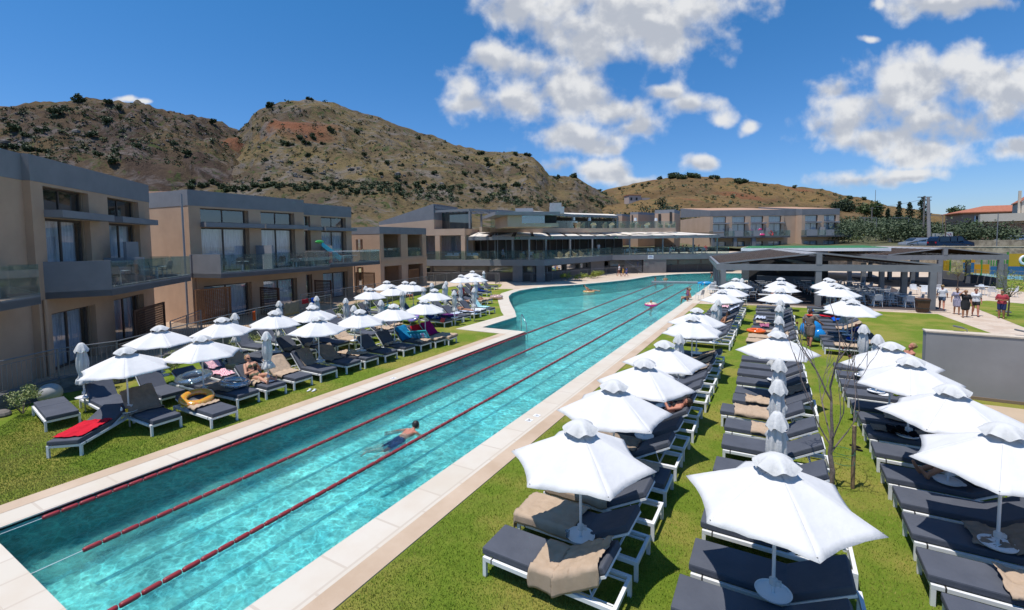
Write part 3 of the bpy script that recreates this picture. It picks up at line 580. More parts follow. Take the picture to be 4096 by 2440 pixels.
def balcony(parent, pts, z0, solids, name='balcony', wallh=1.36, dividers=(), closed_top=.0):
    P = [(u, -v) for u, v in pts]; b = MB(); b.poly(P, z0+.24, (), z0)
    fr = MB()
    for i in range(len(P)-1):
        a, c = Vector((*P[i], 0)), Vector((*P[i+1], 0)); L = (c-a).length
        n = Vector((-(c-a).y, (c-a).x, 0)).normalized()*.12
        if n.dot(Vector((sum(p[0] for p in P)/len(P), sum(p[1] for p in P)/len(P), 0))-a) < 0: n = -n
        if i in solids:
            b.hexa([a+Vector((0, 0, z0+.002)), c+Vector((0, 0, z0+.002)), c+n+Vector((0, 0, z0+.002)), a+n+Vector((0, 0, z0+.002))], [a+Vector((0, 0, z0+wallh)), c+Vector((0, 0, z0+wallh)), c+n+Vector((0, 0, z0+wallh)), a+n+Vector((0, 0, z0+wallh))])
        else:
            b.hexa([a+Vector((0, 0, z0-.003)), c+Vector((0, 0, z0-.003)), c+n+Vector((0, 0, z0-.003)), a+n+Vector((0, 0, z0-.003))], [a+Vector((0, 0, z0+.36)), c+Vector((0, 0, z0+.36)), c+n+Vector((0, 0, z0+.36)), a+n+Vector((0, 0, z0+.36))])
    o = b.build(name, GREY, parent)
    for i in range(len(P)-1):
        if i in solids: continue
        a, c = Vector((*P[i], 0)), Vector((*P[i+1], 0)); L = (c-a).length; k = max(1, round(L/1.3)); d = (c-a)/k
        for j in range(k):
            p, q = a+d*j+d.normalized()*.02, a+d*(j+1)-d.normalized()*.02
            g = MB(); w = Vector((d.y, -d.x, 0)).normalized()*.006
            g.hexa([p-w+Vector((0, 0, z0+.30)), q-w+Vector((0, 0, z0+.30)), q+w+Vector((0, 0, z0+.30)), p+w+Vector((0, 0, z0+.30))], [p-w+Vector((0, 0, z0+1.33)), q-w+Vector((0, 0, z0+1.33)), q+w+Vector((0, 0, z0+1.33)), p+w+Vector((0, 0, z0+1.33))]); g.build('glass_panel', RAILGL, o)
    for (u, v0, v1, h, w) in dividers:
        MB().box(u, u+.12, -v1, -v0, z0+.24, z0+.24+h).build('divider', GREYL, o)
    return o
def wing(name, label, P0, az, L, bays, bal, depth=8, top=8.18, u_min=0.0, gz=.2, roof=8.45, left_blank=0):
    t = thing(name, label, 'hotel building', (P0[0], P0[1], 0), radians(90-az))
    ops = []
    for (a, b_) in bays: ops += [(a, b_, gz, 2.42), (a, b_, 3.25, 5.98), (a, b_, 6.27, 7.14)]
    w = MB(); w.wall(L, -.3, 7.25, ops, .34)
    w.box(-.002, .3, .34, depth, -.3, 7.25); w.box(L-.3, L+.002, .34, depth, -.3, 7.25); w.box(.3, L-.3, depth-.3, depth, -.3, 7.25)
    if u_min < 0: w.box(u_min, -.003, .22, .5, -.3, 7.25)
    w.build('wall', TAN, t)
    p = MB(); p.box(-.02, L+.02, -.02, .3, 7.25, top); p.box(-.022, .3, .3, depth, 7.25, top-.002); p.box(L-.3, L+.022, .3, depth, 7.25, top-.002)
    if u_min < 0: p.box(u_min, -.023, .2, .5, 7.25, top)
    p.build('parapet', GREY, t)
    r = MB(); r.hexa([(.3, .31, 8.0), (L-.3, .31, 8.0), (L-.3, depth, roof), (.3, depth, roof)], [(.3, .31, 8.12), (L-.3, .31, 8.12), (L-.3, depth, roof+.12), (.3, depth, roof+.12)]); r.build('roof', TILE, t)
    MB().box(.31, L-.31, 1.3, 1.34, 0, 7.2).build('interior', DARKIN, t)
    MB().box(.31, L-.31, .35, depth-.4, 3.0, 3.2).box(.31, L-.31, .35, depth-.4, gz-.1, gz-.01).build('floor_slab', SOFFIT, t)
    for (a, b_) in bays:
        window(t, a, b_-.12, 6.27, 7.14, curtain=False); window(t, a, b_-.12, 3.25, 5.98, fr=.09, name='door'); window(t, a, b_-.12, gz, 2.42, fr=.09, name='door')
        MB().box(a-.02, b_+.75, -.55, .25, 6.0, 6.27).build('canopy_ledge', GREY, t)
        MB().box(b_-.12, b_, .2, .34, gz, 2.42).box(b_-.12, b_, .2, .34, 3.25, 5.98).box(b_-.12, b_, .2, .34, 6.27, 7.14).build('jamb', SOFFIT, t)
    for k in bal: balcony(t, *k[0:1], 3.0, k[1], dividers=k[2])
    return t
def local(P0, az, p):
    a = radians(az); dx, dy = p[0]-P0[0], p[1]-P0[1]; return (dx*sin(a)+dy*cos(a), dx*cos(a)-dy*sin(a))
B1P, B2P, B2Q = (-22.82, 5.78), (-30.05, 14.2), (-33.3+.416, 29.04-5.29)
B1 = wing('hotel_wing', 'tan two storey hotel wing nearest the camera at the left edge', B1P, -47, 9.17, [(.64, 3.5), (5.0, 7.95)],
    [([(.36, .0), (.86, 1.8), (8.0, 2.15), (8.9, 0)], {0}, [(4.35, 0.02, 1.5, 1.15, .12)])], u_min=-3.2, roof=8.0)
balcony(B1, [(-3.1, 0), (-3.1, .75), (-1.25, .75), (-1.0, -.2)], 3.0, {0})
wd = MB(); wd.box(4.3, 5.45, -.9, -.78, 3.26, 5.1); wd.build('privacy_screen', GREY, B1)
B2 = wing('hotel_wing', 'long tan hotel wing with wide balcony behind the fence', B2P, -4.5, 8.15, [(.67, 3.75), (4.62, 7.32)],
    [([(-.1, .02), (.1, 2.6), (8.3, 2.3), (8.3, .02)], {0}, [(4.15, .02, 1.6, 1.6, .12), (3.6, 1.4, 2.3, 1.0, .1)])])
B2b = wing('hotel_wing', 'set back tan hotel wing with towel and inflatables on balcony', (-32.9, 23.76), -4.5, 5.3, [(.05, .78), (1.9, 4.65)],
    [([(-.05, 0), (-.05, 2.4), (6.2, 2.4), (6.2, 0)], {0}, [(1.75, .02, 1.3, 1.5, .12)])])
# side wall infill between wings, pipes and lattices
for (t, u, v, z0, z1) in ((B1, .2, .07, .2, 3.0), (B2, -.35, .02, .3, 7.9), (B2, .25, .08, .2, 3.0), (B2b, 5.42, .1, .2, 3.0)):
    MB().tube((u, -v, z0), (u, -v, z1), .055).build('drain_pipe', GREYL if z1 > 5 else TAN, t)
def lattice(label, P0, az, u, v0, v1, h=1.85, m=WOOD, along=False, L=1.9, slats=False):
    a = radians(az); d = Vector((sin(a), cos(a), 0)); n = Vector((cos(a), -sin(a), 0)); o = Vector((P0[0], P0[1], 0))+d*u+n*v0
    t = thing('lattice_screen', label, 'screen', o, radians(90-az) if along else radians(-az), 'lattice screens on the ground floor terraces')
    W = L if along else v1-v0
    f = MB(); f.box(0, .07, -.035, .035, .2, .2+h); f.box(W-.07, W, -.035, .035, .2, .2+h); f.box(.07, W-.07, -.034, .034, .2, .27); f.box(.07, W-.07, -.034, .034, .2+h-.07, .2+h); f.build('frame', m, t)
    l = MB(); k = int(W/(.115)); kz = int(h/(.08 if slats else .115))
    for i in range(1, k): x = W*i/k; l.box(x-.018, x+.018, -.018, -.002, .27, .13+h)
    for i in range(1, kz): z = .2+h*i/kz; l.box(.07, W-.07, .002, .018, z-(.024 if slats else .02), z+(.024 if slats else .02))
    l.build('slats', m, t); return t
lattice('dark brown lattice screen beside the first terrace of the nearest wing', B1P, -47, 4.6, .9, 2.8, along=True, L=3.3, h=1.75)
lattice('orange slatted wood screen at the left corner of the long wing', B2P, -4.5, -.2, .6, 2.3, m=WOODL, h=2.1, slats=True, along=True, L=2.1)
lattice('dark brown lattice screen between the two doors of the long wing', B2P, -4.5, 4.1, .35, 2.2)
lattice('dark brown lattice screen before the set back wing door', B2P, -4.5, 9.7, -.9, .9)
lattice('orange brown lattice screen at the far end of the set back wing', B2P, -4.5, 15.0, -1.7, .5, m=WOODL, h=2.1)
# small two storey block with open loggias
P3 = (-33.8, 32.9); B3 = thing('hotel_wing', 'small tan block with four open loggias at the path corner', 'hotel building', (P3[0], P3[1], 0), radians(94.5))
w = MB(); lo = [(.55, 3.25, .2, 2.57), (4.35, 6.95, .2, 2.57), (.55, 3.25, 3.45, 5.8), (4.35, 6.95, 3.45, 5.8)]
w.wall(7.67, -.3, 5.81, lo, .4)
w.box(-.002, .25, .4, 9, -.3, 5.81) if False else w.box(0, .3, .4, 2.2, -.3, 5.81).box(0, .3, 3.1, 9, -.3, 5.81).box(0, .3, 2.2, 3.1, -.3, .2).box(0, .3, 2.2, 3.1, 2.5, 4.1).box(0, .3, 2.2, 3.1, 5.3, 5.81)
w.box(7.37, 7.672, .4, 9, -.3, 5.81); w.box(.3, 7.37, 2.6, 2.8, -.3, 5.81); w.box(3.7, 3.9, .4, 2.6, -.3, 5.81); w.box(.3, 7.37, .4, 2.6, 3.0, 3.3)
w.box(-.05, 7.72, -.06, -.003, 3.05, 3.33); w.build('wall', TAN, B3)
MB().box(-.02, 7.69, -.02, 9, 5.81, 6.52).build('parapet', GREY, B3)
for k in range(2):
    for z in (.2, 3.31): window(B3, .9+k*3.6, 2.6+k*3.6, z, z+2.0, y=2.5, fr=.07, name='door')
for z in (3.45,): MB().box(.6, 3.2, .12, .13, z, z+.95).build('glass_panel', RAILGL, B3); MB().box(4.4, 6.9, .12, .13, z, z+.95).build('glass_panel', RAILGL, B3)
window(B3, .5, 1.6, 4.15, 5.25, y=8.5)
lattice('orange brown lattice screen in the right loggia of the small block', P3, -4.5, 4.3, .1, .1, m=WOODL, along=True, L=1.7)
# wall and railing along the left terrace
wt = MB(); zt_ = .5
for i in range(len(WALLP)-1):
    a, b = Vector((*WALLP[i], 0)), Vector((*WALLP[i+1], 0)); wt.bar(a+Vector((0, 0, .235)), b+Vector((0, 0, .235)), .22, .55)
wt.build('retaining_wall', mat('rough_wall', (.21, .205, .20), .9, (.12, .115, .11), 3, .8, 12, stretch=(1, 1, 3)), label='low rough grey retaining wall under the terrace railing', cat='wall')
TER = MB(); TER.poly(WALLP+[(-36, 42), (-36, 20), (-28, 6), (-22, -2)], .19, (), -.1).build('terrace', mat('terrace_paving', (.46, .33, .22), .8, (.36, .26, .18), 2), kind='structure')
def railing(name, label, pts, ztop, zlow, post=1.9, gap=.13, h0=None, parent=None, thick=.022):
    t = thing(name, label, 'railing', (pts[0][0], pts[0][1], 0)); o = Vector((pts[0][0], pts[0][1], 0)); rl = MB(); bl = MB(); ps = MB()
    for i in range(len(pts)-1):
        a, b = Vector((*pts[i], 0))-o, Vector((*pts[i+1], 0))-o; L = (b-a).length; d = (b-a)/L; z = Vector((0, 0, 1))
        rl.tube(a+z*ztop, b+z*ztop, thick, n=7); rl.bar(a+z*(ztop-.13), b+z*(ztop-.13), .02); rl.bar(a+z*(zlow+.06), b+z*(zlow+.06), .03)
        k = max(1, round(L/post))
        for j in range(1 if i else 0, k+1): p = a+d*(L*j/k); ps.bar(p+z*(zlow-.05), p+z*(ztop-.02), .045)
        k = int(L/gap)
        for j in range(1, k): p = a+d*(L*j/k); bl.bar(p+z*(zlow+.06), p+z*(ztop-.13), .014)
    rl.build('handrail', RAIL, t); ps.split('post', RAIL, t); bl.build('balusters', RAIL, t); return t
RP = [(-17.9, .5), (-19.6, 3.1), (-20.78, 5.62), (-20.45, 7.1), (-22.25, 10.65), (-24.05, 14.4), (-25.7, 20.5)]
railing('railing', 'grey metal railing along the near terrace wall on the left', RP, 1.5, .5)
railing('railing', 'grey metal railing continuing past the long wing to the far path', [(-27.6, 19.6), (-28.4, 24), (-29.4, 29.5), (-30.2, 34.0), (-31.6, 43.0)], 1.5, .5)
railing('railing', 'short grey railing between the two left hotel wings', [(-24.6, 10.6), (-27.2, 13.2)], 1.35, .2)
# ---- main building
MBd = thing('main_building', 'large tan and grey hotel building with terraces beyond the pool', 'building', (0, 0, 0))
A, K1, K2, KR = Vector((-37.9, 44.7, 0)), Vector((-23.7, 49.1, 0)), Vector((-20.8, 66, 0)), Vector((-5.9, 75.4, 0))
def xy(v): return (v.x, v.y)
T = MB().poly([xy(A), xy(K1), xy(K2), xy(KR), (-4, 96), (-60, 96), (-60, 38)], 2.72, (), 1.98).build('terrace_slab', mat('fascia_grey', (.20, .205, .215), .85, (.175, .18, .19), .6), MBd)
MB().poly([xy(A+Vector((-.3, .6, 0))), xy(K1+Vector((-.2, .5, 0))), xy(K2+Vector((-.5, .4, 0))), xy(KR+Vector((-.4, .4, 0))), (-5, 95), (-58, 95), (-58, 40)], 2.75).build('terrace_floor', PAVE, MBd)
def seg(a, b, u, back): d = (b-a).normalized(); n = Vector((-d.y, d.x, 0)); return a+d*u+n*back
GW = mat('ground_floor_wall', (.155, .14, .13), .9, (.13, .12, .11), 1)
g = MB()
for a, b, back in ((A, K1, 1.6), (K1, K2, 1.5), (K2, KR, 1.8)):
    p, q = seg(a, b, -.5, back), seg(a, b, (b-a).length+.5, back)
    g.bar(p+Vector((0, 0, .45)), q+Vector((0, 0, .45)), .25, 1.3); g.bar(p+Vector((0, 0, 1.88)), q+Vector((0, 0, 1.88)), .24, .22)
    L = (b-a).length; k = int(L/3.2)
    for i in range(k+1): c = seg(a, b, L*i/k, back-.01); g.bar(c+Vector((0, 0, -.2)), c+Vector((0, 0, 1.97)), .35, .3)
g.build('ground_floor_wall', GW, MBd)
gi = MB()
for a, b in ((A, K1), (K1, K2), (K2, KR)):
    L = (b-a).length
    p, q = seg(a, b, 0, 1.7), seg(a, b, L, 1.7); gi.bar(p+Vector((0, 0, 1.4)), q+Vector((0, 0, 1.4)), .03, 1.0)
gi.build('ground_floor_glazing', glass('pale_glazing', (.45, .42, .38), .25, .05, .75), MBd)
pr = MB()
for (a, b, u0, u1, fr) in ((A, K1, 11.0, 12.2, .05), (A, K1, 13.9, 14.86, .02), (K2, KR, 4.7, 8.1, .05), (K1, K2, 12.7, 16.6, 1.0)):
    p, q = seg(a, b, u0, fr+.3), seg(a, b, u1, fr+.3); pr.bar(p+Vector((0, 0, .9)), q+Vector((0, 0, .9)), .6, 2.15)
pr.split('pier', mat('pier_grey', (.19, .18, .175), .9, (.16, .155, .15), 1), MBd)
# stairs with rods
st = MB()
for i in range(11): p = seg(K2, KR, 2.1+i*.25, .2); st.box(p.x-.12, p.x+.12, p.y, p.y+1.4, 1.9-i*.18-.1, 1.9-i*.18)
rods = st.build('stair', GREYL, MBd); rb = MB()
for i in range(22): p = seg(K2, KR, 1.9+i*.12, .12); rb.bar(p+Vector((0, 0, 0)), p+Vector((0, 0, 1.95)), .03)
rb.build('stair_rods', ALU, MBd)
# first floor: tan loggia block at the left, dark glazed restaurant behind the pergola
blk = MB(); d = (K1-A).normalized(); n = Vector((-d.y, d.x, 0))
def sbox(mb, a, b, u0, u1, w0, w1, z0, z1):
    dd = (b-a).normalized(); nn = Vector((-dd.y, dd.x, 0)); q = [a+dd*u0+nn*w0, a+dd*u1+nn*w0, a+dd*u1+nn*w1, a+dd*u0+nn*w1]
    mb.hexa([v+Vector((0, 0, z0)) for v in q], [v+Vector((0, 0, z1)) for v in q])
for (u0, u1) in ((-3.2, -2.4), (1.1, 1.72), (4.5, 5.0)): sbox(blk, A, K1, u0, u1, .15, .75, 2.72, 5.76)
sbox(blk, A, K1, -6, 5.01, .14, .8, 5.76, 6.56); sbox(blk, A, K1, 4.3, 5.0, 3.6, 4.6, 2.72, 5.76); sbox(blk, A, K1, 4.3, 5.012, .8, 5.6, 5.76, 6.56); sbox(blk, A, K1, -6, -3.2, .6, .9, 2.72, 5.76)
sbox(blk, A, K1, -6, 4.3, 3.2, 3.5, 2.72, 3.4)
blk.build('loggia', TANL, MBd)
iw = MB(); sbox(iw, A, K1, -6, 4.3, 3.55, 3.7, 2.72, 5.76); iw.build('loggia_back_wall', CURT, MBd)
lg = MB(); sbox(lg, A, K1, -6, 4.25, 3.3, 3.36, 2.9, 5.7); lg.build('loggia_glazing', WINGL, MBd)
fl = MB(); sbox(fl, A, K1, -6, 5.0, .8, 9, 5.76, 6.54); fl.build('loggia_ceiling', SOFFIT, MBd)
bk = MB()
Bk = [seg(A, K1, 5, 4.6), seg(K1, K2, -1.5, 6.2), seg(K1, K2, 17, 5.6), seg(K2, KR, 3, 5.6)]
for a, b in zip(Bk, Bk[1:]): bk.bar(a+Vector((0, 0, 4.4)), b+Vector((0, 0, 4.4)), .25, 3.3)
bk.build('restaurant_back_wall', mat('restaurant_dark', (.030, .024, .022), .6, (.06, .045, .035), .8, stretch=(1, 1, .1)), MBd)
gp = MB()
for a, b in zip(Bk, Bk[1:]):
    L = (b-a).length; k = max(1, int(L/1.5))
    for i in range(k+1): c = a+(b-a)*i/k+Vector(((b-a).normalized().y, -(b-a).normalized().x, 0))*.2; gp.bar(c+Vector((0, 0, 2.75)), c+Vector((0, 0, 5.9)), .1)
gp.build('glazing_bars', ALU, MBd)
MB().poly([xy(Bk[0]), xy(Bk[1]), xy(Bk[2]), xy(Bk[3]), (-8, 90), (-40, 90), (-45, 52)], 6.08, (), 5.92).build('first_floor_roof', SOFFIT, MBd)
# pergola: posts, beam, slatted cream roof
pg = thing('pergola', 'long grey metal pergola with cream retractable roof over the terrace', 'pergola', (0, 0, 0))
ps = MB(); PT_ = []
for a, b, us in ((A, K1, (7.2, 11.0)), (K1, K2, (-2.2, 1.11, 6.6, 12.34)), (K2, KR, (2.78, 7.76, 12.35, 16.0))):
    for u in us:
        c = seg(a, b, u, .55); PT_.append(c)
        if not (a is A and u > 8) and not (a is A and u < 8): ps.bar(c+Vector((0, 0, 2.72)), c+Vector((0, 0, 5.12)), .17)
c0 = seg(K1, K2, -5.9, -.2)
for c in [seg(A, K1, 10.95, .4)]: ps.bar(c+Vector((0, 0, 2.72)), c+Vector((0, 0, 5.12)), .17)
ps.split('post', ALU, pg)
F1, F2, F3, F4 = seg(A, K1, 5.05, .9), seg(A, K1, 11.2, .35), seg(K2, KR, -.3, .35), seg(K2, KR, 16.3, .35)
bm = MB()
for a, b in ((F1, F2), (F2, F3), (F3, F4)): bm.bar(a+Vector((0, 0, 5.3)), b+Vector((0, 0, 5.3)), .22, .38)
bm.build('beam', ALU, pg)
rf = MB(); ra = MB()
Rk = [seg(A, K1, 5.3, 4.4), seg(A, K1, 10.4, 5.2), seg(K2, KR, -1.2, 5.0), seg(K2, KR, 11.0, 5.0)]
def lerp(a, b, t): return a+(b-a)*t
def roofstrip(f0, f1, r0, r1, k):
    for i in range(k):
        t0, t1 = i/k+.03/k*2, (i+.88)/k
        q = [lerp(f0, f1, t0), lerp(f0, f1, t1), lerp(r0, r1, t1), lerp(r0, r1, t0)]; zz = (5.53, 5.53, 6.13, 6.13)
        rf.hexa([v+Vector((0, 0, z)) for v, z in zip(q, zz)], [v+Vector((0, 0, z+.04)) for v, z in zip(q, zz)])
        e0, e1 = lerp(f0, f1, (i+.94)/k), lerp(r0, r1, (i+.94)/k); ra.bar(e0+Vector((0, 0, 5.5)), e1+Vector((0, 0, 6.1)), .16, .12)
roofstrip(F1, F2, Rk[0], Rk[1], 2); roofstrip(F2, F3, Rk[1], Rk[2], 6); roofstrip(F3, F4, Rk[2], Rk[3], 5)
rf.build('awning', CREAM, pg); ra.build('rafter', mat('rafter_brown', (.10, .065, .045), .7), pg)
# glass balustrade on the terrace edge
gb = thing('glass_balustrade', 'clear glass balustrade along the first floor terrace edge', 'railing')
for a, b in ((A, K1), (K1, K2), (K2, KR)):
    L = (b-a).length; k = round(L/1.6)
    for i in range(k):
        q = MB(); sbox(q, a, b, L*i/k+.02, L*(i+1)/k-.02, .10, .112, 2.72, 3.82); q.build('glass_panel', RAILGL, gb)
# second floor: tan parapet, upper rooms, upper pergolas
up = MB(); UF = [U(*m1(828, 545), 6.1), U(*m1(945, 552), 6.1), U(*m1(2145, 550), 6.1)]
UF = [Vector((v.x, v.y, 0)) for v in UF]; UG = Vector(seg(K1, K2, 12.6, 3.2)); UH = Vector(seg(K2, KR, 10.6, 3.0))
for a, b in ((UF[0], UF[1]), (UF[1], UG), (UG, UH)): up.bar(a+Vector((0, 0, 6.38)), b+Vector((0, 0, 6.38)), .3, .6)
up.build('upper_parapet', TANL, MBd)
ug = thing('glass_balustrade', 'clear glass balustrade around the roof terrace above the pergola', 'railing')
for a, b in ((UF[1]+Vector((0, .5, 0)), UG+Vector((0, .4, 0))), (UG+Vector((0, .4, 0)), UH+Vector((0, .4, 0)))):
    k = int((b-a).length/2)
    for i in range(k): q = MB(); p0, p1 = lerp(a, b, i/k), lerp(a, b, (i+.97)/k); q.bar(p0+Vector((0, 0, 7.15)), p1+Vector((0, 0, 7.15)), .012, 1.15); q.build('glass_panel', RAILGL, ug)
# left roof volume with sloping grey end wall and dark pergola
a0, a1 = seg(A, K1, -6.5, .16), seg(A, K1, 1.0, .16); nn = Vector((-d.y, d.x, 0))
v = MB(); q = [a0, a1, a1+nn*9, a0+nn*9]; v.hexa([p+Vector((0, 0, 6.57)) for p in q], [q[0]+Vector((0, 0, 7.2)), q[1]+Vector((0, 0, 7.75)), q[2]+Vector((0, 0, 7.75)), q[3]+Vector((0, 0, 7.2))]); v.build('upper_wall', TANL, MBd)
v = MB(); v.hexa([q[0]+Vector((0, 0, 7.2)), q[1]+Vector((0, 0, 7.75)), q[2]+Vector((0, 0, 7.75)), q[3]+Vector((0, 0, 7.2))], [q[0]+Vector((0, 0, 7.6)), q[1]+Vector((0, 0, 9.7)), q[2]+Vector((0, 0, 9.9)), q[3]+Vector((0, 0, 7.8))]); v.build('upper_parapet', GREY, MBd)
v = MB(); sbox(v, A, K1, 1.01, 5.0, 3.0, 3.2, 6.56, 8.9); v.build('upper_glazing', glass('dark_glass', (.10, .11, .12), .12, .03, .6), MBd)
up1 = thing('pergola', 'small dark metal pergola on the left roof terrace', 'pergola')
v = MB()
for u, w_ in ((5.6, .4), (8.6, 2.5), (10.6, 5.0), (5.6, 5.5)): p = seg(A, K1, u, w_); v.bar(p+Vector((0, 0, 6.56)), p+Vector((0, 0, 8.7)), .2)
v.split('post', ALU, up1); v = MB()
pp = [seg(A, K1, 1.02, .4), seg(A, K1, 5.6, .4), seg(A, K1, 8.6, 2.5), seg(A, K1, 10.6, 5.0)]
for a, b, z0, z1 in ((pp[0], pp[1], 8.75, 8.85), (pp[1], pp[2], 8.85, 8.75), (pp[2], pp[3], 8.75, 8.7), (pp[0]+nn*.1, seg(A, K1, 4.5, 3), 9.3, 8.9), (seg(A, K1, 1.2, 5.5), pp[3], 8.8, 8.7)): v.bar(a+Vector((0, 0, z0)), b+Vector((0, 0, z1)), .18, .28)
for i in range(9): v.bar(seg(A, K1, 1.5+i*.9, 1.2)+Vector((0, 0, 8.78)), seg(A, K1, 1.5+i*.9, 5.4)+Vector((0, 0, 8.72)), .06, .12)
v.build('beam', ALU, up1)
# upper rooms in the middle with flat grey roof
C0, C1 = U(*m1(1030, 300), 8.4), U(*m1(1980, 300), 8.4); C0.z = C1.z = 0
def fbox(mb, a, b, back, z0, z1, f=0.0):
    dd = (b-a).normalized(); nn = Vector((-dd.y, dd.x, 0)); q = [a-nn*f, b-nn*f, b+nn*back, a+nn*back]; mb.hexa([p+Vector((0, 0, z0)) for p in q], [p+Vector((0, 0, z1)) for p in q])
C0 = C0*.82; C1 = C1*.82
def hz(p, x, y): r = ray(x/4, y/4); return EYE.z+r.z*math.hypot(p.x, p.y)/math.hypot(r.x, r.y)
zr0, zr1 = hz(C1, *m1(1980, 300)), hz(C1, *m1(1980, 252))
v = MB(); fbox(v, C0, C1, 9, zr0, zr1, .6); v.build('upper_roof', GREY, MBd)
v = MB(); fbox(v, lerp(C0, C1, .2), lerp(C0, C1, .42), 8, 6.5, zr0-.02); fbox(v, lerp(C0, C1, .42), C1, 8, 6.5, 6.9); v.build('upper_wall', TANL, MBd)
v = MB(); fbox(v, lerp(C0, C1, .421), lerp(C0, C1, .78), .1, 6.9, zr0-.02); v.build('upper_glazing', glass('blue_glass', (.28, .42, .55), .2, .03, .5), MBd)
v = MB(); fbox(v, lerp(C0, C1, .78), C1*1.0, 6, 6.9, zr0-.02, -.8); v.build('upper_back_wall', DARKIN, MBd)
v = MB(); c = U(*m1(1210, 510), 6.6); c.z = 0; e = U(*m1(1545, 505), 6.6); e.z = 0; fbox(v, c*.97, e*.97, 1.5, 6.5, 7.5); v.build('terrace_box', TANL, MBd); v = MB(); fbox(v, c*.97, e*.97, 1.52, 7.5, 7.7, .03); v.build('terrace_box_cap', GREYL, MBd)
for (x0, x1, y0, y1) in ((1340, 1605, 250, 198), (1845, 2065, 240, 175), (1850, 2025, 178, 118)):
    p, q = C1*1.05, C1*1.05; zz0, zz1 = hz(p, *m1(x0, y0)), hz(p, *m1(x0, y1)); a = ray(m1(x0, 0)[0]/4, m1(x0, y1)[1]/4); b = ray(m1(x1, 0)[0]/4, m1(x1, y1)[1]/4); R_ = math.hypot(p.x, p.y)
    a = Vector((a.x, a.y, 0)).normalized()*R_; b = Vector((b.x, b.y, 0)).normalized()*R_; v = MB(); fbox(v, a, b, 2.5, zz0-.3, zz1); v.build('roof_plant', mat('plant_grey', (.42, .42, .43), .8), MBd)
# upper right pergola with cream roof
G0 = seg(K1, K2, 5.0, 3.6); G1 = seg(K1, K2, 12.4, 3.8); G2 = seg(K2, KR, 1.8, 3.8)
up2 = thing('pergola', 'grey metal pergola with white roof on the upper terrace', 'pergola'); v = MB()
for p in (G0, G1, G2, G0+Vector((-4, 3, 0)), G1+Vector((-2.5, 4, 0)), G2+Vector((-2, 4.5, 0))): v.bar(p+Vector((0, 0, 6.5)), p+Vector((0, 0, 8.35)), .2)
v.split('post', ALU, up2); v = MB()
for a, b in ((G0, G1), (G1, G2), (G2, G2+Vector((-2, 4.5, 0))), (G0, G0+Vector((-4, 3, 0)))): v.bar(a+Vector((0, 0, 8.5)), b+Vector((0, 0, 8.5)), .2, .32)
v.build('beam', ALU, up2); q = [G0, G1, G1+Vector((-2.5, 4, 0)), G0+Vector((-4, 3, 0))]; q2 = [G1, G2, G2+Vector((-2, 4.5, 0)), G1+Vector((-2.5, 4, 0))]; v = MB()
for qq in (q, q2): v.hexa([p+Vector((0, 0, z)) for p, z in zip(qq, (8.68, 8.68, 9.15, 9.15))], [p+Vector((0, 0, z)) for p, z in zip(qq, (8.72, 8.72, 9.2, 9.2))])
v.build('awning', CREAM, up2)
v = MB(); fbox(v, G0+Vector((-3.5, 2.6, 0)), G2+Vector((-2.2, 4.6, 0)), .2, 6.5, 8.4); v.build('upper_back_wall', DARKIN, MBd)
# three grey-topped stair blocks behind
for i, (xa, xb, xc, yt, ybnd) in enumerate(((1370, 1660, 1745, 215, 275), (1005, 1122, 1372, 252, 290), (800, 885, 1003, 280, 310))):
    R_ = 92+i*4; 
    def at(x, y): r = ray(*(k/4 for k in m2(x, y))); hh = math.hypot(r.x, r.y); return Vector((r.x/hh*R_, r.y/hh*R_, EYE.z+r.z/hh*R_))
    a, b, c = at(xa, yt+10), at(xb, yt), at(xc, yt); zt = b.z; zb = at(xa, ybnd).z
    t = thing('stair_block', ['large tan and grey rooftop block, rightmost of three', 'middle tan and grey rooftop block', 'smallest tan and grey rooftop block, leftmost of three'][i], 'building', (a.x, a.y, 0), 0); a2 = Vector((0, 0, 0)); b2 = Vector((b.x-a.x, b.y-a.y, 0)); c2 = Vector((c.x-a.x, c.y-a.y, 0))+Vector((c.x, c.y, 0)).normalized()*5
    back = Vector((a.x, a.y, 0)).normalized()*6
    v = MB(); v.hexa([p+Vector((0, 0, 2)) for p in (a2, b2, c2, a2+back)], [p+Vector((0, 0, zb)) for p in (a2, b2, c2, a2+back)]); v.build('wall', TANL, t)
    v = MB(); k = 1.004; v.hexa([p+Vector((0, 0, zb)) for p in (a2, b2, c2, a2+back)], [p+Vector((0, 0, zt)) for p in (a2, b2, c2, a2+back)]); v.build('parapet', GREYL, t)
    v = MB(); p = lerp(a2, b2, .18)-back.normalized()*.06; q = lerp(a2, b2, .32)-back.normalized()*.06; v.bar(p+Vector((0, 0, zb-1.2)), q+Vector((0, 0, zb-1.2)), .08, 2.2); v.build('slit_window', DARKIN, t)
    if i == 0: v = MB(); p = lerp(a2, b2, .76)-back.normalized()*.06; q = lerp(a2, b2, .88)-back.normalized()*.06; v.bar(p+Vector((0, 0, zb-.9)), q+Vector((0, 0, zb-.9)), .08, 2.2); v.build('slit_window', DARKIN, t)
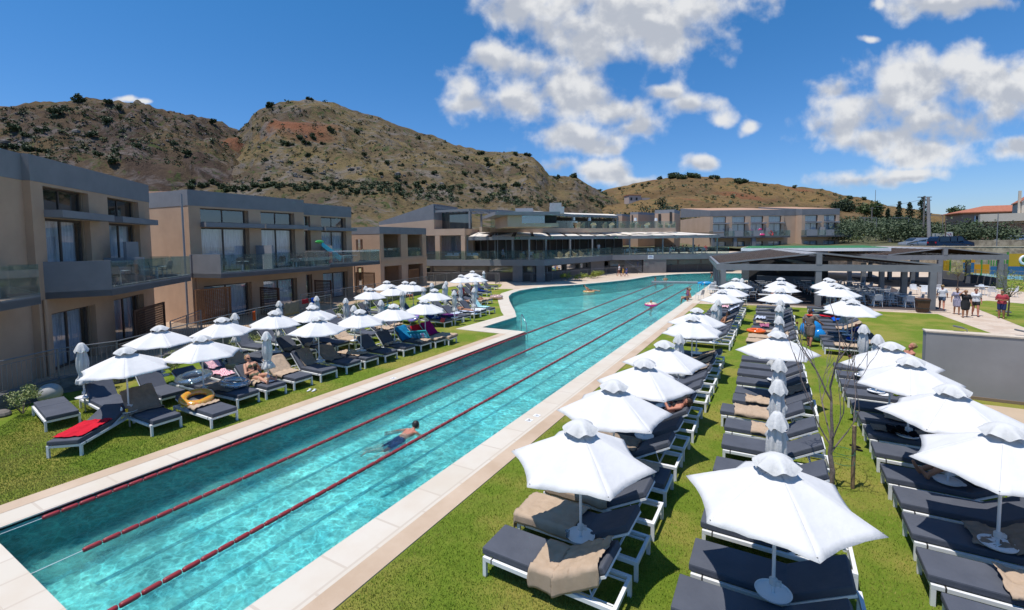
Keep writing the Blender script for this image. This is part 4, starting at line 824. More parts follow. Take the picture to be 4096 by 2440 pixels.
# hotel block on the right, beyond the restaurant
def block(label, P0, az, L, z0, bays, depth, floors, side=True, sx=1.0):
    t = thing('hotel_wing', label, 'hotel building', (P0[0], P0[1], z0), radians(90-az))
    t.scale = (1, 1, 1); ops = []
    for (a, b_) in bays: ops += [(a, b_, .2, 2.3), (a, b_, 3.2, 5.6), (a, b_, 5.85, 7.0)]
    w = MB(); w.wall(L, -3, 7.1, ops, .34); w.box(-.002, .3, .34, depth, -3, 7.1).box(L-.3, L+.002, .34, depth, -3, 7.1).box(.3, L-.3, depth-.3, depth, -3, 7.1); w.build('wall', TANL, t)
    p = MB(); p.box(-.02, L+.02, -.02, .3, 7.1, 8.2)
    for u in (-.022, L-.3): p.hexa([(u, .3, 7.1), (u+.322, .3, 7.1), (u+.322, depth, 7.6), (u, depth, 7.6)], [(u, .3, 8.2), (u+.322, .3, 8.2), (u+.322, depth, 9.6), (u, depth, 9.6)])
    p.build('parapet', GREY, t)
    r = MB(); r.hexa([(.3, .31, 8.0), (L-.3, .31, 8.0), (L-.3, depth, 9.4), (.3, depth, 9.4)], [(.3, .31, 8.22), (L-.3, .31, 8.22), (L-.3, depth, 9.62), (.3, depth, 9.62)]); r.build('roof', TILE, t)
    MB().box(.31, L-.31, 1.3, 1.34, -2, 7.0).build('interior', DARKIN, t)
    for (a, b_) in bays:
        window(t, a, b_, 5.85, 7.0, curtain=True, n=1); window(t, a, b_, 3.2, 5.6, name='door'); window(t, a, b_, .2, 2.3, name='door'); MB().box(a, b_+.4, -.5, .2, 5.6, 5.83).build('canopy_ledge', GREYL, t)
    return t
RB = Vector((-10.8, 94, 0)); raz = 60
hb1 = block('tan hotel block with four balcony bays beyond the restaurant terrace', (-10.8, 94), raz, 14.0, 2.1, [(.6, 3.1), (4.2, 6.7), (7.7, 10.1), (11.1, 13.5)], 15, 2)
balcony(hb1, [(-.1, 0), (-.1, 1.7), (14.2, 1.7), (14.2, 0)], 2.95, set(), dividers=[(3.5, .02, 1.6, 1.6, .1), (7.0, 0.02, 1.6, 1.1, .1), (10.4, .02, 1.6, 1.6, .1)])
MB().box(3.9, 5.5, -1.72, -1.6, 3.2, 4.3).box(7.4, 9.2, -1.72, -1.6, 3.2, 4.3).box(-.1, 1.9, -1.73, -1.6, 3.2, 4.35).split('balcony_panel', GREYL, hb1)
MB().box(-.2, .3, -1.6, -1.1, -2, 2.94).box(7.2, 7.9, -1.6, -1.1, -2, 2.94).box(3.8, 4.4, -1.6, -1.1, -2, 2.94).split('pillar', GREY, hb1)
dd = Vector((sin(radians(60)), cos(radians(60)), 0)); Q = Vector((-10.8, 94, 0))+dd*16.6+Vector((.5, -.86, 0))*1.2
hb2 = block('tan hotel block with two balcony bays, rightmost behind the restaurant roof', (Q.x, Q.y), raz, 7.0, 2.1, [(.6, 3.0), (4.1, 6.4)], 15, 2)
balcony(hb2, [(-.1, 0), (-.1, 1.7), (8.2, 1.7), (8.2, 0)], 2.95, set(), dividers=[(3.2, .02, 1.6, 1.6, .1)]); MB().box(-.1, 1.8, -1.73, -1.6, 3.2, 4.35).box(3.4, 4.9, -1.72, -1.6, 3.2, 4.3).split('balcony_panel', GREYL, hb2)
v = MB(); v.box(14.0, 16.9, 0.6, 1.0, -3, 7.1); v.build('link_wall', TANL, hb1); v = MB(); v.box(14.02, 16.9, .58, 1.0, 7.1, 8.3); v.build('link_parapet', GREY, hb1)
# ---- open air restaurant pavilion (two), green roofed kitchen
def pavilion(label, FL, FR, depth, zb, zr, colx, coly, ncol):
    t = thing('pavilion', label, 'pavilion', (FL[0], FL[1], 0), atan2(FR[1]-FL[1], FR[0]-FL[0])); L = math.hypot(FR[0]-FL[0], FR[1]-FL[1])
    b = MB(); h = .46
    for y in (0, depth): b.box(-.1, L+.1, y-.12, y+.12, zb-h, zb)
    for x in (0, L): b.box(x-.117, x+.117, .12, depth-.12, zb-h+.002, zb-.002)
    b.box(L*.49-.11, L*.49+.11, .12, depth-.12, zb-.25, zb-.03); b.split('beam', ALU, t)
    c = MB()
    for x in colx:
        for y in coly: c.box(x-.17, x+.17, y-.15, y+.15, 0, zb-h)
    for y in (0.0, depth): c.box(L*.49-.17, L*.49+.17, y-.14, y+.14, zb, zr)
    c.split('column', ALU, t)
    r = MB(); rd = MB(); k = 11
    for sgn, x0 in ((1, .15), (-1, L-.15)):
        xm = L*.49-sgn*.5
        for i in range(k):
            y0, y1 = depth*i/k+.1, depth*(i+.93)/k; ym = (y0+y1)/2
            P_ = [(x0, y0, zb+.02), (x0, ym, zb-.14), (x0, y1, zb+.02)]; Q_ = [(xm, y0, zr-.06), (xm, ym, zr-.22), (xm, y1, zr-.06)]
            r.add([*P_, *Q_], [(0, 1, 4, 3), (1, 2, 5, 4)]); rd.bar((x0, y0, zb+.05), (xm, y0, zr-.03), .028, .03)
    r.build('fabric_roof', mat('brown_fabric', (.042, .022, .016), .85, (.032, .017, .012), 2, spec=.15), t); rd.build('roof_rail', mat('cream_rail', (.36, .29, .24), .7), t)
    e = MB(); xm = L*.49
    for i in range(5): x = .1; pass
    for s_, xa in ((-1, 0.05), (1, L-.05)): e.bar((xa, -.02, zb+.03), (xm, -.02, zr+.03), .1, .1); e.bar((xa, depth, zb+.03), (xm, depth, zr+.03), .1, .1)
    e.build('gable_rail', ALU, t)
    g = MB(); g.hexa([(xm-.65, .0, zr-.10), (xm, 0, zr), (xm, depth, zr), (xm-.65, depth, zr-.10)], [(xm-.65, 0, zr-.06), (xm, 0, zr+.05), (xm, depth, zr+.05), (xm-.65, depth, zr-.06)]); g.hexa([(xm, 0, zr), (xm+.65, 0, zr-.10), (xm+.65, depth, zr-.10), (xm, depth, zr)], [(xm, 0, zr+.05), (xm+.65, 0, zr-.06), (xm+.65, depth, zr-.06), (xm, depth, zr+.05)]); g.build('ridge_cover', GREYL, t)
    return t
pv = pavilion('grey open restaurant pavilion with brown fabric roof and white chairs', (-3.75, 38.4), (9.45, 40.35), 17.5, 3.0, 3.78, (0.35,), (0, 3.5, 7, 10.5, 14), 5)
c = MB(); L_ = 13.34
for y in (0, 4.4, 8.8, 13.2, 17.3): c.box(L_-.35-.17, L_-.35+.17, y-.15, y+.15, 0, 2.54)
for y in (0.0,): c.box(L_*.49-.18, L_*.49+.18, y-.1, y+.2, 0, 2.54)
c.split('column', ALU, pv)
MB().poly([(-4.1, 38.0), (9.7, 39.4), (9.9, 58), (-5.5, 58)], .045, (), -.02).build('pavilion_floor', mat('dark_decking', (.085, .06, .055), .8, (.06, .045, .04), 4, stretch=(.3, 4, 1)), kind='structure')
MB().poly([(-4.3, 37.9), (9.8, 39.2), (9.78, 39.42), (-4.12, 38.1)], .05, (), -.02).build('kerb', STONE, kind='structure')
bw = thing('bar_counter', 'dark bar wall at the back of the restaurant pavilion', 'bar', (0, 0, 0))
MB().box(-2.4, 4.6, 55.2, 55.4, 0, 2.6).build('back_wall', mat('bar_dark', (.06, .06, .065), .8), bw); MB().box(-1.6, 3.4, 53.2, 53.8, 0, 1.1).build('counter', GREYL, bw); MB().box(2.9, 4.6, 48.6, 49.3, 0, 1.0).build('cabinet', mat('teal_panel', (.02, .22, .26), .5), bw)
MB().box(.2, 4.4, 53.9, 54.1, .05, 2.5).build('shelf', DARKIN, bw)
pavilion('grey pavilion with brown fabric roof beside the playground', (9.6, 57.6), (18.9, 60.6), 12, 3.1, 3.75, (4.4, 9.3), (0, 4, 8, 12), 4)
MB().poly([(9.7, 57.5), (18.9, 60.4), (17.5, 73), (8, 70)], .05, (), 0).build('pavilion_floor', mat('dark_floor', (.05, .045, .045), .8), kind='structure')
lw = MB(); lw.bar((18.6, 60.6, .45), (17.0, 72.5, .45), .15, .9); lw.build('low_wall', GREY, label='low grey wall on the right side of the far pavilion', cat='wall')
kt = thing('kitchen_building', 'low white building with flat green roof behind the pavilion', 'building', (-3.5, 62, 0))
MB().box(0, 8.6, 0, 16, 0, 3.42).build('wall', mat('kitchen_render', (.10, .10, .105), .8), kt); MB().box(-.1, 14.1, -.1, 16.1, 3.42, 3.76).build('fascia', WHITE, kt); MB().box(.1, 13.9, .1, 15.9, 3.76, 3.80).build('roof', mat('green_felt', (.02, .17, .05), .9, (.03, .14, .05), 1), kt)
# white-grey wall at right with two lamps
ww = thing('garden_wall', 'tall plain grey rendered wall on the right lawn edge', 'wall', (4.12, 18.65, 0))
MB().hexa([(0, 0, 0), (7, 0, 0), (7, .35, 0), (0, .35, 0)], [(0, 0, 1.94), (7, 0, 1.90), (7, .35, 1.90), (0, .35, 1.94)]).build('panel', mat('render_grey', (.30, .29, .285), .9, (.255, .245, .24), .8, .1, 30, detail=8), ww); MB().hexa([(-.02, -.02, 1.943), (7, -.02, 1.903), (7, .37, 1.903), (-.02, .37, 1.943)], [(-.02, -.02, 1.985), (7, -.02, 1.945), (7, .37, 1.945), (-.02, .37, 1.985)]).build('coping', STONE, ww)
MB().box(0, 7, -.03, -.003, 0, .09).build('skirting', mat('stain_strip', (.26, .18, .11), .9), ww)
for i, (x, w) in enumerate(((.85, 'left'), (2.2, 'right'))):
    t = thing('wall_lamp', 'small grey spot lamp on the wall top, %s of the two' % w, 'lamp', (4.12+x, 18.95, 1.98)); b = MB(); b.path([(.16, 0, 0), (.16, 0, .07), (.05, 0, .12)], .014, 5); b.build('arm', ALU, t); b = MB(); b.bar((-.16, 0, .16), (.08, 0, .11), .10, .045); b.build('head', RAIL, t, bevel=.01)
# stone walls and raised car park
RUB = mat('rubble_stone', (.46, .375, .265), .95, (.25, .20, .14), 1.6, 1.0, 2.5, lo=.42, hi=.58)
def atd(px, py, depth):                # point on a sight line at a given distance in front of the camera
    r = ray(px, py); t = depth/1.0; return EYE+r*t
def gbar(a, b, z0, z1, w, m, name, **k): q = MB(); q.bar(Vector((a[0], a[1], (z0+z1)/2)), Vector((b[0], b[1], (z0+z1)/2)), w, z1-z0); return q.build(name, m, **k)
SW = [(-3.5, 92), (8, 90.5), (20.5, 83.5), (33, 78), (50, 74)]
v = MB()
for a, b in zip(SW, SW[1:]): v.bar((*a, 1.65), (*b, 1.65), .6, 3.7)
v.build('stone_wall', RUB, label='long rubble stone retaining wall below the parked cars', cat='wall')
v = MB()
for a, b in zip(SW, SW[1:]): v.bar((*a, 3.53), (*b, 3.53), .7, .06)
v.build('wall_coping', STONE, label='pale coping slabs along the top of the long stone wall', cat='coping')
MB().poly(SW+[(60, 110), (30, 125), (-8, 118), (-20, 100)], 3.3, (), 3.0).build('road', mat('asphalt', (.13, .125, .12), .9, (.11, .105, .10), 1), kind='structure')
v = MB(); a, b, c = atd(905, 240, 74), atd(1060, 240, 66), atd(862, 240, 86); v.bar((a.x, a.y, 3.75), (b.x, b.y, 3.75), .5, 1.0)
v.build('stone_wall', RUB, label='short rubble stone wall beyond the car park on the right', cat='wall')
v = MB(); a, b = atd(836, 240, 92), atd(905, 240, 88); v.bar((a.x, a.y, 3.5), (b.x, b.y, 3.5), .5, 1.3); v.build('stone_wall', RUB, label='rubble stone wall behind the silver car at the grove edge', cat='wall')
# villa at the right edge and orange roofed house
def zat(p, py, px): r = ray(px, py); return EYE.z+r.z*math.hypot(p.x, p.y)/math.hypot(r.x, r.y)
CRM = mat('cream_render', (.62, .55, .45), .85, (.56, .49, .40), .8); TERR = mat('terracotta', (.42, .15, .08), .85, (.34, .115, .06), 2); SALM = mat('salmon_render', (.50, .33, .24), .85)
o = atd(984, 238, 80); rv = radians(-10); vl = thing('villa', 'large cream villa with wide balconies and pointed gable at right edge', 'building', (o.x, o.y, 3.3), rv)
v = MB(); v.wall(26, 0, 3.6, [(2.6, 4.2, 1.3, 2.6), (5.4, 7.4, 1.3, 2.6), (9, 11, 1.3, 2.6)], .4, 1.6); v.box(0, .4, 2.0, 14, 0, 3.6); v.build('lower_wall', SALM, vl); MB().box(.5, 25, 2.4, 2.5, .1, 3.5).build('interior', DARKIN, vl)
MB().box(-.6, 26, -.2, 2.2, 4.05, 5.35).build('balcony', CRM, vl); v = MB(); v.box(-.4, 26, 0, .2, .9, 1.6); v.box(-.4, 26, .05, 1.55, .2, .3); v.build('lower_balcony', SALM, vl); MB().box(0, 26, 1.7, 2.2, 3.61, 4.04).build('beam', CRM, vl)
v = MB(); v.wall(4.0, 5.3, 7.3, [(1.2, 1.6, 5.6, 6.9), (2.3, 2.7, 5.6, 6.9)], .4, 1.8); v.box(0, .4, 2.2, 10, 5.3, 7.3); v.add([(0, 1.8, 7.3), (4, 1.8, 7.3), (2, 1.8, 8.9)], [(0, 1, 2)]); v.v = [(x+4.5, y, z) for x, y, z in v.v]; v.build('upper_wall', CRM, vl); MB().box(5.0, 8.2, 2.3, 2.35, 5.4, 7.2).build('shutters', mat('brown_shutter', (.16, .07, .045), .7), vl)
v = MB(); v.hexa([(4.3, 1.6, 7.2), (6.5, 1.6, 8.95), (6.5, 10, 8.95), (4.3, 10, 7.2)], [(4.3, 1.6, 7.35), (6.5, 1.6, 9.1), (6.5, 10, 9.1), (4.3, 10, 7.35)]); v.hexa([(6.5, 1.6, 8.95), (8.7, 1.6, 7.2), (8.7, 10, 7.2), (6.5, 10, 8.95)], [(6.5, 1.6, 9.1), (8.7, 1.6, 7.35), (8.7, 10, 7.35), (6.5, 10, 9.1)]); v.build('roof', TERR, vl)
MB().box(6.05, 6.35, 1.77, 1.797, 7.4, 8.3).box(6.6, 6.9, 1.77, 1.797, 7.4, 8.3).build('gable_window', mat('window_dark', (.05, .06, .08), .3), vl); MB().box(4.1, 4.45, 2.0, 2.4, 5.3, 9.2).build('chimney', CRM, vl)
MB().box(8.5, 26, 3.4, 12, 5.3, 7.0).build('rear_wall', CRM, vl)
o = atd(961, 238, 100); hv = thing('house', 'long house with orange tiled roof behind the cream villa', 'building', (o.x, o.y, 3.3), radians(2))
v = MB(); v.wall(26, 0, 6.6, [(2.2+k*3.1, 3.4+k*3.1, 4.0, 5.8) for k in range(6)], .4); v.box(0, .4, .4, 10, 0, 6.6).build('wall', mat('pink_render', (.42, .28, .20), .85), hv); MB().box(.5, 25, .55, .6, .2, 6.4).build('window', MATS['window_dark'], hv)
v = MB()
for k in range(6): v.box(2.0+k*3.1, 2.2+k*3.1, -.05, -.003, 3.9, 5.9).box(3.4+k*3.1, 3.6+k*3.1, -.05, -.003, 3.9, 5.9)
v.build('window_trim', WHITE, hv)
v = MB(); v.hexa([(-.6, -.6, 6.5), (26, -.6, 6.5), (26, 5, 8.0), (5, 5, 8.0)], [(-.6, -.6, 6.7), (26, -.6, 6.7), (26, 5, 8.2), (5, 5, 8.2)]); v.hexa([(-.6, 10.6, 6.5), (-.6, -.6, 6.5), (5, 5, 8.0), (5, 5.1, 8.0)], [(-.6, 10.6, 6.7), (-.6, -.6, 6.7), (5, 5, 8.2), (5, 5.1, 8.2)]); v.build('roof', TERR, hv)
# ruin/house on hill
(p, r) = hp(H3, 635, 202); hs2 = thing('house', 'small pinkish white farmhouse on the far hillside above the hotel', 'building', (p[0], p[1], p[2]), radians(40)); s = r/460*4
MB().box(-3.5, 3.5, 0, 6, -2, 3.4).box(3.5, 9, 1, 5, -2, 2.2).build('wall', mat('pale_render', (.5, .40, .36), .9), hs2); MB().box(-3.8, 3.8, -.3, 6.3, 3.4, 3.7).build('roof', TERR, hs2)
MB().box(-2.6, -1.6, -.05, -.01, .8, 2.2).box(.4, 1.4, -.05, -.01, .8, 2.2).build('window', DARKIN, hs2)
# ------------------------------------------------------------------ sun loungers
HX = 1.18                                              # hinge position along the lounger
def prof(x, th):                                       # height of the cushion top at distance x from the foot end
    return (x, .415) if x < HX-.03 else (HX-.115*sin(th)+max(0, x-HX)*cos(th), .305+.113*cos(th)+max(0, x-HX)*sin(th))
def make_lounger(deg, m=CHAR):
    th = radians(deg); t = thing('sun_lounger', 'charcoal sun lounger', 'sun lounger', (0, -300, 0)); W_ = .335
    f = MB(); z0, z1 = .235, .295
    for s in (-1, 1): f.box(0, 2.0, s*W_-.025, s*W_+.025, z0, z1)
    f.box(.0, .05, -W_+.026, W_-.026, z0, z1-.002).box(1.95, 2.0, -W_+.026, W_-.026, z0, z1-.002).box(HX-.02, HX+.03, -W_+.026, W_-.026, z0+.01, z1-.004).box(1.62, 1.65, -W_+.026, W_-.026, z0+.01, z1-.02)
    for s in (-1, 1): f.box(1.3, 1.95, s*.25-.012, s*.25+.012, z0+.01, z0+.035)
    f.build('frame', WHITE, t, bevel=.004)
    for x in (0, 1.945):
        for s in (-1, 1): MB().box(x, x+.055, s*W_-.0245, s*W_+.0245, 0, z0-.001).build('leg', WHITE, t)
    c = MB().box(-.03, HX-.004, -.325, .325, .305, .41); c.build('seat_cushion', m, t, bevel=.022, smooth=False)
    ux, uz = cos(th), sin(th); nx, nz = -sin(th), cos(th)
    def bx2(mb, a, b, y0, y1, h0, h1):
        P = lambda l, y, h_: (HX+l*ux+h_*nx, y, .305+l*uz+h_*nz)
        mb.hexa([P(a, y0, h0), P(b, y0, h0), P(b, y1, h0), P(a, y1, h0)], [P(a, y0, h1), P(b, y0, h1), P(b, y1, h1), P(a, y1, h1)])
    c = MB(); bx2(c, .006 if deg < 5 else .0, .78, -.323, .323, .002, .105); c.build('back_cushion', m, t, bevel=.022)
    b = MB()
    for s in (-1, 1): bx2(b, 0, .76, s*.305-.02, s*.305+.02, -.035, -.001)
    bx2(b, .72, .76, -.284, .284, -.034, -.002); bx2(b, .05, .08, -.284, .284, -.03, -.003); b.build('back_frame', WHITE, t)
    if deg > 5:
        p = MB(); q = (HX+.42*ux, .30+.42*uz)
        for s in (-.22, .22): p.bar((q[0], s, q[1]), (1.63, s, .27), .012)
        p.bar((1.63, -.22, .27), (1.63, .22, .27), .012); p.build('prop', WHITE, t)
    s_ = MB().box(.14, .16, -.362, .362, .232, .298); s_.build('strap', DARKIN, t)
    return snap(t)
LG = {k: make_lounger(k) for k in (0, 16, 29, 40, 48)}
USED = set()
ROWS = {'A': 'right pool side row', 'B': 'middle right lawn row', 'C': 'rightmost lawn row', 'D': 'front left lawn row', 'E': 'second left lawn row', 'F': 'third left lawn row', 'G': 'far left lawn cluster'}
CNT = {}
LOC = {}
def lounger(row, x, y, ang=0, back=29, desc='charcoal'):
    i = CNT.get(row, 0); CNT[row] = i+1
    lab = '%s sun lounger, %s from near end of %s' % (desc, nth(i), ROWS[row]); g = 'sun loungers in the '+ROWS[row]
    if back not in USED: USED.add(back); o = LG[back][0]; o.location = (x, y, 0); o.rotation_euler = (0, 0, radians(ang)); tag(o, lab, 'sun lounger', g)
    else: o = dup(LG[back], (x, y, 0), radians(ang), lab, 'sun lounger', g)
    LOC[row+str(i+1)] = (x, y, radians(ang), back); return row+str(i+1)
def place(key):
    x, y, a, back = LOC[key]; return x, y, a, radians(back)
def towel(key, s0, s1, m=TOWEL, w0=-.34, w1=.34, amp=.02, label=None, seed=0, n=46, k=24, what='tan towel', lift=.012, ragged=.04, cat='towel'):
    x, y, a, th = place(key); mb = MB(); vs = []; sd = seed or hash_(key)
    for i in range(n+1):
        for j in range(k+1):
            u, v = i/n, j/k
            e = ragged*noise.noise(Vector((v*3+sd, u*2, 0)))
            s = s0+(s1-s0)*u+e*(1 if 0 < u < 1 else 1.6); w = w0+(w1-w0)*v+ragged*noise.noise(Vector((u*4, v*2+sd, 5)))
            ss = min(max(s, -.02), 1.98); px, pz = prof(ss, th)
            wr = amp*abs(noise.noise(Vector((s*5+sd, w*7, 1))))*2+amp*.6*noise.ridged_multi_fractal(Vector((s*3+sd, w*9, 3)), 1, 2, 3, 1, 2)*.5
            wr += amp*.55*(1-abs(noise.noise(Vector((s*2.2+w*5+sd, w*13-s*6, 8))))*2.2)**3 if amp > .012 else 0
            py = w; dz = 0
            if abs(w) > .345: dz = -(abs(w)-.345); py = (.374+.02*noise.noise(Vector((s*6, sd, 2))))*(1 if w > 0 else -1); wr *= .3
            if s < -.02: dz += (s+.02); px = -.045
            nx, nz = (0, 1) if ss < HX else (-sin(th), cos(th)); q = lift+max(0, wr)
            vs.append((px+nx*q*(0 if s < -.02 else 1), py, pz+nz*q+dz))
    fs = [(i*(k+1)+j, (i+1)*(k+1)+j, (i+1)*(k+1)+j+1, i*(k+1)+j+1) for i in range(n) for j in range(k)]
    mb.add(vs, fs); o = mb.build('towel', m, smooth=True, loc=(x, y, 0), rz=a)
    md = o.modifiers.new('solid', 'SOLIDIFY'); md.thickness = .009; md.offset = 1
    return tag(o, label or '%s on the %s lounger of the %s' % (what, nth(int(key[1:])-1), ROWS[key[0]]), cat, 'towels on loungers')
def hash_(k): return (sum(ord(c)*(i+3) for i, c in enumerate(k)) % 97)*1.37
def fabric(name, c, c2=None, sc=6, **k): return mat(name, c, .95, c2 or tuple(x*.8 for x in c), sc, .5, 90, spec=.1, **k)
def stripes(name, c1, c2, freq, axis='X', rot=0):
    m = bpy.data.materials.new(name); m.use_nodes = True; t = m.node_tree; b = t.nodes['Principled BSDF']; b.inputs['Roughness'].default_value = .95
    tcn = N(t, 'ShaderNodeTexCoord'); mp = N(t, 'ShaderNodeMapping', ins={'Rotation': (0, 0, rot)}); t.links.new(tcn.outputs['Object'], mp.inputs[0]); w = N(t, 'ShaderNodeTexWave', ins={'Scale': freq, 'Distortion': .6}); w.bands_direction = axis; t.links.new(mp.outputs[0], w.inputs[0])
    r = N(t, 'ShaderNodeMapRange', ins={'From Min': .45, 'From Max': .55}); t.links.new(w.outputs['Fac'], r.inputs['Value']); x = N(t, 'ShaderNodeMix', data_type='RGBA', ins={'A': (*c1, 1), 'B': (*c2, 1)}); t.links.new(r.outputs[0], x.inputs['Factor']); t.links.new(x.outputs['Result'], b.inputs['Base Color']); return m
RED, MAG, BLU, PUR = fabric('red_towel', (.62, .02, .04)), fabric('magenta_towel', (.33, .012, .13)), fabric('blue_towel', (.015, .22, .44)), fabric('purple_towel', (.13, .035, .15))
NAVY = fabric('navy_towel', (.01, .03, .16)); ROY = fabric('royal_towel', (.01, .10, .55)); CORAL = fabric('coral_cloth', (.75, .10, .12)); BLK = fabric('black_cloth', (.012, .012, .014)); TOWG = fabric('brown_towel', (.30, .235, .18))
STRP = stripes('pink_stripes', (.62, .12, .20), (.8, .7, .7), 9, 'Y'); STRT = stripes('turquoise_stripes', (.02, .42, .48), (.65, .75, .72), 5, 'Y'); STRB = stripes('blue_white_stripes', (.2, .28, .5), (.75, .77, .8), 9, 'Y', .6)
# rows on the right lawn (feet towards the pool)
for y, bk in zip([5.40,6.40,7.40,8.47,9.5,10.5,11.5,12.6,13.72,14.75,15.72,16.78,17.75,18.85, 22.05,22.95,23.85,24.7,25.6,26.6,27.55,28.6,29.6,30.7,31.8,32.9,34.0], [29,29,29,0,29,29,29,29,29,29,29,29,29,16]+[29]*13):
    lounger('A', -3.62+rnd(-.03, .03), y+.34, rnd(-1.5, 1.5), bk)
for y in [4.62,5.6,6.5,7.6,8.55,9.5,10.8,11.87,12.95,14.0,14.75,15.9,16.95,17.95,19.0, 22.4,23.45,24.8,26.1,27.4,28.7,30.0,31.4,32.9,34.4]:
    lounger('B', -.96+rnd(-.05, .05)-(.15 if 12 < y < 13.5 else 0), y+.34, rnd(-1.5, 1.5), 29)
for y in [6.85,7.82,8.82,9.78,10.71,11.88,12.93,13.93,14.92,16.08,17.1,18.2,19.3, 23.15,24.2,25.2,26.2,27.4,28.6,29.9,31.3,32.9,35.3]:
    lounger('C', 1.92+rnd(-.04, .04), y+.34, rnd(-1.5, 1.5), 29)
# left lawn (feet towards the pool)
for x, y, an, bk in [(-16.65,4.52,172,0),(-14.3,3.86,130.5,16),(-16.25,5.6,178,48),(-13.82,5.75,180,48),(-12.95,6.75,180,16),(-13.87,7.95,184,0),(-13.85,8.84,180,40),(-13.88,9.84,181,40),(-13.84,10.85,180,48),(-13.87,12.0,180,40),(-13.83,12.86,180,0),(-13.79,13.9,180,48),(-13.77,14.96,180,48),(-13.75,16.05,180,48),(-13.6,16.9,180,40),(-13.42,17.62,184,48)]:
    lounger('D', x, y, an+rnd(-1, 1), bk)
for x, y, bk in [(-15.95,6.85,48),(-15.6,7.85,29),(-16.1,8.8,40),(-16.55,9.8,29),(-16.9,10.75,0),(-17.0,11.45,0),(-16.95,12.35,40),(-16.9,13.3,40),(-17.05,14.2,40),(-16.7,14.95,29),(-17.2,16.35,40),(-16.9,17.4,29),(-16.9,18.45,40),(-18.85,21.0,0),(-16.43,21.18,29),(-16.46,22.25,29),(-16.47,23.13,40),(-16.6,24.42,40),(-16.65,25.25,48),(-16.65,26.32,48)]:
    lounger('E', x, y, 180+rnd(-3, 3), bk)
for x, y, bk in [(-19.45,10.9,0),(-19.5,12.0,40),(-19.6,13.2,40),(-19.6,14.3,40),(-19.5,15.85,40),(-19.6,16.9,40),(-19.7,18.0,40),(-19.7,19.1,48),(-21.9,18.6,40),(-22.1,20.2,40),(-22.3,21.6,48),(-19.6,22.6,40),(-22.5,23.2,40),(-19.4,24.2,40),(-19.5,25.5,40)]:
    lounger('F', x, y, 180+rnd(-4, 4), bk)
for x, y, bk in [(-19.2,26.9,40),(-19.3,28.2,29),(-19.4,29.45,16),(-19.5,30.5,40),(-22.3,29.2,40),(-22.2,31.6,40),(-22.3,33.3,48),(-22.45,35.0,40),(-24.3,35.4,29),(-24.5,36.9,40),(-24.6,38.35,48),(-24.75,39.95,48)]:
    lounger('G', x, y, 180+rnd(-4, 4), bk)
# towels, right rows
towel('A1', .78, 1.93, w0=-.62, w1=.30, amp=.03); towel('A2', -.30, .98, w0=-.50, w1=.36, amp=.02); towel('A3', .05, 1.30, w0=-.48, w1=.33, amp=.035)
towel('A4', .2, 1.75, amp=.02); towel('A5', .1, 1.2, m=TOWG, what='brown towel'); towel('A6', .7, 1.1, amp=.05); towel('A8', 1.0, 1.93); towel('A11', .6, 1.93, m=TOWG, what='brown towel'); towel('A12', .9, 1.93); towel('A13', .3, 1.95, m=TOWG, what='brown towel'); towel('A19', .6, 1.95)
towel('B8', .55, 1.05, w0=-.40, w1=.2, amp=.03); towel('B9', .3, 1.3, w0=-.42, w1=.28, amp=.035); towel('B10', .3, 1.35, w0=-.36, w1=.1, amp=.045); towel('B11', 1.25, 1.95, m=TOWG, what='brown towel'); towel('B16', -.1, 1.5, w0=-.38, w1=.38); towel('B17', -.1, 1.7, w0=-.38, w1=.38); towel('B18', .4, 1.5); towel('B20', .1, .9, amp=.03); towel('B19', .35, .75, m=fabric('pink_floral', (.6, .2, .3), (.15, .05, .12), 20), what='crumpled pink patterned cloth', amp=.09, w0=-.3, w1=.2); towel('B21', .1, .6, m=STRB, amp=.08, what='blue and white striped towel', w0=-.3, w1=.25)
towel('C1', .7, 1.7, w0=-.40, w1=.2); towel('C2', .75, 1.9, w0=-.38, w1=.26, amp=.035); towel('C3', .7, 1.95, w0=-.3, w1=.34, m=TOWG, what='brown towel', amp=.035); towel('C6', .9, 1.35, w0=-.4, w1=.2, amp=.03); towel('C7', .1, 1.9, m=TOWG, w0=-.1, w1=.33, what='brown towel'); towel('C7', .35, .85, m=BLK, w0=-.30, w1=.12, amp=.09, lift=.03, label='crumpled black clothes on the rightmost row lounger under a white parasol', cat='clothes'); towel('C8', .5, 1.1, w0=-.2, w1=.3, amp=.035)
towel('C14', .35, 1.7, w0=-.38, w1=.2); towel('C15', .9, 1.2, m=ROY, amp=.06, what='crumpled blue cloth', w0=-.2, w1=.2); towel('C17', 1.2, 1.95, m=NAVY, what='dark blue towel'); towel('C18', .8, 1.95); towel('C20', .8, 1.3, m=ROY, amp=.05, what='blue cloth'); towel('C21', .4, 1.2, m=RED, what='red towel'); towel('A24', 1.3, 1.95, m=STRB, what='striped towel', amp=.04); towel('A26', .5, 1.0, m=STRP, what='pink striped towel', amp=.05)
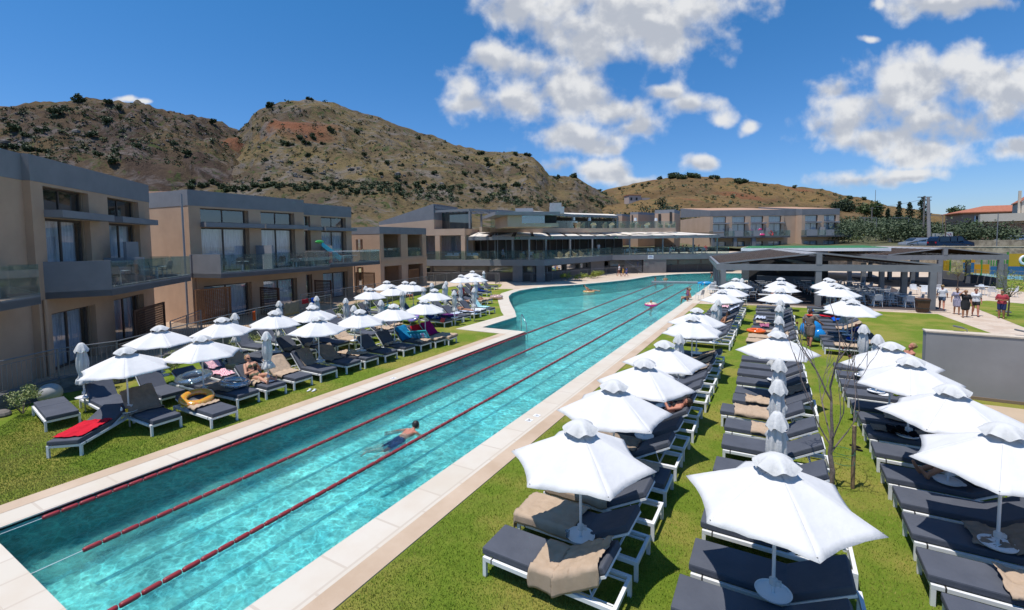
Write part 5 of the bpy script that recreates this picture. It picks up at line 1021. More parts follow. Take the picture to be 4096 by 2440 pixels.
# towels, left rows
towel('D2', .12, 1.22, m=RED, w0=-.30, w1=.33, what='bright red towel', amp=.015); towel('D4', .95, 1.96, w0=-.42, w1=.40, m=TOWG, amp=.015, what='brown towel'); towel('D5', .75, 1.35, w0=-.30, w1=.4, amp=.03); towel('D6', .55, 1.9, m=TOWG, what='brown towel'); towel('D7', .55, 1.15, w0=-.1, w1=.42, amp=.05); towel('D8', .62, 1.95, w0=-.38, w1=.42, amp=.02); towel('D9', 1.2, 1.95, w0=-.35, w1=.2, m=TOWG, what='brown towel'); towel('D10', .8, 1.95, m=TOWG, w0=-.3, w1=.38, what='brown towel'); towel('D11', .45, 1.7, w0=-.36, w1=.30, amp=.03); towel('D12', .75, 1.15, w0=-.32, w1=.34, m=TOWG, what='brown towel', amp=.03); towel('D13', .85, 1.15, w0=-.34, w1=.4, amp=.05)
towel('D14', 1.05, 1.96, m=BLU, w0=-.36, w1=.36, what='bright blue towel', amp=.015); towel('D14', -.03, .42, w0=-.40, w1=.34, label='small tan towel on the foot of the blue towelled lounger'); towel('D15', 1.2, 1.9, m=RED, what='red towel'); towel('D15', -.05, .55, w0=-.4, w1=.42, label='tan towel on the foot of the red towelled lounger'); towel('D16', 1.0, 1.97, m=MAG, w0=-.44, w1=.38, what='magenta towel', amp=.015); towel('D16', -.1, .85, w0=-.44, w1=.5, label='tan towel on the foot of the magenta towelled lounger')
towel('D15', .62, .85, m=CORAL, w0=-.1, w1=.15, amp=.08, lift=.03, label='crumpled coral cloth beside the magenta towelled lounger', cat='cloth')
towel('E3', 1.35, 1.9, m=STRP, w0=-.2, w1=.25, what='pink striped towel'); towel('E3', .1, 1.0, m=STRP, w0=-.1, w1=.34, amp=.04, label='rumpled pink striped towel lying on the lounger seat'); towel('E4', .8, 1.95, what='tan towel'); towel('E7', .7, 1.2, m=TOWG, amp=.05, what='brown towel', w0=-.2, w1=.4); towel('E8', .8, 1.25, amp=.05, w0=-.3, w1=.4); towel('E10', .0, 1.95, w0=-.42, w1=.42); towel('E12', .3, 1.4, amp=.05, w0=-.36, w1=.3); towel('E13', .8, 1.2, amp=.05); towel('E14', .2, 1.2); towel('E14', .3, .6, m=ROY, w0=-.3, w1=.48, amp=.03, lift=.03, label='royal blue cloth draped over the flat lounger', cat='cloth')
towel('E15', .5, 1.85, m=NAVY, what='navy towel', amp=.03); towel('E15', .0, .3, m=CORAL, w0=.2, w1=.5, amp=.08, label='bright red cloth hanging from the foot of the navy towelled lounger', cat='cloth'); towel('E16', .3, 1.3, m=PUR, what='purple towel', amp=.04); towel('E17', .6, 1.1, m=STRB, what='blue and white towel', amp=.04); towel('E18', .1, 1.3, m=STRB, what='black and white patterned towel'); towel('E19', .0, .9, m=fabric('white_towel', (.72, .74, .76)), what='white towel', w0=-.38, w1=.46); towel('E20', .35, 1.9, m=STRT, what='turquoise striped towel', w0=-.34, w1=.3)
towel('G2', .5, 1.6, m=TOWG, what='brown towel'); towel('G3', .0, 1.2, w0=-.38, w1=.48); towel('G4', -.1, 1.0, w0=-.38, w1=.48); towel('G5', .8, 1.8, m=STRT, what='turquoise towel'); towel('G1', .6, 1.5, m=mat('grey_stripe', (.25, .25, .30), .9, (.55, .42, .1), 2, stretch=(1, 6, 1)), what='grey towel with yellow end'); towel('G8', .3, 1.6, m=NAVY, what='navy towel'); towel('F9', .9, 1.4, m=TOWG, what='brown towel')
# ------------------------------------------------------------------ parasols
def canopy_mesh(seed, open_=1.0):
    mb = MB(); vs = []; za, zr, R = 2.12, 1.62, 1.09; nt_, ns = 10, 8; sd = seed*3.1
    def rib(k, t): a = pi/3*k; r = R*t; return Vector((cos(a)*r, sin(a)*r, zr+(za-zr)*(1-t)+.012*sin(pi*t)))
    for k in range(6):
        base = len(vs)
        for i in range(nt_+1):
            t = i/nt_
            for j in range(ns+1):
                s = j/ns; p = rib(k, t)*(1-s)+rib(k+1, t)*s; q = 4*s*(1-s); f = 1-.085*q*t*t
                w = .022*noise.noise(Vector((k*5+s*5+sd, t*1.6, 0)))*q*2; vs.append((p.x*f, p.y*f, p.z-.05*q*t*(1.15-t*.5)+w*t+.012*q*sin(s*14+t*3+k)*t*(1-t)))
        for i in range(nt_):
            for j in range(ns): a = base+i*(ns+1)+j; mb.f.append((a, a+1, a+ns+2, a+ns+1)); mb.mi.append(0)
    mb.v = vs; return mb
def cap_mesh(seed, r=.255, h=.11, z=2.25):
    mb = MB(); vs = []; n = 66; rows = 7
    for i in range(rows+1):
        t = i/rows
        for j in range(n):
            a = 2*pi*j/n; wv = cos(a*6+seed)*.5+.5; w2 = cos(a*11+seed*2)*.5+.5; rr = .035+(r-.035)*t**.8*(1+(.16*(wv-.5)+.06*(w2-.5))*t); vs.append((cos(a)*rr, sin(a)*rr, z-h*t**1.25-(.06*(1-wv)+.02*(1-w2))*t*t))
    mb.add(vs, [(i*n+j, i*n+(j+1) % n, (i+1)*n+(j+1) % n, (i+1)*n+j) for i in range(rows) for j in range(n)]+[tuple(range(n-1, -1, -1))]); return mb
def make_parasol(seed):
    t = thing('parasol', 'open white parasol', 'parasol', (0, -300, 0))
    MB().tube((0, 0, -.02), (0, 0, 2.22), .021, n=10).build('pole', WHITE, t, smooth=True)
    c = canopy_mesh(seed).build('canopy', CANVAS, t, smooth=True); md = c.modifiers.new('solid', 'SOLIDIFY'); md.thickness = .004
    v = cap_mesh(seed).build('vent_cap', VENT, t, smooth=True)
    for k in range(6):
        a = pi/3*k; d = Vector((cos(a), sin(a), 0)); r = MB(); r.tube(d*.03+Vector((0, 0, 2.09)), d*1.05+Vector((0, 0, 1.635)), .008, n=5); r.tube(d*.03+Vector((0, 0, 1.72)), d*.52+Vector((0, 0, 1.885)), .006, n=5); r.build('rib', WHITE, t)
    tr = MB(); tr.lathe([(.03, .455), (.20, .46), (.212, .485), (.205, .485), (.195, .47), (.03, .468)], n=32); tr.build('tray', WHITE, t, smooth=False); MB().lathe([(.03, .56), (.05, .57), (.05, .64), (.028, .66)], n=12).box(.03, .085, -.03, .03, .58, .63).build('clamp', VENT, t)
    g = MB(); 
    for k in range(6): a = pi/3*k; g.ball((cos(a)*1.04, sin(a)*1.04, 1.648), .009, n=6, m=4)
    g.build('eyelets', RAIL, t)
    return snap(t)
def make_closed(seed):
    t = thing('closed_parasol', 'closed white parasol', 'parasol', (0, -300, 0)); g = random.Random(seed)
    MB().tube((0, 0, -.02), (0, 0, 2.12), .021, n=10).build('pole', WHITE, t, smooth=True)
    ph = g.uniform(0, 6); P = [(.055, 2.04), (.085, 1.9), (.125, 1.65), (.135, 1.45), (.115, 1.27), (.085, 1.17), (.10, 1.10), (.15, 1.02), (.18, .92), (.165, .88)]
    def wob(j, a): return .16*sin(6*a+ph+j*.12)*(1.0 if j > 1 else .4)+.09*sin(11*a+ph*2+j*.3)+(.15*sin(3*a+ph+j) if j > 6 else 0)
    MB().lathe(P, n=60, wob=wob).build('folded_canopy', VENT, t, smooth=True); MB().torus((0, 0, 1.17), .09, .012, 24, 6).build('tie', CANVAS, t)
    cap_mesh(seed, .165, .22, 2.12).build('vent_cap', VENT, t, smooth=True)
    tr = MB(); tr.lathe([(.03, .455), (.20, .46), (.212, .485), (.205, .485), (.195, .47), (.03, .468)], n=32); tr.build('tray', WHITE, t); MB().lathe([(.03, .56), (.05, .57), (.05, .64), (.028, .66)], n=12).build('clamp', VENT, t)
    return snap(t)
PO = [make_parasol(i) for i in range(3)]; PC = [make_closed(i+5) for i in range(2)]
PN = {'o': 0, 'c': 0}; PCNT = {}
def parasol(row, x, y, rot=None, sc=1.0, tilt=0, closed=False):
    lst = PC if closed else PO; kk = 'c' if closed else 'o'; i = PN[kk]; PN[kk] += 1; q = PCNT.get((row, kk), 0); PCNT[(row, kk)] = q+1
    lab = '%s white parasol, %s from near end of %s' % ('closed' if closed else 'open', nth(q), ROWS[row]); tr = lst[i % len(lst)]
    if i < len(lst): o = tr[0]; o.location = (x, y, 0); tag(o, lab, 'parasol', ('closed' if closed else 'open')+' white parasols')
    else: o = dup(tr, (x, y, 0), 0, lab, 'parasol', ('closed' if closed else 'open')+' white parasols')
    o.rotation_euler = (radians(rnd(-tilt, tilt)), radians(rnd(-tilt, tilt)), radians(rot if rot is not None else rnd(0, 60))); o.scale = (1, 1, sc); return o
for x, y, r in [(-2.46,6.28,11),(-2.62,8.42,22),(-2.5,10.3,5),(-2.5,12.4,18),(-2.48,17.0,30),(-2.6,18.95,8),(-2.4,26.5,10),(-2.25,29.5,20),(-2.3,34.6,5)]: parasol('A', x, y, r)
for x, y in [(-2.42,14.1),(-2.2,21.2),(-2.25,23.0),(-2.0,36.0)]: parasol('A', x, y, closed=True)
for x, y, r in [(.06,6.40,-9),(.1,15.1,8),(.25,27.8,12),(.37,33.0,0),(.35,36.0,25)]: parasol('B', x, y, r)
for x, y in [(.08,8.4),(.1,10.35),(.13,12.15),(.06,16.4),(.17,18.9),(.19,22.1),(.25,24.1),(.38,29.8)]: parasol('B', x, y, closed=True)
for x, y, r in [(2.86,8.98,12),(2.8,10.95,0),(2.65,13.1,20),(2.6,14.75,8),(2.93,24.3,10),(2.92,25.6,25),(3.2,31.7,5),(3.08,32.9,16),(3.15,35.8,0),(3.05,36.8,22)]: parasol('C', x, y, r)
for x, y in [(2.5,18.2),(2.6,16.5),(2.85,26.4)]: parasol('C', x, y, closed=True)
for x, y, r in [(-15.11,5.42,38),(-15.0,7.25,20),(-14.95,11.3,0),(-14.8,13.2,15),(-14.72,15.05,28),(-14.6,17.0,10)]: parasol('D', x, y, r, .975)
for x, y, r in [(-18.15,7.5,50),(-18.0,9.45,10),(-17.85,11.45,30),(-17.8,13.2,5),(-17.35,21.1,24)]: parasol('E', x, y, r, .975)
for x, y, r in [(-21.4,19.9,20),(-21.5,21.9,8),(-24.3,24.2,0),(-22.8,24.5,33),(-21.9,24.3,12)]: parasol('F', x, y, r, .975)
for x, y, r in [(-22.8,31.2,0),(-24.9,35.9,18),(-22.0,32.2,40)]: parasol('G', x, y, r, .975)
for x, y in [(-14.3,8.86)]: parasol('D', x, y, closed=True, sc=.98)
for x, y in [(-17.68,5.3),(-19.4,10.7),(-19.0,12.35),(-19.35,14.3),(-19.3,16.3),(-16.65,14.5),(-17.0,16.5),(-16.3,21.6)]: parasol('E', x, y, closed=True, sc=.98)
for x, y in [(-21.5,14.05),(-21.6,16.3),(-23.5,21.5),(-19.05,20.2),(-19.4,22.5)]: parasol('F', x, y, closed=True, sc=.98)
for x, y in [(-20.8,25.0),(-19.3,24.5),(-20.8,26.6),(-18.7,25.5),(-18.8,27.5),(-16.1,23.35),(-24.4,37.1)]: parasol('G', x, y, closed=True, sc=.98)
# ------------------------------------------------------------------ lane ropes
LR = mat('lane_red', (.33, .035, .04), .4, (.26, .025, .03), 3)
fm = MB(); fm.lathe([(.012, -.125), (.034, -.118), (.042, -.09), (.042, .09), (.034, .118), (.012, .125)], n=10)
fm.v = [(x, z, y) for x, y, z in fm.v]; fmesh = fm.mesh('float', LR); fmesh.polygons.foreach_set('use_smooth', [True]*len(fmesh.polygons))
for n_, (x, y0) in enumerate(((-11.62, 2.75), (-9.78, 2.75), (-7.80, 2.0))):
    t = thing('lane_rope', ['red lane rope nearest the left pool edge', 'middle red lane rope across the pool', 'red lane rope nearest the right pool edge'][n_], 'lane rope', (x, y0, WL+.03), 0, 'red lane ropes in the pool')
    MB().tube((0, -.75, 0), (0, 53.4-y0, 0), .006, n=5).build('cord', WHITE, t)
    y = .15; k = 0; far = MB()
    while y < 53.0-y0:
        if k < 100: o = bpy.data.objects.new('float', fmesh); COL.objects.link(o); o.parent = t; o.location = (0, y, 0)
        else: far.tube((0, y-.12, 0), (0, y+.12, 0), .042, n=6)
        k += 1; y += .262
    far.build('floats', LR, t, kind='stuff')
# bridge beam, ladder, depth plates
bt = thing('pool_divider', 'grey floating divider beam across the pool at the lane ends', 'divider', (-12.4, 54.2, 0), atan2(1.6, 6.4)); MB().box(0, 6.6, -.35, .35, -.06, .10).build('deck', GREYL, bt, bevel=.01); MB().box(0, 6.6, -.38, -.352, -.11, .0).build('rail', ALU, bt)
for nm, p in (('near the left pool steps', (-12.0, 21.9)), ('beside the far right pool deck', (-6.3, 47.5))):
    t = thing('pool_handrail', 'steel handrail '+nm, 'handrail', (*p, 0)); MB().path([(0, 0, -.9), (0, 0, .85), (.1, -.1, .95), (.5, -.35, .5), (.62, -.42, -.5)] if p[1] < 30 else [(0, 0, -.3), (0, 0, .5), (.3, 1.2, .85), (.3, 1.25, .0)], .022, 8).build('tube', mat('steel', (.55, .55, .57), .25, metal=.9), t, smooth=True)
def text(parent, s, size, loc, rot, m, ext=.002, name='lettering'):
    c = bpy.data.curves.new(name, 'FONT'); c.body = s; c.size = size; c.align_x = 'CENTER'; c.align_y = 'CENTER'; c.extrude = ext; c.materials.append(m); o0 = bpy.data.objects.new(name, c); COL.objects.link(o0); me = bpy.data.meshes.new_from_object(o0.evaluated_get(bpy.context.evaluated_depsgraph_get())); bpy.data.objects.remove(o0); o = bpy.data.objects.new(name, me); COL.objects.link(o); o.parent = parent; o.location = loc; o.rotation_euler = rot; return o
for i, (p, lab) in enumerate(((U(2116, 1681, .015), 'small white square tile with dark figure on the right coping'), (U(2147, 1662, .015), 'small pale square tile with grey mark on the right coping'), (U(1573, 1513, .015), 'small white marked tile on the left coping'))):
    t = thing('pool_sign_tile', lab, 'tile', (p.x, p.y, .0145)); MB().box(-.09, .09, -.09, .09, 0, .005).build('plate', WHITE, t)
    mk = MB(); mk.lathe([(.026, .0052), (.026, .0065)], (-.01, .03, 0), 12); mk.bar((-.05, -.05, .006), (.04, -.01, .006), .018, .002); mk.bar((.02, -.05, .006), (.055, .03, .006), .016, .002); mk.build('mark', DARKIN if i != 1 else GREYL, t)
# ------------------------------------------------------------------ small things lying about
def ring(name, label, x, y, z, R, r, m, rot=(0, 0, 0), cat='swim ring', sz=.8):
    o = MB().torus((0, 0, 0), R, r, 36, 12, sz).build(name, m, smooth=True, loc=(x, y, z)); o.rotation_euler = rot; return tag(o, label, cat)
def plastic(name, c, c2=None, sc=6, tr=.0, rough=.15): 
    m = mat(name, c, rough, c2 or c, sc, spec=.6, coat=.4); return m
ring('swim_ring', 'orange swim ring at the foot of a middle row lounger', -.72, 24.7, .50, .33, .10, plastic('orange_vinyl', (.80, .13, .01)))
CLEARV = glass('clear_vinyl', (.80, .88, .95), .22, .05, .16); GOLDV = mat('gold_vinyl', (.62, .42, .05), .12, (.75, .22, .03), 30, spec=.9, coat=.8, lo=.45, hi=.55)
ring('swim_ring', 'sparkly gold swim ring on a front left lounger', -14.3, 6.72, .55, .33, .11, GOLDV, (.12, .22, 0)); ring('swim_ring', 'large clear swim ring on a dark lounger under parasol', -16.6, 7.75, .56, .42, .12, CLEARV, (.1, .05, 0)); ring('swim_ring', 'clear glitter ring beside the sunbathing woman', -14.75, 8.05, .56, .34, .11, CLEARV, (-.1, .1, 0)); ring('swim_ring', 'beige swim ring standing behind the front loungers on grass', -17.3, 9.1, .16, .42, .14, plastic('beige_vinyl', (.52, .36, .17)), (.5, .2, 0))
dn = thing('donut_ring', 'pink doughnut shaped ring on the grass beside coping', 'swim ring', (-20.6, 33.2, .17)); MB().torus((0, 0, 0), .42, .17, 32, 12, .9).build('dough', plastic('dough', (.55, .34, .17)), dn, smooth=True); MB().torus((0, 0, .045), .42, .16, 32, 12, .85).build('icing', plastic('icing', (.33, .13, .11), (.75, .6, .55), 9), dn, smooth=True)
ring('swim_ring', 'blue round inflatable with coloured dots behind a parasol', -20.9, 21.1, .55, .45, .13, plastic('dotted_blue', (.02, .30, .60), (.35, .5, .15), 12), (1.0, .2, .4)); ring('swim_ring', 'multicoloured inflatable under the second parasol from far end', -18.6, 20.6, .45, .25, .12, plastic('multi', (.02, .30, .50), (.5, .05, .4), 14), (.6, .1, 0))
bd = thing('inflatable_whale', 'glossy blue inflatable leaning behind the middle row', 'inflatable', (1.55, 25.9, 0)); MB().ball((0, 0, .55), .42, 1.1, .8, 1.1, 18, 12).ball((-.15, .3, 1.0), .2, 1, .6, .8, 12, 8).ball((.3, -.2, .35), .3, 1, .8, 1, 12, 8).build('body', plastic('blue_vinyl', (.01, .17, .55), (.02, .30, .70), 2), bd, smooth=True)
lm_ = thing('air_mattress', 'turquoise transparent air mattress leaning between two loungers', 'air mattress', (-14.05, 16.42, .55), radians(182)); lm_.rotation_euler = (radians(62), radians(8), radians(182)); v = MB(); v.box(-.15, 1.0, -.33, .33, -.03, .03); v.build('base', plastic('turq_vinyl', (.03, .38, .44)), lm_, bevel=.02)
v = MB()
for i in range(5): v.ball((.0+i*.2, 0, -.05), .085, 1, 2.6, .8, 12, 8)
v.build('tubes', plastic('turq_light', (.10, .45, .62)), lm_, smooth=True); MB().box(-.02, .18, -.2, .2, -.10, -.08).build('pillow', plastic('lilac_vinyl', (.35, .3, .55)), lm_)
def bottle(label, x, y, z, c, h=.16, cap=(.8, .8, .8), r=.026):
    t = thing('bottle', label, 'bottle', (x, y, z)); MB().lathe([(r*.9, 0), (r, .01), (r, h*.7), (r*.5, h*.82), (r*.45, h*.86)], n=12).build('flask', plastic('bottle_%s' % label.split()[0], c), t, smooth=True); MB().lathe([(r*.5, h*.861), (r*.5, h)], n=10).build('cap', plastic('cap_%.1f' % cap[0], cap), t); return t
bottle('orange suncream bottle on the parasol tray', -2.72, 8.38, .474, (.85, .33, .02)); bottle('clear bottle with orange label on the parasol tray', -2.5, 8.28, .474, (.75, .45, .35), .15)
bottle('brown bottle on the first left parasol tray', -15.22, 5.3, .462, (.20, .04, .01), .17, (.1, .05, .02)); bottle('white lotion bottle on the first left parasol tray', -15.08, 5.25, .462, (.75, .75, .75), .15)
cp_ = MB(); cp_.lathe([(.028, 0), (.036, .10), (.034, .10), (.026, .005)], n=14); cp_.build('cup', plastic('orange_juice', (.80, .45, .03)), loc=(-14.96, 5.32, .463), label='plastic cup of orange juice on a parasol tray', cat='cup'); MB().lathe([(.028, 0), (.036, .10), (.034, .10), (.026, .005)], n=14).build('cup', CLEARV, loc=(-2.62, 6.15, .473), label='clear plastic cup on the nearest parasol tray', cat='cup')
MB().lathe([(.02, 0), (.06, .012), (.10, .02), (.0, .02)], n=20).build('plate', WHITE, loc=(2.93, 10.85, .474), label='small white plate on the parasol tray beside the man', cat='plate')
t = thing('ball', 'yellow ball on a rightmost row lounger', 'ball', (3.05, 16.45, .50)); MB().ball((0, 0, 0), .085, n=16, m=10).build('skin', plastic('yellow_ball', (.65, .75, .02)), t, smooth=True)
MB().lathe([(.05, 0), (.16, .012), (.15, .02), (.0, .02)], n=24).build('hat', WHITE, loc=(2.75, 16.4, .42), label='white sun hat beside the yellow ball on the lounger', cat='hat')
MB().box(-.11, .11, -.075, .075, 0, .035).build('book', mat('paper', (.6, .52, .42), .8), loc=(.55, 13.3, .425), rz=.2, label='closed book on a middle row lounger', cat='book')
bw_ = MB(); g_ = random.Random(3)
for i in range(60): a = g_.uniform(0, 6.28); e_ = g_.uniform(-.3, 1.4); bw_.ball((.12*cos(a)*cos(e_), .12*sin(a)*cos(e_), .1+.1*sin(e_)), .022, n=5, m=4)
bw_.build('gift_bow', mat('dotted_black', (.02, .02, .02), .5, (.7, .7, .7), 30, lo=.48, hi=.52), loc=(-2.3, 13.35, .43), label='black and white dotted bow on a pool side lounger', cat='bow')
sl = thing('slippers', 'pair of white slippers on the grass by the left coping', 'slippers', (-13.35, 9.75, 0), .3)
for s in (-.09, .09): MB().ball((s, 0, .02), .1, .45, 1.25, .2, 12, 6).build('sole', WHITE, sl, smooth=True); MB().box(s-.04, s+.04, .02, .07, .02, .06).build('strap', WHITE, sl, bevel=.01)
sl = thing('sandals', 'pair of black sandals beside a rightmost row lounger', 'sandals', (1.72, 13.0, 0), 1.2)
for s in (-.08, .08): MB().ball((s, s*.5, .02), .1, .42, 1.2, .2, 12, 6).build('sole', BLK, sl, smooth=True)
# rail towels
for nm, m_, x0, y0, x1, y1, zt_, zb_ in (('tan towel hanging over the terrace railing', TOWG, -24.55, 16.3, -24.9, 17.5, 1.53, .75), ('red patterned cloth on the terrace railing', fabric('redpat', (.4, .03, .04)), -24.95, 17.75, -25.1, 18.3, 1.53, 1.25), ('small blue cloth on the terrace railing', ROY, -25.1, 18.5, -25.25, 19.0, 1.53, 1.2), ('orange cloth hanging on the terrace railing', fabric('orangec', (.7, .12, .03)), -23.6, 13.9, -23.7, 14.1, 1.42, .95)):
    v = MB(); vs = []; n = 10
    for i in range(n+1):
        for j in range(6): u = i/n; w = j/5; vs.append((x0+(x1-x0)*u+.06+.02*sin(i*1.7+j), y0+(y1-y0)*u, zt_-(zt_-zb_)*w+.01*sin(i)))
    v.add(vs, [(i*6+j, (i+1)*6+j, (i+1)*6+j+1, i*6+j+1) for i in range(n) for j in range(5)]); o = v.build('towel', m_, smooth=True, label=nm, cat='towel'); md = o.modifiers.new('s', 'SOLIDIFY'); md.thickness = .012
# ------------------------------------------------------------------ restaurant furniture
PLW = mat('white_plastic', (.72, .73, .74), .35, (.68, .69, .70), 3)
def make_chair(m=PLW, metal=False):
    t = thing('armchair', 'white plastic armchair', 'chair', (0, -310, 0)); LM = ALU if metal else m
    MB().box(-.23, .23, -.22, .23, .43, .455).build('seat', m, t, bevel=.01)
    b = MB(); b.path([(-.24, -.22, .44), (-.25, -.27, .66), (-.20, -.31, .84), (0, -.33, .87), (.20, -.31, .84), (.25, -.27, .66), (.24, -.22, .44)], .017, 6); b.path([(-.25, -.27, .66), (-.28, .0, .66), (-.27, .18, .62), (-.25, .22, .44)], .016, 6); b.path([(.25, -.27, .66), (.28, .0, .66), (.27, .18, .62), (.25, .22, .44)], .016, 6)
    b.hexa([(-.22, -.245, .47), (.22, -.245, .47), (.22, -.235, .47), (-.22, -.235, .47)], [(-.20, -.315, .84), (.20, -.315, .84), (.20, -.305, .84), (-.20, -.305, .84)]); b.build('backrest', m, t, smooth=False)
    for sx in (-1, 1):
        for sy in (-1, 1): MB().tube((sx*.21, sy*.2, .43), (sx*.25, sy*.25, 0), .015, n=6).build('leg', LM, t)
    return snap(t)
CH = make_chair(); DCH = make_chair(mat('black_plastic', (.03, .032, .036), .5), True)
def make_table(w=.8, l=.8, m=PLW):
    t = thing('table', 'white square outdoor restaurant table', 'table', (0, -310, 0)); MB().box(-w/2, w/2, -l/2, l/2, .71, .74).build('tabletop', m, t, bevel=.004); MB().box(-.05, .05, -.05, .05, .03, .709).box(-.25, .25, -.25, .25, .006, .029).build('pedestal', m, t); return snap(t)
TB = make_table(); TBW = make_table(1.1, .7)
ci = ti = 0; P0x, P0y, pa = -3.75, 38.4, atan2(1.95, 13.2)
def pv_pt(u, v): return (P0x+u*cos(pa)-v*sin(pa), P0y+u*sin(pa)+v*cos(pa))
use_first = {'c': True, 't': True, 'd': True}
def put(kind, tr, x, y, z, rz, label, cat, group):
    if use_first.get(kind): use_first[kind] = False; o = tr[0]; o.location = (x, y, z); o.rotation_euler = (0, 0, rz); return tag(o, label, cat, group)
    return dup(tr, (x, y, z), rz, label, cat, group)
cols = [(12.0, 'right hand'), (10.2, 'second from right'), (8.4, 'middle'), (4.3, 'second from left'), (1.9, 'left hand')]
for u, cn in cols:
    for j in range(7):
        v = 1.3+j*1.95 if u > 8 else 2.4+j*1.95
        if u < 8 and j > 5: continue
        x, y = pv_pt(u, v); put('t', TB, x, y, .045, pa, 'white pavilion table, %s from the front in the %s line' % (nth(j), cn), 'table', 'restaurant tables')
        for k, (du, dv, r) in enumerate(((-.72, 0, -pi/2), (.72, 0, pi/2), (0, -.72, 0))):
            if k == 2 and j > 0: continue
            a, b = pv_pt(u+du, v+dv); put('c', CH, a, b, .045, pa+r+rnd(-.2, .2), 'white plastic armchair, %s pavilion table, %s line, %s side' % (nth(j), cn, ('left', 'right', 'near')[k]), 'chair', 'restaurant armchairs')
for i, (x, y, r) in enumerate([(-5.2,39.3,1.2),(-4.6,43.6,-.4),(-5.0,45.0,.5),(-4.6,46.6,-.4),(-4.9,48.0,.3),(-4.7,50.2,-.6),(-4.8,51.6,.2),(-2.0,37.4,-1.3)]):
    dup(CH, (x, y, .02), r, 'white plastic armchair on the pool deck, %s from the lawn' % nth(i), 'chair', 'pool deck armchairs')
for i, (x, y) in enumerate([(-4.3,41.2),(-4.6,44.3),(-4.7,47.3),(-.5,38.9)]): dup(TBW, (x, y, .02), .1, 'white low table on the pool deck, %s from the lawn' % nth(i), 'table', 'pool deck tables')
for i, (x, y) in enumerate([(10.6,48.8),(10.3,50.6),(12.0,49.3),(11.9,51.4)]):
    r = rnd(0, 6); dup(CH, (x, y, 0), r, 'white armchair standing outside the pavilion right side, %s from the path' % nth(i), 'chair', 'armchairs right of the pavilion')
for i, (x, y) in enumerate([(11.2,49.2),(11.2,51.2)]): dup(TB, (x, y, 0), 0, 'white outdoor table right of the pavilion, %s' % ('nearer one', 'farther one')[i], 'table', 'tables right of the pavilion')
bn = thing('planter_bin', 'brown wooden bin at the right front pavilion column', 'bin', (8.35, 38.9, .05)); MB().hexa([(-.27, -.27, 0), (.27, -.27, 0), (.27, .27, 0), (-.27, .27, 0)], [(-.33, -.33, .85), (.33, -.33, .85), (.33, .33, .85), (-.33, .33, .85)]).build('body', mat('barrel_wood', (.13, .06, .03), .7, (.08, .035, .02), 5, stretch=(6, 6, .5)), bn); MB().box(-.35, .35, -.35, .35, .72, .78).box(-.32, .32, -.32, .32, .2, .25).build('band', DARKIN, bn)
# balcony furniture
def local_pt(P0, az, u, v): a = radians(az); return (P0[0]+sin(a)*u+cos(a)*v, P0[1]+cos(a)*u-sin(a)*v)
bc = 0
for P0, az, us, nm in ((B1P, -47, (1.6, 2.6, 3.5, 5.9, 7.2), 'nearest wing'), (B2P, -4.5, (1.0, 1.9, 2.9, 5.2, 5.9, 6.9), 'long wing'), ((-32.9, 23.76), -4.5, (2.6, 3.6), 'set back wing')):
    for i, u in enumerate(us):
        x, y = local_pt(P0, az, u, rnd(.9, 1.6)); put('d', DCH, x, y, 3.24, rnd(0, 6), 'black balcony chair with metal legs on the %s, %s from left' % (nm, nth(i)), 'chair', 'balcony chairs')
    for i, u in enumerate((us[1]+.5, us[-1]-.5)):
        x, y = local_pt(P0, az, u, 1.1); dup(TB, (x, y, 3.24), radians(-az), 'small balcony table on the %s, %s' % (nm, ('left one', 'right one')[i]), 'table', 'balcony tables', .85)
for B_, az, us, nm in ((Vector((-10.8, 94, 0)), 60, (1.2, 2.6, 5.8, 6.8, 11.8, 13), 'left block'), (Vector((Q.x, Q.y, 0)) if False else Vector((3.9, 101.2, 0)), 60, (), '')):
    for i, u in enumerate(us): x, y = local_pt(B_, az, u, .9); dup(DCH, (x, y, 5.3), rnd(0, 6), 'dark chair on the far hotel balcony, %s from left' % nth(i), 'chair', 'far balcony chairs')
# flamingo, lobster ring, crocodile and lilo on balconies
x, y = local_pt((-10.8, 94), 60, 9.0, 1.25); fl = thing('inflatable_flamingo', 'pink inflatable flamingo on the far hotel balcony', 'inflatable', (x, y, 5.6)); PK = plastic('pink_vinyl', (.80, .05, .22)); MB().torus((0, 0, 0), .5, .18, 24, 10).build('body', PK, fl, smooth=True); MB().path([(-.4, 0, .1), (-.55, 0, .6), (-.35, 0, 1.0), (0, 0, 1.05), (.1, 0, .8)], [.12, .1, .1, .13, .08], 8).build('neck', PK, fl, smooth=True)
x, y = local_pt((-10.8, 94), 60, 10.9, 1.25); o = ring('swim_ring', 'red inflatable ring beside the flamingo on far balcony', x, y, 5.85, .42, .17, plastic('red_vinyl', (.72, .02, .03)), (1.2, 0, 1.0))
x, y = local_pt((-32.9, 23.76), -4.5, .5, 1.5); cr_ = thing('inflatable_crocodile', 'turquoise and green inflatable leaning on the wing balcony', 'inflatable', (x, y, 3.9), radians(94)); MB().hexa([(-.2, -.2, .8), (1.7, -.2, -.5), (1.9, .1, -.5), (0, .1, .9)], [(-.1, -.15, 1.15), (2.0, -.15, -.1), (2.1, .1, -.1), (.1, .1, 1.2)]).build('body', plastic('turq2', (.02, .42, .50), (.05, .5, .55)), cr_, bevel=.08); MB().ball((-.2, 0, 1.15), .28, 1.6, .6, .5, 12, 8).build('head', plastic('green_vinyl', (.05, .40, .06)), cr_, smooth=True)
MB().box(-.35, .35, -.06, .06, -.45, .45).build('lilo', plastic('pink_lilo', (.80, .10, .30), (.85, .45, .05), 4), smooth=False, bevel=.05, loc=(x+.35, y+.35, 3.75), rz=radians(94), label='pink and yellow inflatable frame on the wing balcony', cat='inflatable')
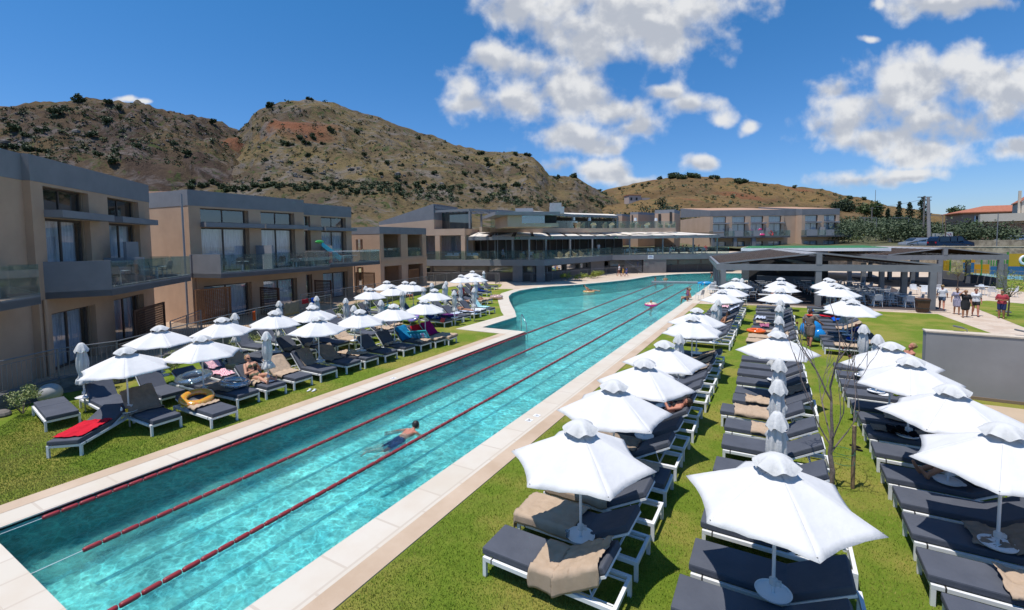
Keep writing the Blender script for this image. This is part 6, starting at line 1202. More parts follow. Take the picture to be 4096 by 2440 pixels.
# terrace furniture: wicker tubs, white chairs, sofas, lamps
def make_wicker():
    t = thing('wicker_armchair', 'wicker armchair', 'armchair', (0, -320, 0)); b = MB(); vs = []; n = 16
    for i in range(n+1):
        a = -2.35+4.7*i/n; hh = .42+.36*max(0, cos(a)); r = .38
        for (rr, z) in ((.28, 0), (.36, .25), (r, hh*.8+.1), (r+.01, hh)): vs.append((rr*sin(a), -rr*cos(a), z))
    b.add(vs, [(i*4+j, (i+1)*4+j, (i+1)*4+j+1, i*4+j+1) for i in range(n) for j in range(3)]); o = b.build('shell', WICKER, t, smooth=True); md = o.modifiers.new('s', 'SOLIDIFY'); md.thickness = .03
    MB().lathe([(.30, .0), (.33, .30), (.33, .40), (.0, .41)], n=16).build('seat', mat('cushion_cream', (.65, .58, .48), .9), t); return snap(t)
WK = make_wicker(); wk = 0
def terr_pt(a, b, u, w): p = seg(a, b, u, w); return p.x, p.y
items = [(A, K1, 12.0, 1.3), (A, K1, 13.6, 1.3), (K1, K2, .0, 1.2), (K1, K2, 1.9, 1.2), (K1, K2, 3.4, 1.2), (K1, K2, 5.2, 1.2), (K1, K2, 7.0, 1.2), (K1, K2, 8.8, 1.2), (K1, K2, 10.4, 1.2), (K1, K2, 12.9, 1.2), (K1, K2, 14.8, 1.2)]
for i, (a, b, u, w) in enumerate(items):
    x, y = terr_pt(a, b, u, w); put('w', WK, x, y, 2.75, rnd(0, 6), 'wicker tub armchair on the first floor terrace, %s from left' % nth(i), 'armchair', 'wicker armchairs on the terrace') if i else (WK[0].__setattr__('location', (x, y, 2.75)), tag(WK[0], 'wicker tub armchair on the first floor terrace, first from left', 'armchair', 'wicker armchairs on the terrace'))
up_ = [lerp(UG, UH, t)+Vector((0, 1.2, 0)) for t in (.02, .13, .24, .31, .42, .52, .6, .68, .82, .90, .96)]
up_ = [lerp(UF[2], UG, .55)+Vector((0, 1.5, 0)), lerp(UF[2], UG, .85)+Vector((0, 1.5, 0))]+up_
for i, p in enumerate(up_): dup(WK, (p.x, p.y, 6.68), rnd(0, 6), 'wicker tub armchair on the roof terrace, %s from left' % nth(i), 'armchair', 'wicker armchairs on the roof terrace', 1.1)
for i, p in enumerate((up_[0], up_[3], up_[8], up_[10])):
    t = thing('floor_lamp', 'white shaded floor lamp on the roof terrace, %s from left' % nth(i), 'lamp', (p.x-.7, p.y+.2, 6.68), 0, 'roof terrace lamps'); MB().lathe([(.24, 1.15), (.20, 1.6), (.0, 1.61)], n=14).build('lamp_shade', WHITE, t); l = MB()
    for a in (0, 2.1, 4.2): l.tube((.22*cos(a), .22*sin(a), 0), (.12*cos(a), .12*sin(a), 1.2), .015, n=5)
    l.build('stand', ALU, t)
for i in range(9):
    u = (8.4, 9.4, 11.6, 12.8, 14.0)[i] if i < 5 else 0; x, y = terr_pt(A, K1, u, 2.6+rnd(-.3, .6)) if i < 5 else terr_pt(K2, KR, 3.5+(i-5)*3.0, 1.4); dup(CH, (x, y, 2.75), rnd(0, 6), 'white armchair on the first floor terrace, %s from left' % nth(i), 'chair', 'white terrace armchairs')
for i in range(8):
    x, y = terr_pt(K2, KR, 2.6+i*1.75, 2.6+.5*(i % 2)); dup(TB, (x, y, 2.75), 0, 'terrace dining table behind the glass, %s from left' % nth(i), 'table', 'terrace dining tables'); dup(CH, (x+.5, y-.5, 2.75), rnd(0, 6), 'white chair beside the terrace dining tables, %s from left' % nth(i), 'chair', 'white dining chairs')
for i, u in enumerate((2.9, 5.4)):
    x, y = terr_pt(A, K1, u, 1.5); t = thing('wicker_sofa', 'cream wicker sofa in the %s terrace arch' % ('left', 'right')[i], 'sofa', (x, y, 2.75), atan2(4.4, 14.2)); MB().box(-1.0, 1.0, -.4, .4, .08, .42).box(-1.02, 1.02, .3, .42, .421, .72).build('frame', WICKER, t, bevel=.06); MB().box(-.9, .9, -.35, .28, .425, .55).box(-.8, -.1, .12, .26, .56, .78).box(.1, .8, .12, .26, .56, .78).build('cushion', WHITE, t, bevel=.03)
# dark railing in front of the ground floor and planting
railing('railing', 'grey railing along the paved far side of the pool', [(-26.8, 48.2), (-24.0, 49.3), (-22.9, 52.3), (-21.0, 59.3), (-18.3, 64.6), (-16.2, 68.6)], 1.1, .05, gap=.16); railing('railing', 'grey railing left of the far stairs below the terrace', [(-40, 43.5), (-33.5, 45.6), (-28.6, 46.9), (-27.9, 44.9)], 1.15, .05, gap=.2); railing('railing', 'grey railing right of the far stairs below the terrace', [(-15.3, 71.2), (-8.5, 75.6), (-3.8, 78)], 1.1, .05, gap=.16); railing('railing', 'upper ramp railing left below the main terrace', [(-44, 46.5), (-30.5, 48.7)], 1.9, .9, gap=.2)
def bush(label, x, y, z, R, H, seed, m=PLANT, n=420, ls=.075, fl=None, nm='shrub', cat='shrub'):
    g = random.Random(seed); t = thing(nm, label, cat, (x, y, z)); b = MB(); clumpy(b, (0, 0, H*.55), R, 9, n//9, ls, g, H/R*.5); b.build('foliage', m, t); s = MB()
    for i in range(7): a = g.uniform(0, 6.28); s.tube((0, 0, -.02), (cos(a)*R*.6, sin(a)*R*.6, H*.6), .012, .005, 5)
    s.build('stem', BARK, t)
    if fl: f = MB(); [leafball(f, (g.uniform(-R, R)*.7, g.uniform(-R, R)*.7, H*g.uniform(.3, .95)), .05, 3, .06, g) for _ in range(26)]; f.build('flowers', fl, t)
    return t
PL2 = mat('variegated_leaves', (.11, .17, .04), .45, (.40, .40, .16), 22, lo=.45, hi=.6)
for i, (x, y, R, H, w) in enumerate([(-19.2,4.35,.55,.95,'before the wall at the far left'),(-19.9,6.4,.5,.95,'behind the first grey lounger'),(-19.9,8.6,.55,.9,'under the second parasol on the left'),(-21.2,11.9,.6,.75,'by the wall behind flat loungers'),(-21.6,12.9,.5,.7,'next to the tan towelled railing'),(-22.9,15.3,.4,.8,'small one beside closed parasols'),(-24.2,19.9,.65,1.1,'large one by the white globe'),(-24.6,21.8,.6,1.0,'behind the closed parasol pair'),(-26.0,24.9,.55,.8,'under the overlapping far parasols'),(-26.8,26.8,.55,.8,'left of the far parasol pole'),(-27.6,29.0,.6,.9,'at the far end of the low wall')]):
    bush('green leafy shrub %s' % w, x, y, 0, R, H, i+60, PL2, 1100 if i < 5 else 500, .055 if i < 5 else .08)
bush('low green plants at the foot of the lawn edge', -18.5, 2.6, 0, .35, .35, 91, PLANT, 300)
for i, (x, y) in enumerate([(-21.9,52.5),(-20.6,53.6),(-20.3,56.6),(-20.0,58.4)]): bush('yellow green plant before the far railing, %s from left' % nth(i), x-.4, y, 0, .9, 1.0, 80+i, PLANTY, 500, .14)
for i, (x, y, lab) in enumerate(((-19.75, 5.1, 'white globe beside the shrub and the low wall'), (-23.3, 19.1, 'white globe on the grass behind the parasols'))): MB().ball((0, 0, .3), .31, n=20, m=12).build('globe', mat('globe_white', (.40, .39, .37), .6), smooth=True, loc=(x, y, 0), label=lab, cat='globe')
MB().ball((0, 0, .05), .22, 1.2, .9, .6, 10, 6).build('stone', MATS['limestone'], loc=(-19.5, 4.0, 0), label='pale stone lying at the foot of the left wall', cat='stone')
# young and bare trees
bt = thing('bare_tree', 'leafless young tree with dark seed heads between the lounger rows', 'tree', (1.02, 10.6, 0)); g = random.Random(11); tk = MB(); br = MB(); hd = MB()
tk.path([(0, 0, -.05), (.03, 0, .35), (-.02, .02, .7), (.0, 0, 1.0)], [.05, .045, .04, .036], 8); tk.build('trunk', mat('bare_bark', (.24, .19, .17), .9, (.15, .115, .10), 10, .5, 30), bt)
def grow(p, d, L, r, dep):
    pts = [p]; q = p; dd = d.copy()
    for i in range(4): dd = (dd+Vector((g.uniform(-.14, .14), g.uniform(-.14, .14), .13))).normalized(); q = q+dd*L/4; pts.append(q)
    br.path(pts, [max(.005, r*(1-i*.14)) for i in range(5)], 5)
    if dep == 0:
        if g.random() < .07: hd.ball(pts[-1], .022, 1, 1, 1.2, 8, 6)
        return
    for k in range(2):
        a = g.uniform(0, 6.28); grow(pts[-1-k], (dd*1.0+Vector((cos(a), sin(a), .5))*.5).normalized(), L*g.uniform(.6, .85), r*.62, dep-1)
for a, z, L in ((0.3, .75, .95), (1.9, .9, .8), (3.3, .85, 1.0), (4.9, .95, .75)): grow(Vector((0, 0, z)), Vector((cos(a)*.62, sin(a)*.5, .9)).normalized(), L, .017, 3)
grow(Vector((0, 0, .98)), Vector((.03, 0, 1)), 1.05, .034, 3)
br.build('branches', MATS['bare_bark'], bt); hd.build('seed_heads', mat('seed_head', (.10, .025, .02), .9), bt)
sk = thing('tree_stake', 'wooden stake tied with green string beside the bare tree', 'stake', (1.40, 10.85, 0)); MB().tube((0, 0, 0), (.0, 0, 1.25), .035, n=8).build('post', mat('stake_wood', (.30, .20, .12), .9, (.22, .14, .08), 12), sk); gr = MB()
for z in (.55, .75): gr.torus((-.19, -.1, z), .20, .004, 16, 5)
gr.build('string', plastic('green_string', (.01, .20, .12)), sk)
def young(label, x, y, H, seed, m=PLANTY, R=.8):
    g2 = random.Random(seed); t = thing('young_tree', label, 'tree', (x, y, 0)); k = MB(); k.path([(0, 0, 0), (.03, 0, H*.3), (0, .03, H*.55)], [.045, .04, .03], 7)
    for i in range(9): a = g2.uniform(0, 6.28); r_ = R*g2.uniform(.5, 1); k.path([(0, 0, H*.42), (cos(a)*r_*.5, sin(a)*r_*.5, H*.62), (cos(a)*r_, sin(a)*r_, H*g2.uniform(.6, .98))], [.02, .012, .005], 5)
    k.build('trunk', BARK, t); c = MB()
    for i in range(26): a = g2.uniform(0, 6.28); r_ = R*g2.uniform(.1, 1); leafball(c, (cos(a)*r_, sin(a)*r_, H*g2.uniform(.52, 1.0)), .22, 26, .075, g2)
    c.build('crown', m, t); return t
LMX = mat('citrus_leaves', (.13, .17, .02), .5, (.33, .33, .03), 9); young('young leafy tree beside the grey lamp post on the right', 12.34, 39.0, 2.7, 4, mat('mid_leaves', (.09, .14, .03), .5, (.2, .22, .05), 9), 1.0); young('young yellow green tree in front of the far pavilion', 14.6, 56.9, 2.7, 6, LMX, 1.2)
# tall trees around the car park
def far_tree(label, px, depth, H, R, m, seed, k=14, n=110, ls=.5, sz=.85, zb=3.3, py=238, nm='tree', trunk=.3):
    p = atd(px, py, depth); return make_tree(nm, H, R, k, n, ls, m, label, 'tree', (p.x, p.y, zb), trunk, sz, seed=seed)
far_tree('large rounded pine tree behind the grove', 872, 150, 11.8, 4.1, PINE, 1, 22, 150, .55, .85, 5.5); far_tree('rounded pine right of the big utility pole', 954, 140, 9.2, 3.2, PINE, 2, 20, 140, .5, .85, 5)
def cypress(label, px, depth, H, R, seed, zb=4.5, ragged=True):
    g2 = random.Random(seed); p = atd(px, 238, depth); t = thing('cypress_tree', label, 'tree', (p.x, p.y, zb)); c = MB(); hgt = 0.8
    while hgt < H:
        r_ = R*(1-(hgt/H)**1.6)+.25; a = g2.uniform(0, 6.28); o_ = r_*.5*(1 if ragged else .5); leafball(c, (cos(a)*o_, sin(a)*o_, hgt), r_*.75+.2, 70, .42, g2, .9); hgt += .42
    c.build('crown', DKGR, t); MB().tube((0, 0, -1), (0, 0, H*.8), .25, .06, 7).build('trunk', BARK, t)
cypress('tall ragged cypress left of the cypress cluster', 898, 135, 10.5, 1.2, 3); cypress('slim cypress beside the big rounded pine', 887, 140, 9, 1.0, 9, ragged=False); cypress('dark cypress in the middle of the cluster', 909, 128, 9.8, 1.6, 4); cypress('dark cypress next to the utility pole', 921, 126, 11.0, 2.0, 5); cypress('short dark conifer at the edge of the grove', 975, 150, 7.0, 1.5, 12); cypress('broad cypress at the left edge of the pavilion grove', 834, 150, 10.5, 2.6, 14, ragged=False)
far_tree('dark broad tree on the slope left of the pines', 843, 200, 9, 5.5, DKGR, 21, 16, 120, .8, .6, 12); far_tree('grey green tree in front of the villa', 991, 82, 6.2, 3.8, OLIVE, 23, 18, 150, .3, .85, 3.0, trunk=.25); far_tree('leafy green tree left of the grey green tree', 966, 92, 5.6, 3.4, mat('fresh_leaves', (.10, .15, .04), .6, (.05, .09, .02), .6), 24, 14, 130, .32, .8, 3.0)
yt = atd(853, 243, 95); make_tree('young_tree', 4.2, 2.1, 9, 90, .22, LMX, 'bright yellow green tree beside the hotel block', 'tree', (yt.x, yt.y, 2.6), .1, .9, seed=77)
bgv = atd(930, 246, 78); bush('magenta bougainvillea bush by the car park road', bgv.x, bgv.y, 3.2, 1.5, 2.2, 88, mat('bougainvillea', (.30, .01, .09), .6, (.10, .10, .03), .9), 900, .16, nm='bougainvillea', cat='bush')
for i, (px, dp, R) in enumerate([(836,92,1.0),(866,92,1.1),(884,90,1.6),(826,98,1.0),(900,88,1.3)]): p = atd(px, 244, dp); bush('round dark bush on the stone wall by the grove, %s' % nth(i), p.x, p.y, 3.0, R, R*1.5, 95+i, OLIVE, 500, .2)
# back row of dark trees between the main building and the hill
for i, (px, dp, H, R) in enumerate([(586,120,9,4.2),(602,124,8,4.0),(618,118,9,4.4),(633,122,8.5,4),(648,116,10,4.5),(666,120,12,3.6),(655,128,8,4),(572,118,8,4),(556,122,8.5,4.4),(540,126,8,4),(524,122,7.5,4),(690,130,8,4),(612,130,9,4.5),(640,132,9.5,4.8)]):
    far_tree('dark green tree behind the main building, %s planted' % nth(i), px, dp, H, R, DKGR, 200+i, 10, 90, .5, .8, 4.0)
# ------------------------------------------------------------------ poles, lamps, signs
def pole(label, px, depth, py_top, zb=3.3, r=.14, m=None, arms=(), nm='utility_pole', cat='pole', lean=0):
    p = atd(px, 238, depth); zt2 = zat(p, py_top, px); t = thing(nm, label, cat, (p.x, p.y, 0)); MB().tube((0, 0, zb-3), (lean, 0, zt2), r, r*.7, 9).build('post', m or mat('grey_wood', (.22, .19, .17), .9, (.15, .13, .12), 4), t)
    for (z, w) in arms: MB().bar((lean-w*RT0.x, -w*RT0.y, zt2-z), (lean+w*RT0.x, w*RT0.y, zt2-z), .12).build('crossarm', RAIL, t)
    return t, p, zt2
pole('thick leaning utility pole behind the dark van', 931, 74, 197, r=.30, arms=((.5, .5), (2.6, .7)), m=mat('pale_pole', (.33, .30, .29), .85), lean=-.55); pole('second utility pole with insulator arm beside thick one', 923, 80, 196, r=.16, arms=((.2, 1.2),))
pole('wooden utility pole on the slope by the pines', 871, 120, 207, zb=8, r=.15, arms=((.3, .6),)); pole('thin mast on the hill crest', 874, 420, 190, zb=20, r=.25, nm='mast', cat='mast', m=RAIL); pole('short wooden pole in the grove', 864, 112, 217, zb=5, r=.1)
for i, (px, dp, pt, side) in enumerate([(876,86,218,-1),(908,84,218,-1),(942,78,216,-1)]):
    t, p, zt2 = pole('grey road lamp with a long arm, %s from left' % nth(i), px, dp, pt, r=.06, nm='street_lamp', cat='street lamp', m=ALU); MB().bar((0, 0, zt2), (side*2.6*RT0.x, side*2.6*RT0.y, zt2+.1), .09).build('arm', ALU, t); MB().bar((side*2.2*RT0.x, side*2.2*RT0.y, zt2+.02), (side*3.1*RT0.x, side*3.1*RT0.y, zt2+.06), .22, .08).build('lamp_head', ALU, t)
t, p, zt2 = pole('grey post with small white notice by the grove wall', 888, 84, 227, r=.05, nm='sign_post', cat='sign', m=ALU); MB().bar((.1, -.2, 4.2), (.1+.55*RT0.x, -.2+.55*RT0.y, 4.2), .03, 1.0).build('notice', WHITE, t)
t, p, zt2 = pole('thin grey post in front of the cream villa', 997, 66, 213, r=.07, nm='lamp_post', cat='street lamp', m=ALU)
t, p, zt2 = pole('thin metal post with white boards behind the van', 945, 76, 216, r=.06, nm='sign_post', cat='sign', m=mat('rust_post', (.25, .17, .14), .8)); MB().bar((-1.8, -.9, 4.9), (-.1, -.1, 4.9), .04, 1.0).build('board', mat('sign_grey', (.6, .58, .55), .7), t); MB().bar((.1, -.25, 5.0), (1.0, .2, 5.0), .04, 1.2).build('board', WHITE, t); v = MB(); [v.bar((.2+.12*k, -.235+.06*k, 5.3-.1*(k % 3)), (.34+.12*k, -.165+.06*k, 5.2-.1*(k % 3)), .03, .05) for k in range(5)]; v.build('pictogram', RED, t)
cb_ = MB()
def cable(a, b, sag): 
    pts = [lerp(Vector(a), Vector(b), i/12)-Vector((0, 0, sag*4*(i/12)*(1-i/12))) for i in range(13)]; cb_.path(pts, .03, 4)
def pz(px, dp, py): p = atd(px, 238, dp); return (p.x, p.y, zat(p, py, px))
cable(pz(923, 80, 199), pz(860, 200, 205), 1.0); cable(pz(931, 74, 222), pz(864, 112, 220), .8); cable(pz(864, 112, 218), pz(828, 130, 226), .8)
cb_.build('power_cable', RAIL, label='thin overhead power cables running to the utility poles', cat='cable')
lp = thing('lamp_post', 'dark grey square lamp post on the lawn at right', 'street lamp', (12.8, 41.1, 0)); MB().box(-.07, .07, -.07, .07, .07, 3.1).build('post', RAIL, lp); MB().box(-.28, .28, -.28, .28, 0, .07).build('base', RAIL, lp)
pl = thing('sign', 'small white sign with blue script on the terrace fascia', 'sign', seg(K2, KR, 5.3, -.03)+Vector((0, 0, 2.36)), atan2(KR.y-K2.y, KR.x-K2.x)); MB().box(0, .85, -.03, .0, -.28, .28).build('board', WHITE, pl)
BLI = mat('blue_ink', (.03, .09, .35), .6); s_ = MB(); s_.path([(.12, -.034, .02), (.2, -.034, .1), (.26, -.034, .0), (.34, -.034, .09), (.42, -.034, 0), (.5, -.034, .09), (.58, -.034, .0), (.68, -.034, .05), (.74, -.034, -.03)], .02, 5); s_.path([(.22, -.034, .15), (.6, -.034, .15)], .012, 5); s_.lathe([(.025, 0), (.025, .004)], (.42, -.034, -.16), 8); s_.build('script', BLI, pl)
for i, (a, b, u) in enumerate(((A, K1, 11.6), (K1, K2, 1.9), (K2, KR, .6))):
    p = seg(a, b, u, .2)+Vector((0, 0, 5.3)); t = thing('exit_sign', 'small green exit sign on the pergola beam, %s from left' % nth(i), 'sign', p, atan2((b-a).y, (b-a).x), 'exit signs on the pergola'); MB().box(-.3, .3, -.05, -.0, -.1, .1).build('panel', mat('exit_green', (.02, .16, .08), .5), t); text(t, 'EXIT', .17, (0, -.055, 0), (pi/2, 0, 0), WHITE)
# ------------------------------------------------------------------ cars
def car(label, px, py, depth, rz, paint, L=4.6, Wd=1.8, H=1.6, van=False, z=3.31):
    p = atd(px, py, depth); t = thing('car', label, 'car' if not van else 'van', (p.x, p.y, z), rz); hw = Wd/2
    pr_ = ([(-L/2, .35), (-L/2, .95), (-L/2+.15, 1.35), (-L/2+.55, H), (L*.13, H), (L*.30, 1.08), (L/2-.1, .85), (L/2, .6), (L/2, .35)] if not van else [(-L/2, .35), (-L/2, 1.2), (-L/2+.12, 1.65), (-L/2+.4, H), (L*.16, H), (L*.34, 1.2), (L/2-.05, .95), (L/2, .6), (L/2, .35)])
    b = MB(); n = len(pr_)
    def ring_(y, s): return [(x, y, z_ if z_ < 1.0 else z_) for x, z_ in pr_]
    vs = []; ys = [-hw*.9, -hw, hw, hw*.9]
    for y in (-hw, hw): vs += [(x, y*(1 if z_ < 1.1 else .84), z_) for x, z_ in pr_]
    b.add(vs, [tuple(range(n)), tuple(range(2*n-1, n-1, -1))]+[(i, n+i, n+(i+1) % n, (i+1) % n) for i in range(n)]); b.build('body', paint, t, bevel=.05)
    gm = mat('car_glass', (.02, .025, .03), .05, spec=.9); roof_y = hw*.84; q = MB()
    for s in (-1, 1):
        y1, y2 = s*(hw*.965), s*(roof_y+.012)
        for (xa, xb) in ((-L/2+.35, -L*.16), (-L*.14, L*.03), (L*.05, L*.19)): k2 = .35 if xb > L*.1 else 0; q.add([(xa, y1, 1.08), (xb+k2*.6, y1, 1.08), (xb-.02, y2, H-.10), (xa+.12, y2, H-.10)], [(0, 1, 2, 3)])
    q.split('side_window', gm, t); q = MB(); xs, xe = pr_[4][0], pr_[5][0]; zs, ze = pr_[4][1], pr_[5][1]; q.add([(xs+.1, -roof_y*.95, zs-.06), (xe-.04, -hw*.9, ze+.03), (xe-.04, hw*.9, ze+.03), (xs+.1, roof_y*.95, zs-.06)], [(0, 1, 2, 3)]); q.v = [(x+.02, y, z_+.02) for x, y, z_ in q.v]; q.build('windscreen', gm, t)
    for x in (-L*.31, L*.32):
        for s in (-1, 1): w_ = MB().tube((x, s*(hw-.18), .33), (x, s*(hw+.02), .33), .33, n=18).build('wheel', DARKIN, t); MB().tube((x, s*(hw+.021), .33), (x, s*(hw+.03), .33), .2, n=14).build('rim', GREYL, w_)
    for s in (-1, 1): MB().ball((L/2-.12, s*hw*.75, .78), .1, 1, 1.2, .7, 10, 6).build('headlight', GREYL, t); MB().box(-L/2-.01, -L/2+.04, s*hw*.7-.12, s*hw*.7+.12, .85, 1.05).build('tail_light', RED, t)
    MB().bar((L*.16, hw, 1.12), (L*.16, hw+.18, 1.15), .14, .12).bar((L*.16, -hw, 1.12), (L*.16, -hw-.18, 1.15), .14, .12).build('mirror', paint, t)
    if not van: MB().bar((-L*.3, -.6, H+.03), (L*.05, -.6, H+.03), .03).bar((-L*.3, .6, H+.03), (L*.05, .6, H+.03), .03).build('roof_rail', DARKIN, t)
    return t
SIL = mat('silver_paint', (.42, .44, .47), .25, metal=.5, coat=.6); NAV = mat('navy_paint', (.006, .014, .04), .25, (.006, .013, .038), coat=.3)
car('silver estate car parked behind the stone wall', 917.5, 245, 73, radians(25)+pi, SIL, 4.7, 1.85, 1.62, z=3.1); car('dark blue van parked to the right of the silver car', 950, 245, 68, radians(27), NAV, 5.2, 1.95, 1.85, True, z=3.05); car('silver car parked in front of the villa at right', 1011, 241, 76, radians(200), SIL, 4.3, 1.75, 1.5, z=3.4)
# ------------------------------------------------------------------ children's pool and playground
KP = [(20.5, 74), (25.5, 71), (27.5, 78), (22.5, 82)]
MB().poly(KP, .03, (), -.05).build('children_pool', mat('kids_water', (.18, .50, .62), .12, (.30, .62, .70), .8), kind='structure'); railing('railing', 'grey mesh fence around the children pool', [(18.5, 73), (21, 69.5), (26.5, 67.5), (31, 66)], 1.1, .05, gap=.25)
YL, BL2, GRNP, REDP = (plastic('play_yellow', (.50, .28, .015)), plastic('play_blue', (.01, .10, .24)), plastic('play_green', (.03, .22, .04)), plastic('play_red', (.50, .01, .02)))
o_ = atd(1008, 262, 56); pg_ = thing('playground_boat', 'yellow and blue playground panel with a white lifebuoy', 'playground', (o_.x, o_.y, 0), radians(12)); MB().box(0, 3.5, -.06, .06, .9, 2.7).build('yellow_panel', YL, pg_); MB().box(-1.7, 3.6, -.1, -.07, .15, 1.15).box(-4.4, -3.3, -.1, -.07, .4, 1.6).build('blue_panel', BL2, pg_); MB().box(-3.3, -1.8, -.05, .05, .3, 1.4).box(-4.4, -3.2, -.06, .0, 1.61, 2.5).build('orange_panel', plastic('play_orange', (.6, .22, .01)), pg_); v = MB(); v.box(-.12, -.001, -.1, .1, 0, 2.9).box(-2.6, -2.5, -.1, .1, 0, 2.5); [v.box(-1.9+.25*k, -1.8+.25*k, -.02, .02, 1.2, 1.9) for k in range(7)]; v.build('green_post', GRNP, pg_)
lb = MB().torus((0, 0, 0), .48, .13, 28, 8).build('lifebuoy', WHITE, pg_, smooth=True); lb.location = (1.55, -.12, 1.95); lb.rotation_euler = (pi/2, 0, 0)
v = MB(); v.box(1.35, 1.75, -.09, -.07, 1.6, 2.3); v.build('centre_stripe', GRNP, pg_)
for i, (px, c_, w_, h_, lb_) in enumerate(((945, YL, 1.1, 1.7, 'yellow and grey play cabinet seen through the far pavilion'), (957, GRNP, 2.6, 1.8, 'green slatted play house wall behind the far pavilion'), (971, REDP, .9, 1.9, 'red play cabinet behind the far pavilion'), (976.5, REDP, .8, 1.7, 'second red play panel right of the red cabinet'))):
    p = atd(px, 262, 62); t = thing('play_panel', lb_, 'playground', (p.x, p.y, 0), radians(28)); v = MB(); k = max(2, int(w_/.3)); [v.box(-w_/2+w_*j/k+.02, -w_/2+w_*(j+1)/k-.02, -.04, .04, .1, h_-.1*(j % 2)) for j in range(k)]; v.build('slats', c_, t); MB().box(-w_/2, w_/2, .041, .08, .4, .5).box(-w_/2, w_/2, .041, .08, h_-.4, h_-.3).build('rail', c_, t)
for i in range(6):
    p = atd(912+i*9, 255, 80-i*.9); dup(LG[29], (p.x, p.y, .05), radians(60), 'dark lounger by the children pool, %s from left' % nth(i), 'sun lounger', 'loungers by the children pool')
for i, (px, dp) in enumerate(((985, 62), (988, 66), (992, 60), (996, 64), (999, 61))):
    p = atd(px, 250, dp); s_ = dup(PO[i % 3], (p.x, p.y, .6), rnd(0, 1), 'open white parasol behind the far pavilion roof, %s from left' % nth(i), 'parasol', 'parasols behind the far pavilion', 1.0); s_.scale = (1.0, 1.0, 1.08)
for i, px in enumerate((943, 963)): p = atd(px, 250, 66); dup(PC[0], (p.x, p.y, 0), 0, 'closed white parasol behind the far pavilion roof, %s one' % ('left', 'right')[i], 'parasol', 'closed parasols behind the far pavilion', (1, 1, 1.5))
ps_ = thing('patio_table', 'white parasol table set by the lamp post', 'table', (15.0, 52.5, 0)); MB().lathe([(.03, .0), (.03, .7), (.45, .7), (.45, .73), (0, .73)], n=18).build('tabletop', PLW, ps_)
for i in range(3): dup(CH, (15.6+cos(i*2.1)*.9, 51.6+sin(i*2.1)*.9, 0), i*2.1+1.57, 'white armchair by the right lamp post table, %s' % ('left', 'middle', 'right')[i], 'chair', 'armchairs by the lamp post')
# ------------------------------------------------------------------ people
SK = [mat('skin_light', (.56, .30, .20), .55, (.50, .25, .165), 8, spec=.35), mat('skin_tanned', (.40, .19, .105), .5, (.34, .15, .08), 8, spec=.4), mat('skin_red', (.50, .22, .15), .55, (.44, .17, .11), 8, spec=.35)]
HR = {'brown': mat('brown_hair', (.07, .035, .02), .6, (.04, .02, .012), 30), 'blond': mat('blond_hair', (.42, .27, .12), .6, (.28, .17, .07), 30), 'dark': mat('dark_hair', (.02, .015, .012), .5), 'grey': mat('grey_hair', (.40, .38, .35), .6)}
V = Vector
def S2(f): return {'L': V((-f[0], f[1], f[2])), 'R': V(f)}
STAND = dict(pel=(0, 0, .93), wai=(0, .0, 1.10), che=(0, 0, 1.30), nek=(0, .0, 1.46), hed=(0, .02, 1.60), kn=((-.10, .03, .50), (.10, .03, .50)), an=((-.10, -.02, .08), (.10, -.02, .08)), el=((-.25, -.03, 1.12), (.25, -.03, 1.12)), wr=((-.27, .06, .88), (.27, .06, .88)), look=(0, 1, 0))
def P_(**k): d = dict(STAND); d.update(k); return d
WALK = P_(kn=((-.09, .16, .52), (.09, -.02, .50)), an=((-.09, .22, .10), (.09, -.24, .14)), el=((-.25, -.10, 1.13), (.25, .06, 1.13)), wr=((-.26, .0, .88), (.26, .20, .92)))
def mouthwatch(d): return d
def segs(J, sgn):
    s = -1 if sgn == 0 else 1; pel, che = V(J['pel']), V(J['che']); hip = pel+V((s*.09, 0, -.02)); up = (V(J['nek'])-che).normalized(); sh = che+up*.10+V((s*.165, 0, 0)); return hip, sh
